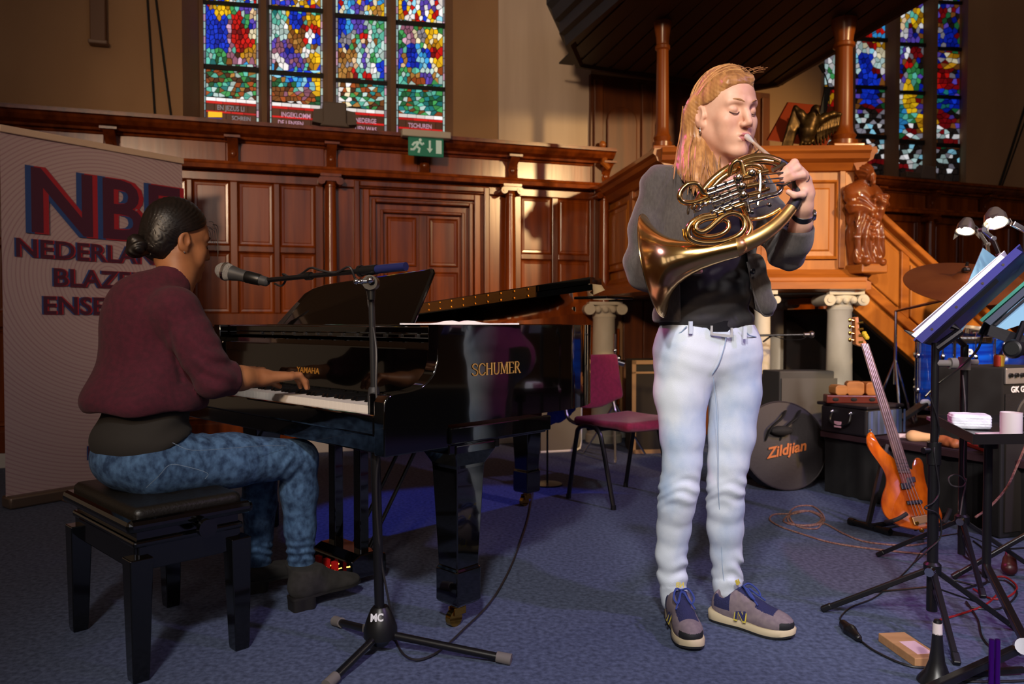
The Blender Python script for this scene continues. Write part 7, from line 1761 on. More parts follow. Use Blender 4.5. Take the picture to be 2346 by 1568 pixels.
# stand
t = thing('guitar_stand', 'black folding stand holding the orange bass guitar', 'guitar stand', G(2010, 1190))
f1, f2 = G(1946, 1194, .02), G(2040, 1220, .02)
mb = MB(); mb.cyl(f1, f2, .014); mb.cyl(f1, f1.lerp(f2, .14), .017); mb.cyl(f1.lerp(f2, .86), f2, .017); mb.build('foot_bar', RUB if False else BLACK, t)
mb = MB(); mb.bar(G(1988, 1206, .02), D(2030, 1020, 3.72), .03, .015, up=(1, 0, 0)); mb.build('upright', DKTUBE, t, smooth=0)
mb = MB(); mb.cyl(G(1995, 1206, .03), G(2170, 1180, .03), .012); mb.bar(D(2100, 1215, 3.45), D(2030, 1030, 3.75), .022, .012, up=(1, 0, 0)); mb.build('rear_leg', DKTUBE, t)
mb = MB(); mb.tube(smooth_path([D(2030, 1196, 3.40), D(2045, 1194, 3.30), D(2062, 1187, 3.285), D(2078, 1177, 3.285)], 4), .009, 10); mb.build('cradle_arm', mat('foam_grip', '1f1b1c', .8), t)
mb = MB(); mb.tube(smooth_path([D(2140, 1208, 3.42), D(2160, 1200, 3.3), D(2172, 1180, 3.3), D(2177, 1166, 3.3)], 4), .009, 10); mb.build('cradle_arm', RUB if False else mat('foam_grip', '1f1b1c', .8), t)
mb = MB(); mb.cyl(D(2030, 1196, 3.41), D(2140, 1208, 3.42), .010); mb.build('cradle_bar', DKTUBE, t)

# ================================================================== DRUM KIT
BLS = mat('blue_sparkle', '0a2a9c', .15, c2='0f55d8', scale=(2, 2, 40), coat=.6)
def drum(name, label, c, r, h, ax, nl, badge=False):
    t_ = thing(name, label, 'drum', V(c) - V(ax).normalized()*h/2, 'blue drums of the kit on the riser'); a = V(ax).normalized(); c = V(c)
    mb = MB(); mb.lathe([(r, -h/2), (r, h/2)], c, a, n=36); sh = mb.build('shell', BLS, t_)
    for s_ in (-1, 1):
        z = s_*h/2; mb = MB(); mb.lathe([(r*1.0, z-.016), (r*1.05, z-.016), (r*1.06, z+.0), (r*1.05, z+.016), (r*1.0, z+.016), (r*1.0, z+.002)], c, a, n=36); mb.build('hoop', CHROME, t_)
        mb = MB(); mb.lathe([(.001, z+s_*.003), (r*1.0, z+s_*.003), (r*1.0, z)], c, a, n=36); mb.build('drum_head', mat('drum_head', 'c9c4c4', .5), t_)
    x = a.orthogonal().normalized(); y = a.cross(x)
    for k in range(nl):
        d = x*math.cos(2*math.pi*k/nl) + y*math.sin(2*math.pi*k/nl)
        for s_ in (-1, 1): mb = MB(); mb.ell(c + d*(r+.012) + a*(s_*h*.26), (.014, .014, .022), 8); mb.build('lug', CHROME, t_)
        mb = MB(); mb.cyl(c + d*(r*1.06) - a*h*.52, c + d*(r*1.06) + a*h*.52, .004, n=6); mb.build('tension_rod', CHROME, t_)
    return t_, c, r
t, c, r = drum('floor_tom', 'deep blue floor tom with round cream badge behind the music stands', (D(2185, 855, 4.55).x, 4.55, .68), .20, .40, (0, 0, 1), 8)
for a in (2.2, 4.2, 6.2):
    q = V((c.x+.22*math.cos(a), c.y+.22*math.sin(a), 0)); mb = MB(); mb.cyl((q.x, q.y, RH), (q.x, q.y, .98 if a > 4 and a < 5 else .9), .008, n=10); mb.ell((q.x, q.y, .62), (.018, .018, .03), 8); mb.cyl((q.x, q.y, RH), (q.x, q.y, RH+.03), .014, n=10); mb.build('leg', CHROME, t)
bd = V((-.05, -1, 0)).normalized()
mb = MB(); mb.lathe([(.001, .004), (.03, .003), (.03, -.004)], c + bd*r + V((0, 0, .06)), bd, n=20); mb.build('badge', mat('cream_badge', 'cbb894', .5), t)
text_mb('P', .07, frame(c + bd*(r+.004) + V((-.02, 0, .10)), (1, -.05, 0), (0, 0, 1)), .001, .003).build('drum_lettering', PAPER, t, smooth=0)
t, c, r = drum('rack_tom', 'bright blue rack tom above the bass amplifier', D(2246, 798, 4.95), .155, .22, (.1, -.15, 1), 6)
mb = MB(); mb.cyl(c + V((0, .16, 0)), (c.x, c.y+.16, RH), .012); mb.cyl(c + V((0, .10, 0)), c + V((0, .17, 0)), .012); mb.build('mount', CHROME, t)
mb = MB(); 
t, c, r = drum('bass_drum', 'blue drum shell at the right frame edge behind the amplifier', V((3.30, 4.62, .70)), .24, .30, (.25, -.95, .0), 8)
mb = MB(); mb.cyl((c.x-.2, c.y, RH), (c.x-.14, c.y, RH+.3), .012); mb.cyl((c.x+.2, c.y, RH), (c.x+.14, c.y, RH+.3), .012); mb.build('spur', CHROME, t)
CYM = mat('bronze_cymbal', '9a5a34', .48, .8, c2='7c4228', scale=(3, 3, 3), bump=.1, bscale=90.)
def cymbal(name, label, c, n, r, base):
    t_ = thing(name, label, 'cymbal', (base[0], base[1], RH), 'bronze cymbals of the kit'); c, n = V(c), V(n).normalized()
    mb = MB(); mb.lathe([(r, 0), (r*.6, .018), (r*.22, .03), (r*.2, .032), (r*.12, .055), (.006, .06), (.006, .058), (r*.12, .053), (r*.2, .029), (r*.6, .016), (r, -.002)], c, n, n=56, caps=False); mb.build('cymbal', CYM, t_, smooth=40)
    mb = MB(); mb.cyl(c + n*.05, c + n*.12, .012, .008); mb.ell(c + n*.075, (.024, .024, .016), 10); mb.build('wing_nut', BLACK, t_)
    k_ = V((base[0], base[1], 1.05)); mb = MB(); mb.tube([c + n*.10, c - n*.08, k_, (base[0], base[1], RH+.25)], .010, 8); mb.build('tube', CHROME, t_)
    for a in (.3, 2.4, 4.5): mb = MB(); mb.tube([(base[0], base[1], RH+.4), (base[0]+.14*math.cos(a), base[1]+.14*math.sin(a), RH+.01)], .008, 8); mb.build('leg', CHROME, t_)
cymbal('ride_cymbal', 'large bronze ride cymbal tilted beside the pulpit stair', D(2208, 648, 4.2), (-.10, -.42, .90), .30, (2.30, 4.58))
cymbal('crash_cymbal', 'bronze crash cymbal at the right edge behind the blue binder', D(2380, 612, 4.75), (-.25, -.38, .9), .27, (2.97, 4.22))
# kick pedal and stray hardware
q = D(2140, 940, 4.33); t = thing('drum_pedal', 'chrome drum pedal tinted by painted red light on the riser before the floor tom', 'pedal', (q.x, q.y, RH))
mb = MB(); mb.bar((q.x-.02, q.y-.05, RH+.02), D(2166, 890, 4.4), .05, .012); mb.build('footboard', mat('red_lit_plate', '9a1a1e', .3, .4), t, smooth=0, bevel=.003)  # red stage light painted into the footboard colour
mb = MB(); mb.bar(D(2062, 962, 4.3), D(2118, 925, 4.34), .06, .02); mb.build('beater_plate', mat('dark_plate', '242226', .4), t, smooth=0, bevel=.003)
mb = MB(); mb.ell(D(2120, 923, 4.34), (.03, .02, .022), 10); mb.build('beater', PAPER, t)
mb = MB(); mb.cyl((q.x+.05, q.y+.02, RH), (q.x+.05, q.y+.02, D(2180, 880, 4.4).z), .008); mb.cyl((q.x+.13, q.y+.04, RH), (q.x+.13, q.y+.04, D(2180, 885, 4.4).z), .008); mb.build('post', CHROME, t)
# ================================================================== BASS AMPLIFIER
cA = D(2298, 900, 3.85); dlA, drA = V((-.80, .60, 0)), V((.93, .36, 0))
t, c, dlA, drA = box_thing('bass_amplifier', 'black bass amplifier combo with silver control panel on the riser', 'amplifier', (cA.x, cA.y), dlA, drA, .30, .42, .755-RH, mat('black_carpet', '0d0b0c', .9), RH)
nF = V((drA.y, -drA.x, 0)); hA = .755-RH
def fp(x, z, o=.0): return c + drA*x + V((0, 0, z)) + nF*o
mb = MB(); mb.slab([fp(.005, hA-.085), fp(.415, hA-.085), fp(.415, hA-.005), fp(.005, hA-.005)], nF*.012); cpn = mb.build('control_panel', mat('silver_panel', 'a9a4a0', .35, .6), t, smooth=0, bevel=.004)
for i in range(9): mb = MB(); mb.cyl(fp(.03+i*.042, hA-.04, .012), fp(.03+i*.042, hA-.04, .026), .011, n=12); mb.build('knob', BLACK, cpn)
text_mb('GK GALLIEN', .042, frame(fp(.17, hA-.128, .003), drA, (0, 0, 1)), .001, .0015).build('amp_lettering', PAPER, t, smooth=0)
mb = MB(); mb.slab([fp(.01, .01), fp(.41, .01), fp(.41, hA-.135), fp(.01, hA-.135)], nF*.006); mb.build('grille', mat('grey_grille', '262425', .6, .3, bump=.8, bscale=300.), t, smooth=0)
mb = MB(); mb.lathe([(.10, .006), (.125, .006), (.125, .014), (.115, .018), (.10, .010)], fp(.2, .125), nF, n=32); mb.build('speaker_ring', mat('grey_ring', '3a3838', .6), t)
q = c + dlA*.03 + drA*.0 + V((0, 0, hA)); q = D(2288, 838, c.y+.06); q.z = RH+hA
t = thing('drink_can', 'small gold and red striped can on the bass amplifier', 'can', q)
mb = MB(); mb.lathe([(.021, 0), (.024, .004), (.024, .054), (.021, .058)], q, n=20); mb.build('can_wall', [mat('can_gold', 'b59a3c', .3, .7), mat('can_red', '8c2a1c', .35, .4)], t, matfn=lambda p_, n_: 1 if n_.x < -.3 else 0)
mb = MB(); mb.lathe([(.020, .057), (.022, .060), (.022, .063), (.019, .061)], q, n=20); mb.build('can_rim', CHROME, t)
# dark monitor standing on the floor before the riser
q = G(2290, 1236)
t, c, d1, d2 = box_thing('floor_monitor', 'black floor monitor at the right edge below the riser', 'speaker', (q.x, q.y), (-.2, .98, 0), (.95, .3, 0), .10, .40, .50, mat('black_speaker', '121011', .8))
mb = MB(); nn = V((.3, -.95, 0)); mb.slab([c + d2*.02 + V((0, 0, .03)) + nn*.001, c + d2*.38 + V((0, 0, .03)) + nn*.001, c + d2*.38 + V((0, 0, .47)) + nn*.001, c + d2*.02 + V((0, 0, .47)) + nn*.001], nn*.008); mb.build('grille', mat('dark_grille', '211a15', .9), t, smooth=0)
# ================================================================== MUSIC STANDS
def tripod(t_, c, feet, hub_z, strut_z, r=.0085):
    for f in feet:
        f = V(f); a = V((c.x, c.y, hub_z)); d = (f-a).normalized()
        mb = MB(); mb.bar(a + d*.02, f + V((0, 0, .008)), .017, .017); lg = mb.build('tripod_leg', DKTUBE, t_, smooth=0, bevel=.003)
        mb = MB(); mb.bar(f - d*.03 + V((0, 0, .009)), f + d*.006 + V((0, 0, .009)), .021, .019); mb.build('foot_cap', BLACK, lg, smooth=0, bevel=.004)
        m_ = a.lerp(f, .55); mb = MB(); mb.bar((c.x, c.y, strut_z), m_, .010, .004); mb.build('strut', DKTUBE, t_, smooth=0)
    mb = MB(); mb.lathe([(.02, -.02), (.026, -.015), (.026, .012), (.018, .02)], (c.x, c.y, hub_z), n=16); mb.build('hub', BLACK, t_)
    mb = MB(); mb.lathe([(.015, -.012), (.015, .012)], (c.x, c.y, strut_z), n=14); mb.build('strut_collar', BLACK, t_)
    mb = MB(); mb.cyl((c.x-.02, c.y-.03, hub_z), (c.x-.035, c.y-.045, hub_z), .014, n=12); mb.build('clamp_knob', CHROME, t_)
# stand 1
f1, f2, f3 = G(1886, 1402), G(2326, 1446), G(2192, 1526)
c1_ = V(((f1.x+f2.x+f3.x)/3, (f1.y+f2.y+f3.y)/3, 0)); c1_ = V((D(2136, 1300, 2.42).x, 2.42, 0))
ms1 = thing('music_stand', 'black tripod music stand carrying an open blue binder, nearest the standing woman', 'music stand', c1_)
hz1 = D(2136, 1302, 2.42).z
tripod(ms1, c1_, (f1, f2, f3), hz1, D(2132, 1345, 2.42).z)
tp1 = D(2140, 800, 2.42).z
mb = MB(); mb.cyl((c1_.x, c1_.y, .06), (c1_.x, c1_.y, .58), .0165); mb.build('lower_tube', DKTUBE, ms1)
mb = MB(); mb.cyl((c1_.x, c1_.y, .56), (c1_.x, c1_.y, tp1+.02), .0115); mb.build('upper_tube', DKTUBE, ms1)
mb = MB(); mb.cyl((c1_.x, c1_.y, .53), (c1_.x, c1_.y, .60), .021); mb.cyl((c1_.x-.04, c1_.y-.01, .575), (c1_.x, c1_.y, .575), .010); mb.build('height_clamp', BLACK, ms1)
mb = MB(); mb.cyl((c1_.x, c1_.y, tp1-.045), (c1_.x+.045, c1_.y-.01, tp1-.045), .011); mb.cyl((c1_.x+.04, c1_.y-.01, tp1-.045), (c1_.x+.06, c1_.y-.01, tp1-.045), .018, n=14); mb.build('angle_knob', RUB, ms1)
A, Bq = D(2106, 780, 2.24), D(2342, 566, 2.33); e_ = V((.27, .36, -.03)); sv = Bq-A; nrm = sv.cross(e_).normalized(); nrm = nrm if nrm.x < 0 else -nrm    # nrm faces up-left
mb = MB(); mb.slab([A+e_*.1, A+e_*.38, A+e_*.38+sv*.7, A+e_*.1+sv*.7], nrm*-.006)
dk = mb.build('desk_plate', BLACKM, ms1, smooth=0); 
mb = MB(); mb.slab([A+nrm*.0, A+e_, A+e_+nrm*.05, A+nrm*.05], sv.normalized()*-.004); mb.build('desk_lip', BLACKM, ms1, smooth=0)
mb = MB(); hd = A + e_*.5 + sv*.2; mb.tube([(c1_.x, c1_.y, tp1), hd - nrm*.03, hd - nrm*.004], .014, 10); mb.build('desk_bracket', BLACK, ms1)
ms1b = thing('blue_binder', 'dark blue ring binder full of white music on the nearest stand', 'binder', A)
BBL = mat('blue_card', '15196a', .5)
o_ = nrm*.004
mb = MB(); mb.slab([A+o_-e_*.06-sv*.02, A+e_*1.06+o_-sv*.02, A+e_*1.06+sv*1.0+o_, A+sv*1.0+o_-e_*.06], nrm*.004); mb.build('cover', BBL, ms1b, smooth=0)
mb = MB(); mb.slab([A-e_*.07-nrm*.016-sv*.0, A+e_*.0-nrm*.016, A+sv*.96-nrm*.016, A+sv*.96-e_*.07-nrm*.016], nrm*.02); mb.build('spine', BBL, ms1b, smooth=0)
mb = MB(); mb.slab([A+o_*2+nrm*.002, A+e_+o_*2+nrm*.002, A+e_+sv*.86+o_*2, A+sv*.86+o_*2], nrm*.016); mb.build('pages', PAPER, ms1b, smooth=0)
mb = MB(); mb.slab([A+nrm*.03-e_*.02+sv*.03, A+e_*.9+nrm*.03+sv*.03, A+e_*.9+sv*.9+nrm*.024, A+sv*.9+nrm*.024-e_*.02], nrm*.002); mb.build('loose_page', PAPER, ms1b, smooth=0)
mb = MB()
for q in (.12, .35, .6, .8): mb.cyl(A+sv*q-e_*.072+nrm*-.006, A+sv*q-e_*.078+nrm*-.006, .004, n=8)
mb.build('rivet', CHROME, ms1b)
# light blue folder standing behind it
fa, fb_, fc_, fd_ = D(2252, 568, 2.72), D(2290, 596, 2.80), D(2196, 776, 2.74), D(2162, 776, 2.66)
mb = MB(); mb.slab([fa, fb_, fc_, fd_], (.006, .012, .002)); tag(mb.build('pale_blue_folder', mat('pale_blue_card', '6f9db4', .6), smooth=0), 'pale blue card folder standing upright behind the blue binder', 'folder')
# stand 2
c2_ = V((D(2204, 1185, 2.95).x, 2.95, 0))
ms2 = thing('music_stand', 'black tripod music stand holding a pale blue folder, farther from the camera', 'music stand', c2_)
tripod(ms2, c2_, (G(2012, 1276), G(2252, 1372), G(2400, 1330)), D(2206, 1190, 2.95).z, D(2204, 1222, 2.95).z)
mb = MB(); mb.cyl((c2_.x, c2_.y, .08), (c2_.x, c2_.y, D(2204, 790, 2.95).z), .014); mb.build('tube', DKTUBE, ms2)
mb = MB(); tz2 = D(2204, 830, 2.95).z; mb.cyl((c2_.x, c2_.y, tz2-.03), (c2_.x, c2_.y, tz2+.02), .022); mb.cyl((c2_.x, c2_.y, tz2), (c2_.x+.05, c2_.y, tz2), .011); mb.build('height_clamp', RUB, ms2)
mb = MB(); q0, q1 = D(2168, 790, 2.86), D(2262, 640, 2.96)
for dy in (0, .02, .05): mb.tube([q0+V((dy*.4, dy, 0)), q1+V((dy*.4, dy, 0))], .003, 6)
mb.tube([(c2_.x, c2_.y, D(2204, 792, 2.95).z), q0.lerp(q1, .15)], .011, 8); mb.build('desk_wires', BLACK, ms2)
# stand 3 with green binder
c3_ = V((2.04, 2.80, 0))
ms3 = thing('music_stand', 'black music stand at the right frame edge under a green binder', 'music stand', c3_)
A3, B3 = D(2250, 738, 2.50), D(2420, 590, 2.58); e3 = V((.25, .33, -.02)); s3 = B3-A3; n3 = s3.cross(e3).normalized(); n3 = n3 if n3.x < 0 else -n3
mb = MB(); mb.slab([A3-n3*.03+s3*.05, A3+e3-n3*.03+s3*.05, A3+e3+s3-n3*.03, A3+s3-n3*.03], n3*-.006); mb.build('desk_plate', BLACKM, ms3, smooth=0)
mb = MB(); k0 = D(2262, 768, 2.48); mb.slab([k0, D(2350, 800, 2.46), D(2350, 770, 2.46), D(2270, 745, 2.48)], (.01, .02, 0)); mb.build('desk_lip', BLACKM, ms3, smooth=0)
mb = MB(); mb.cyl((c3_.x, c3_.y, .1), (c3_.x, c3_.y, (A3+e3*.5+s3*.45).z), .014); mb.tube([(c3_.x, c3_.y, (A3+e3*.5+s3*.45).z), A3+e3*.5+s3*.5-n3*.036], .013, 8); mb.build('tube', DKTUBE, ms3)
tripod(ms3, c3_, (V((c3_.x-.35, c3_.y+.1, 0)), V((c3_.x+.3, c3_.y+.3, 0)), V((c3_.x+.1, c3_.y-.4, 0))), .28, .16)
g3 = thing('green_binder', 'green binder with pale papers on the stand at the right edge', 'binder', A3)
mb = MB(); mb.slab([A3, A3+e3, A3+e3+s3, A3+s3], n3*.010); mb.build('cover', mat('green_card', '0f7a58', .35), g3, smooth=0)
mb = MB(); mb.slab([A3-n3*.024+s3*.02, A3+e3-n3*.024+s3*.02, A3+e3+s3-n3*.024, A3+s3-n3*.024], n3*.020); mb.build('spine', mat('dark_teal', '142a30', .5), g3, smooth=0)
mb = MB(); mb.slab([D(2262, 770, 2.50), D(2346, 742, 2.50)-V((0, 0, 0)), D(2420, 640, 2.60), D(2330, 690, 2.56)], (.004, .012, 0)); mb.build('loose_folder', mat('pale_blue_card', '6f9db4', .6), g3, smooth=0)
# clip lamps
def lamp(label, head, look, arm, r=.03):
    t_ = thing('clip_lamp', label, 'lamp', arm[-1], 'lit clip-on stand lamps'); look = V(look).normalized(); head = V(head)
    mb = MB(); mb.lathe([(.008, -.05), (.018, -.046), (r*1.05, -.02), (r*1.15, .006), (r*1.2, .010), (r*1.1, .008), (r*.9, -.01), (.01, -.03)], head, look, n=24, caps=False); mb.build('shade', mat('lamp_chrome', 'b9aea4', .2, .9), t_)
    for k in range(3):
        a_ = k*2.1; x_ = look.orthogonal().normalized(); y_ = look.cross(x_); d_ = x_*math.cos(a_)+y_*math.sin(a_); w_ = look.cross(d_)
        mb = MB(); q_ = head + d_*r*1.15; mb.slab([q_-w_*.016, q_+w_*.016, q_+d_*.02+look*.03], d_*.002); mb.build('barn_leaf', mat('lamp_chrome', 'b9aea4', .2, .9), t_, smooth=0)
    mb = MB(); mb.lathe([(.001, .006), (r*.62, .008), (r*.72, -.002), (.001, -.006)], head, look, n=20); mb.build('bulb', mat('lamp_glow', 'fff0d8', .4, emit=60.), t_)
    P = [V(p) for p in arm]
    for a_, b_ in zip(P[:-1], P[1:]): mb = MB(); mb.bar(a_, b_, .012, .014); mb.build('arm_link', CHROME, t_, smooth=0, bevel=.002)
    for p in P: mb = MB(); mb.cyl(p+V((0, -.01, 0)), p+V((0, .01, 0)), .008, n=10); mb.build('arm_joint', STEEL, t_)
    mb = MB(); mb.tube(smooth_path([head - look*.045, head - look*.06 + V((.02, .02, -.02)), P[0]+V((.03, .02, -.01)), P[-1]+V((.012, .02, .02))], 5), .003, 6); mb.build('lamp_cord', BLACKM, t_)
    l = bpy.data.lights.new('clip_lamp_light', 'SPOT'); l.energy = 9; l.color = (1., .86, .66); l.spot_size = math.radians(120); l.spot_blend = .7; l.shadow_soft_size = .02
    lo = bpy.data.objects.new('clip_lamp_light', l); col.objects.link(lo); lo.location = head + look*.03; lo.rotation_euler = look.to_track_quat('-Z', 'Y').to_euler()
lamp('larger lit clip lamp with jointed chrome arm above the blue binder', D(2281, 506, 2.62), (-.15, -.45, -.87), [D(2250, 527, 2.60), D(2274, 547, 2.60), D(2290, 585, 2.58)], .032)
lamp('smaller lit clip lamp left of the larger one above the cymbal', D(2212, 526, 3.1), (-.3, -.25, -.9), [D(2240, 528, 3.1), D(2262, 560, 3.08), D(2268, 610, 3.0)], .030)
t = thing('lamp_arm', 'jointed chrome lamp arm entering at the right frame edge', 'lamp arm', D(2355, 560, 2.5))
for a_, b_ in ((D(2320, 512, 2.5), D(2362, 535, 2.5)), (D(2362, 535, 2.5), D(2372, 600, 2.5))): mb = MB(); mb.bar(a_, b_, .014, .016); mb.build('arm_link', CHROME, t, smooth=0, bevel=.002)
# dark microphones at the right edge
t = thing('stage_microphone', 'black microphone in shock mount under the green binder', 'microphone', D(2330, 800, 2.35))
mb = MB(); mb.lathe([(.010, -.02), (.026, -.016), (.030, 0), (.026, .014), (.02, .018)], D(2322, 800, 2.36), (-.7, -.6, .1), n=20); mb.build('head', mat('mic_black', '111112', .45), t)
mb = MB(); mb.cyl(D(2326, 799, 2.38), D(2380, 800, 2.44), .022); mb.build('handle', BLACK, t); mb = MB(); mb.tube([D(2328, 785, 2.38), D(2346, 740, 2.42)], .010, 8); mb.build('mount', BLACK, t)
t = thing('condenser_microphone', 'slim black condenser microphone between the blue and green binders', 'microphone', D(2250, 768, 2.62))
mb = MB(); mb.cyl(D(2262, 742, 2.62), D(2250, 768, 2.62), .013); mb.build('body', BLACK, t)
mb = MB(); mb.tube(smooth_path([D(2250, 768, 2.62), D(2240, 800, 2.63), D(2205, 838, 2.70), D(2150, 880, 2.7), D(2120, 910, 2.6)], 5), .004, 6); mb.build('cable', BLACK, t)
# ================================================================== TRAY TABLE
K = V((1.44, 2.375, .60)); K2 = K + V((.155, .50, 0)); K4 = K + V((.42, .03, 0)); K3 = K4 + V((.10, .48, 0))
t = thing('stand_tray', 'black flat metal tray on a stand at right with cup and papers', 'tray', (1.62, 2.55, 0))
mb = MB(); mb.slab([K, K4, K3, K2], (0, 0, .004)); mb.build('plate', mat('tray_black', '1a1717', .35), t, smooth=0)
for a_, b_ in ((K, K2), (K, K4), (K2, K3)): mb = MB(); mb.bar(a_+V((0, 0, .016)), b_+V((0, 0, .016)), .004, .032); mb.build('lip', mat('tray_black', '1a1717', .35), t, smooth=0)
mb = MB(); mb.cyl((1.64, 2.62, .1), (1.64, 2.62, .60), .014); mb.lathe([(.03, 0), (.03, .03), (.018, .05)], (1.64, 2.62, .55), n=14); mb.build('tube', DKTUBE, t)
hub3 = V((D(2352, 1478, 2.12).x, 2.12, 0))
mb = MB(); mb.bar(G(2060, 1612, .02) , D(2352, 1478, 2.12), .022, .022); mb.build('leg', DKTUBE, t, smooth=0, bevel=.003)
mb = MB(); mb.bar(D(2352, 1478, 2.12), (1.64, 2.62, .14), .022, .022); mb.build('leg', DKTUBE, t, smooth=0, bevel=.003)
mb = MB(); mb.bar(D(2352, 1478, 2.12), (1.75, 2.05, .02), .022, .022); mb.build('leg', DKTUBE, t, smooth=0, bevel=.003)
mb = MB(); mb.cyl(D(2340, 1482, 2.10), D(2346, 1482, 2.07), .022, n=16); mb.build('clamp_knob', CHROME, t)
mb = MB(); mb.bar(D(2210, 1545, 2.09), D(2346, 1535, 2.10), .014, .014); mb.build('strut', DKTUBE, t, smooth=0)
zt3 = .604
m_ = G(2316, 1004, zt3)
t = thing('white_mug', 'plain white mug with dark handle on the black tray', 'mug', m_)
mb = MB(); mb.lathe([(.028, 0), (.0315, .003), (.032, .084), (.030, .084), (.029, .01), (.001, .008)], m_, n=32); mb.build('cup', mat('white_china', 'd8ccd0', .3), t)
mb = MB(); mb.tube(smooth_path([m_+V((.03, -.006, .07)), m_+V((.055, -.012, .066)), m_+V((.06, -.012, .04)), m_+V((.05, -.01, .02)), m_+V((.03, -.006, .018))], 4), .007, 8); mb.build('handle', BLACK, t)
p0_ = G(2232, 985, zt3); t = thing('paper_towel_pack', 'stack of white paper napkins wrapped in film on the black tray', 'napkins', p0_)
S = SDF(.004); S.rbox(p0_ + V((0, .03, .028)), (.062, .045, .026), [[.94, -.34, 0], [.34, .94, 0], [0, 0, 1]], .012, .01); S.warp = lambda P: .0016*np.sin(P[:, 2]*900) + .002*nz(P, 60.)
mesh_obj('pack', [S.mesh()], mat('napkin_white', 'dfe2ee', .6), t)
q = G(2262, 1004, zt3); mb = MB(); mb.slab([q, q+V((.10, .0, 0)), q+V((.13, .12, 0)), q+V((.02, .10, 0))], (0, 0, .003)); tag(mb.build('paper_sheet', mat('pinkish_white', 'd8c2c8', .5), smooth=0), 'loose pale paper sheet on the tray beside the mug', 'paper')
q = G(2180, 975, zt3); mb = MB(); mb.slab([q+V((-.02, .1, 0)), q+V((.28, .10, 0)), q+V((.30, .17, 0)), q+V((0, .17, 0))], (0, 0, .012)); tag(mb.build('notebook', mat('notebook_grey', '8a8288', .5), smooth=0), 'flat grey notebook lying on the tray behind the napkins', 'notebook')
# ================================================================== SMALL THINGS ON THE CARPET
b0, b1, b2 = G(2012, 1470), G(2096, 1530), G(2166, 1526)
d1 = (b1-b0); d2 = V((d1.y, -d1.x, 0)).normalized()*-.085; d2 = d2 if d2.x > 0 else -d2
t = thing('wooden_box', 'shallow pale wooden box with white paper label on the carpet', 'box', b0)
mb = MB(); mb.slab([b0, b1, b1+d2, b0+d2], (0, 0, .026)); mb.build('body', mat('pale_wood', 'b98a5e', .6, c2='a87a50', scale=(6, 30, 30)), t, smooth=0, bevel=.002)
mb = MB(); mb.slab([b0.lerp(b1, .38)+d2*.28+V((0, 0, .026)), b0.lerp(b1, .86)+d2*.28+V((0, 0, .026)), b0.lerp(b1, .86)+d2*.86+V((0, 0, .026)), b0.lerp(b1, .38)+d2*.86+V((0, 0, .026))], (0, 0, .001)); mb.build('paper_label', mat('pink_label', 'd8b0b8', .7), t, smooth=0)
p = G(2146, 1564); t = thing('clarinet_peg', 'black cone instrument peg with white taped tip on the carpet', 'instrument stand', p)
hP = D(2147, 1421, p.y).z
mb = MB(); mb.lathe([(.05, 0), (.048, .006), (.03, .03), (.020, .06), (.015, .10), (.0125, hP-.035)], p, n=24); mb.build('cone', mat('black_cone', '141315', .35), t)
mb = MB(); mb.lathe([(.0128, hP-.038), (.0118, hP-.008)], p, n=16); mb.build('tape', mat('white_tape', 'd4c6c4', .7), t); mb = MB(); mb.lathe([(.011, hP-.008), (.009, hP), (.002, hP+.003)], p, n=16); mb.build('tip', BLACK, t)
p = G(2277, 1590); t = thing('purple_instrument_rest', 'purple metal double-bar instrument rest standing at the bottom edge', 'instrument stand', p)
for q in (-.008, .008): mb = MB(); hQ = D(2277, 1466, p.y).z; mb.cyl((p.x+q, p.y, 0), (p.x+q, p.y, hQ), .0068, n=12); mb.build('bar', mat('purple_anodised', '5a1890', .25, .8), t)
mb = MB(); mb.box((p.x-.02, p.y-.02, 0), (p.x+.02, p.y+.02, .012)); mb.build('foot', mat('purple_anodised', '5a1890', .25, .8), t, bevel=.003)
a, b_ = G(1932, 1430, .014), G(1966, 1462, .014)
t = thing('inline_switch', 'black inline cord plug lying on the carpet left of the wooden box', 'plug', a)
S = SDF(.003); S.cap(a, a.lerp(b_, .5), .013, .017, .01); S.cap(a.lerp(b_, .5), b_, .017, .011, .01); S.ell(a.lerp(b_, .35)+V((0, -.008, -.002)), (.018, .018, .012), k=.01); S.ops.append((lambda P: -P[..., 2]+.001, S.lo, S.hi, .001, 'i')); mesh_obj('housing', [S.mesh()], BLACK, t)
mb = MB(); d = (b_-a).normalized(); mb.cyl(b_, b_+d*.02, .006, .004); mb.build('strain_relief', BLACK, t)
p = G(2312, 1320, .0); t = thing('power_adapter', 'dark red power plug adapter on the carpet among tangled cables', 'plug', p)
S = SDF(.004); S.cap(p+V((0, 0, .03)), p+V((.02, .03, .05)), .028, .024, .01); S.cap(p+V((.02, .03, .05)), p+V((.02, .04, .075)), .012, .010, .008); S.ops.append((lambda P: -P[..., 2]+.001, S.lo, S.hi, .001, 'i')); mesh_obj('housing', [S.mesh()], mat('dark_red_plastic', '3c1216', .4), t)
mb = MB(); mb.ell(p+V((.02, .04, .082)), .009, 10); mb.build('pilot_light', mat('red_pilot', 'd02018', .4, emit=.6), t)
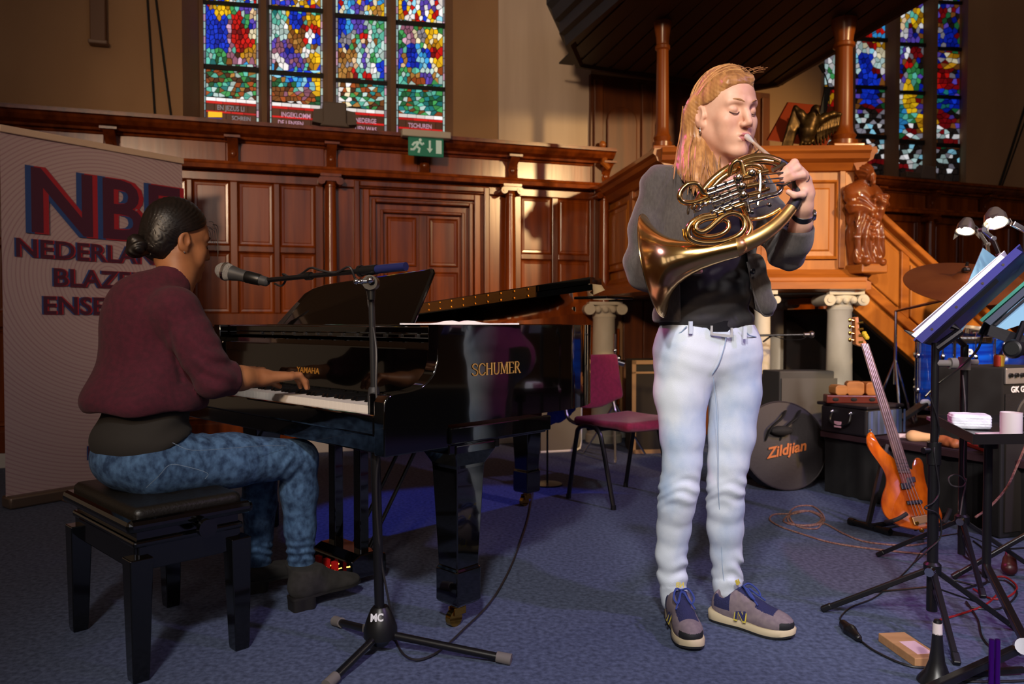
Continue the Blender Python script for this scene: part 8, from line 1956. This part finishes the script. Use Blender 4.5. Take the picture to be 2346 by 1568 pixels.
# cables
def floor_cable(label, pts, r, m, h0=.004, name='floor_cable'):
    P = [G(x, y, h0) if len(p) == 2 else D(*p) for p in pts for x, y in [(p[0], p[1])]]
    mb = MB(); mb.tube(smooth_path(P, 5), r, 6); tag(mb.build(name, m), label, 'cable')
ROPE = mat('braided_cable', '6a4038', .8, c2='8f6a5c', scale=(120, 120, 120), lo=.4, hi=.6)
coil = [(2135, 1272), (2060, 1265), (1980, 1256), (1900, 1243), (1840, 1225), (1790, 1208), (1764, 1192), (1772, 1180), (1800, 1178)]
for i in range(26):
    a = -2.2 + i*.85; coil.append((1842+ (42+6*math.sin(i*1.3))*math.cos(a), 1192 + (17+5*math.sin(i*.9))*math.sin(a)))
coil += [(1884, 1178), (1860, 1160), (1824, 1162), (1808, 1180), (1826, 1206), (1870, 1212), (1888, 1200), (1930, 1222), (1975, 1240), (2030, 1248), (2090, 1250), (2140, 1238), (2150, 1215)]
floor_cable('brown braided instrument cable loosely coiled on the carpet by the bass', coil, .0042, ROPE)
floor_cable('brown braided cable rising from the carpet to the right edge', [(2235, 1186, 2.9), (2270, 1160, 2.92), (2305, 1120, 2.95), (2325, 1080, 2.98), (2350, 1020, 3.0), (2362, 985, 3.0)], .0045, ROPE, name='hanging_cable')
RC = mat('red_cable', '8c1a1c', .5); KC = mat('black_cable', '121012', .5)
floor_cable('red cable wandering under the nearest music stand', [(2150, 1422), (2200, 1408), (2260, 1385), (2290, 1350), (2268, 1330), (2300, 1322), (2330, 1345), (2310, 1368), (2270, 1372), (2230, 1350)], .0035, RC)
floor_cable('black cable looping from the plug along the wooden box', [(1968, 1466), (2000, 1490), (2050, 1515), (2090, 1528), (2130, 1532), (2170, 1550), (2220, 1562), (2300, 1562), (2360, 1560)], .0035, KC)
floor_cable('thin cable from the inline plug up to the nearest stand', [(1930, 1428), (1926, 1415), (1950, 1392), (1998, 1373), (2030, 1350), (2070, 1315), (2095, 1288), (2110, 1265), (2130, 1250)], .0028, KC)
floor_cable('tangled black cable under the farther music stand', [(2230, 1240), (2255, 1262), (2245, 1290), (2210, 1275), (2205, 1250), (2235, 1300), (2262, 1330), (2240, 1342), (2180, 1330), (2200, 1350), (2250, 1338), (2300, 1330), (2330, 1360), (2290, 1395), (2225, 1392), (2215, 1380), (2240, 1420), (2250, 1460), (2280, 1490), (2340, 1500)], .0034, KC)
floor_cable('grey wire spiralling down the nearest music stand pole', [(2130, 905, 2.40), (2148, 960, 2.40), (2150, 1000, 2.42), (2140, 1035, 2.40), (2152, 1120, 2.40), (2140, 1150, 2.395), (2118, 1165, 2.39), (2150, 1180, 2.395), (2155, 1230, 2.40), (2125, 1262, 2.40), (2095, 1290, 2.42)], .0026, KC, name='stand_wire')
floor_cable('pale wire loop hanging on the farther music stand pole', [(2206, 860, 2.92), (2212, 950, 2.92), (2208, 1080, 2.92), (2214, 1100, 2.91), (2205, 1115, 2.91), (2180, 1112, 2.91), (2174, 1095, 2.91), (2192, 1088, 2.91), (2212, 1105, 2.91), (2206, 1140, 2.92), (2200, 1180, 2.92)], .0026, mat('grey_wire', '5a5456', .5), name='stand_wire')
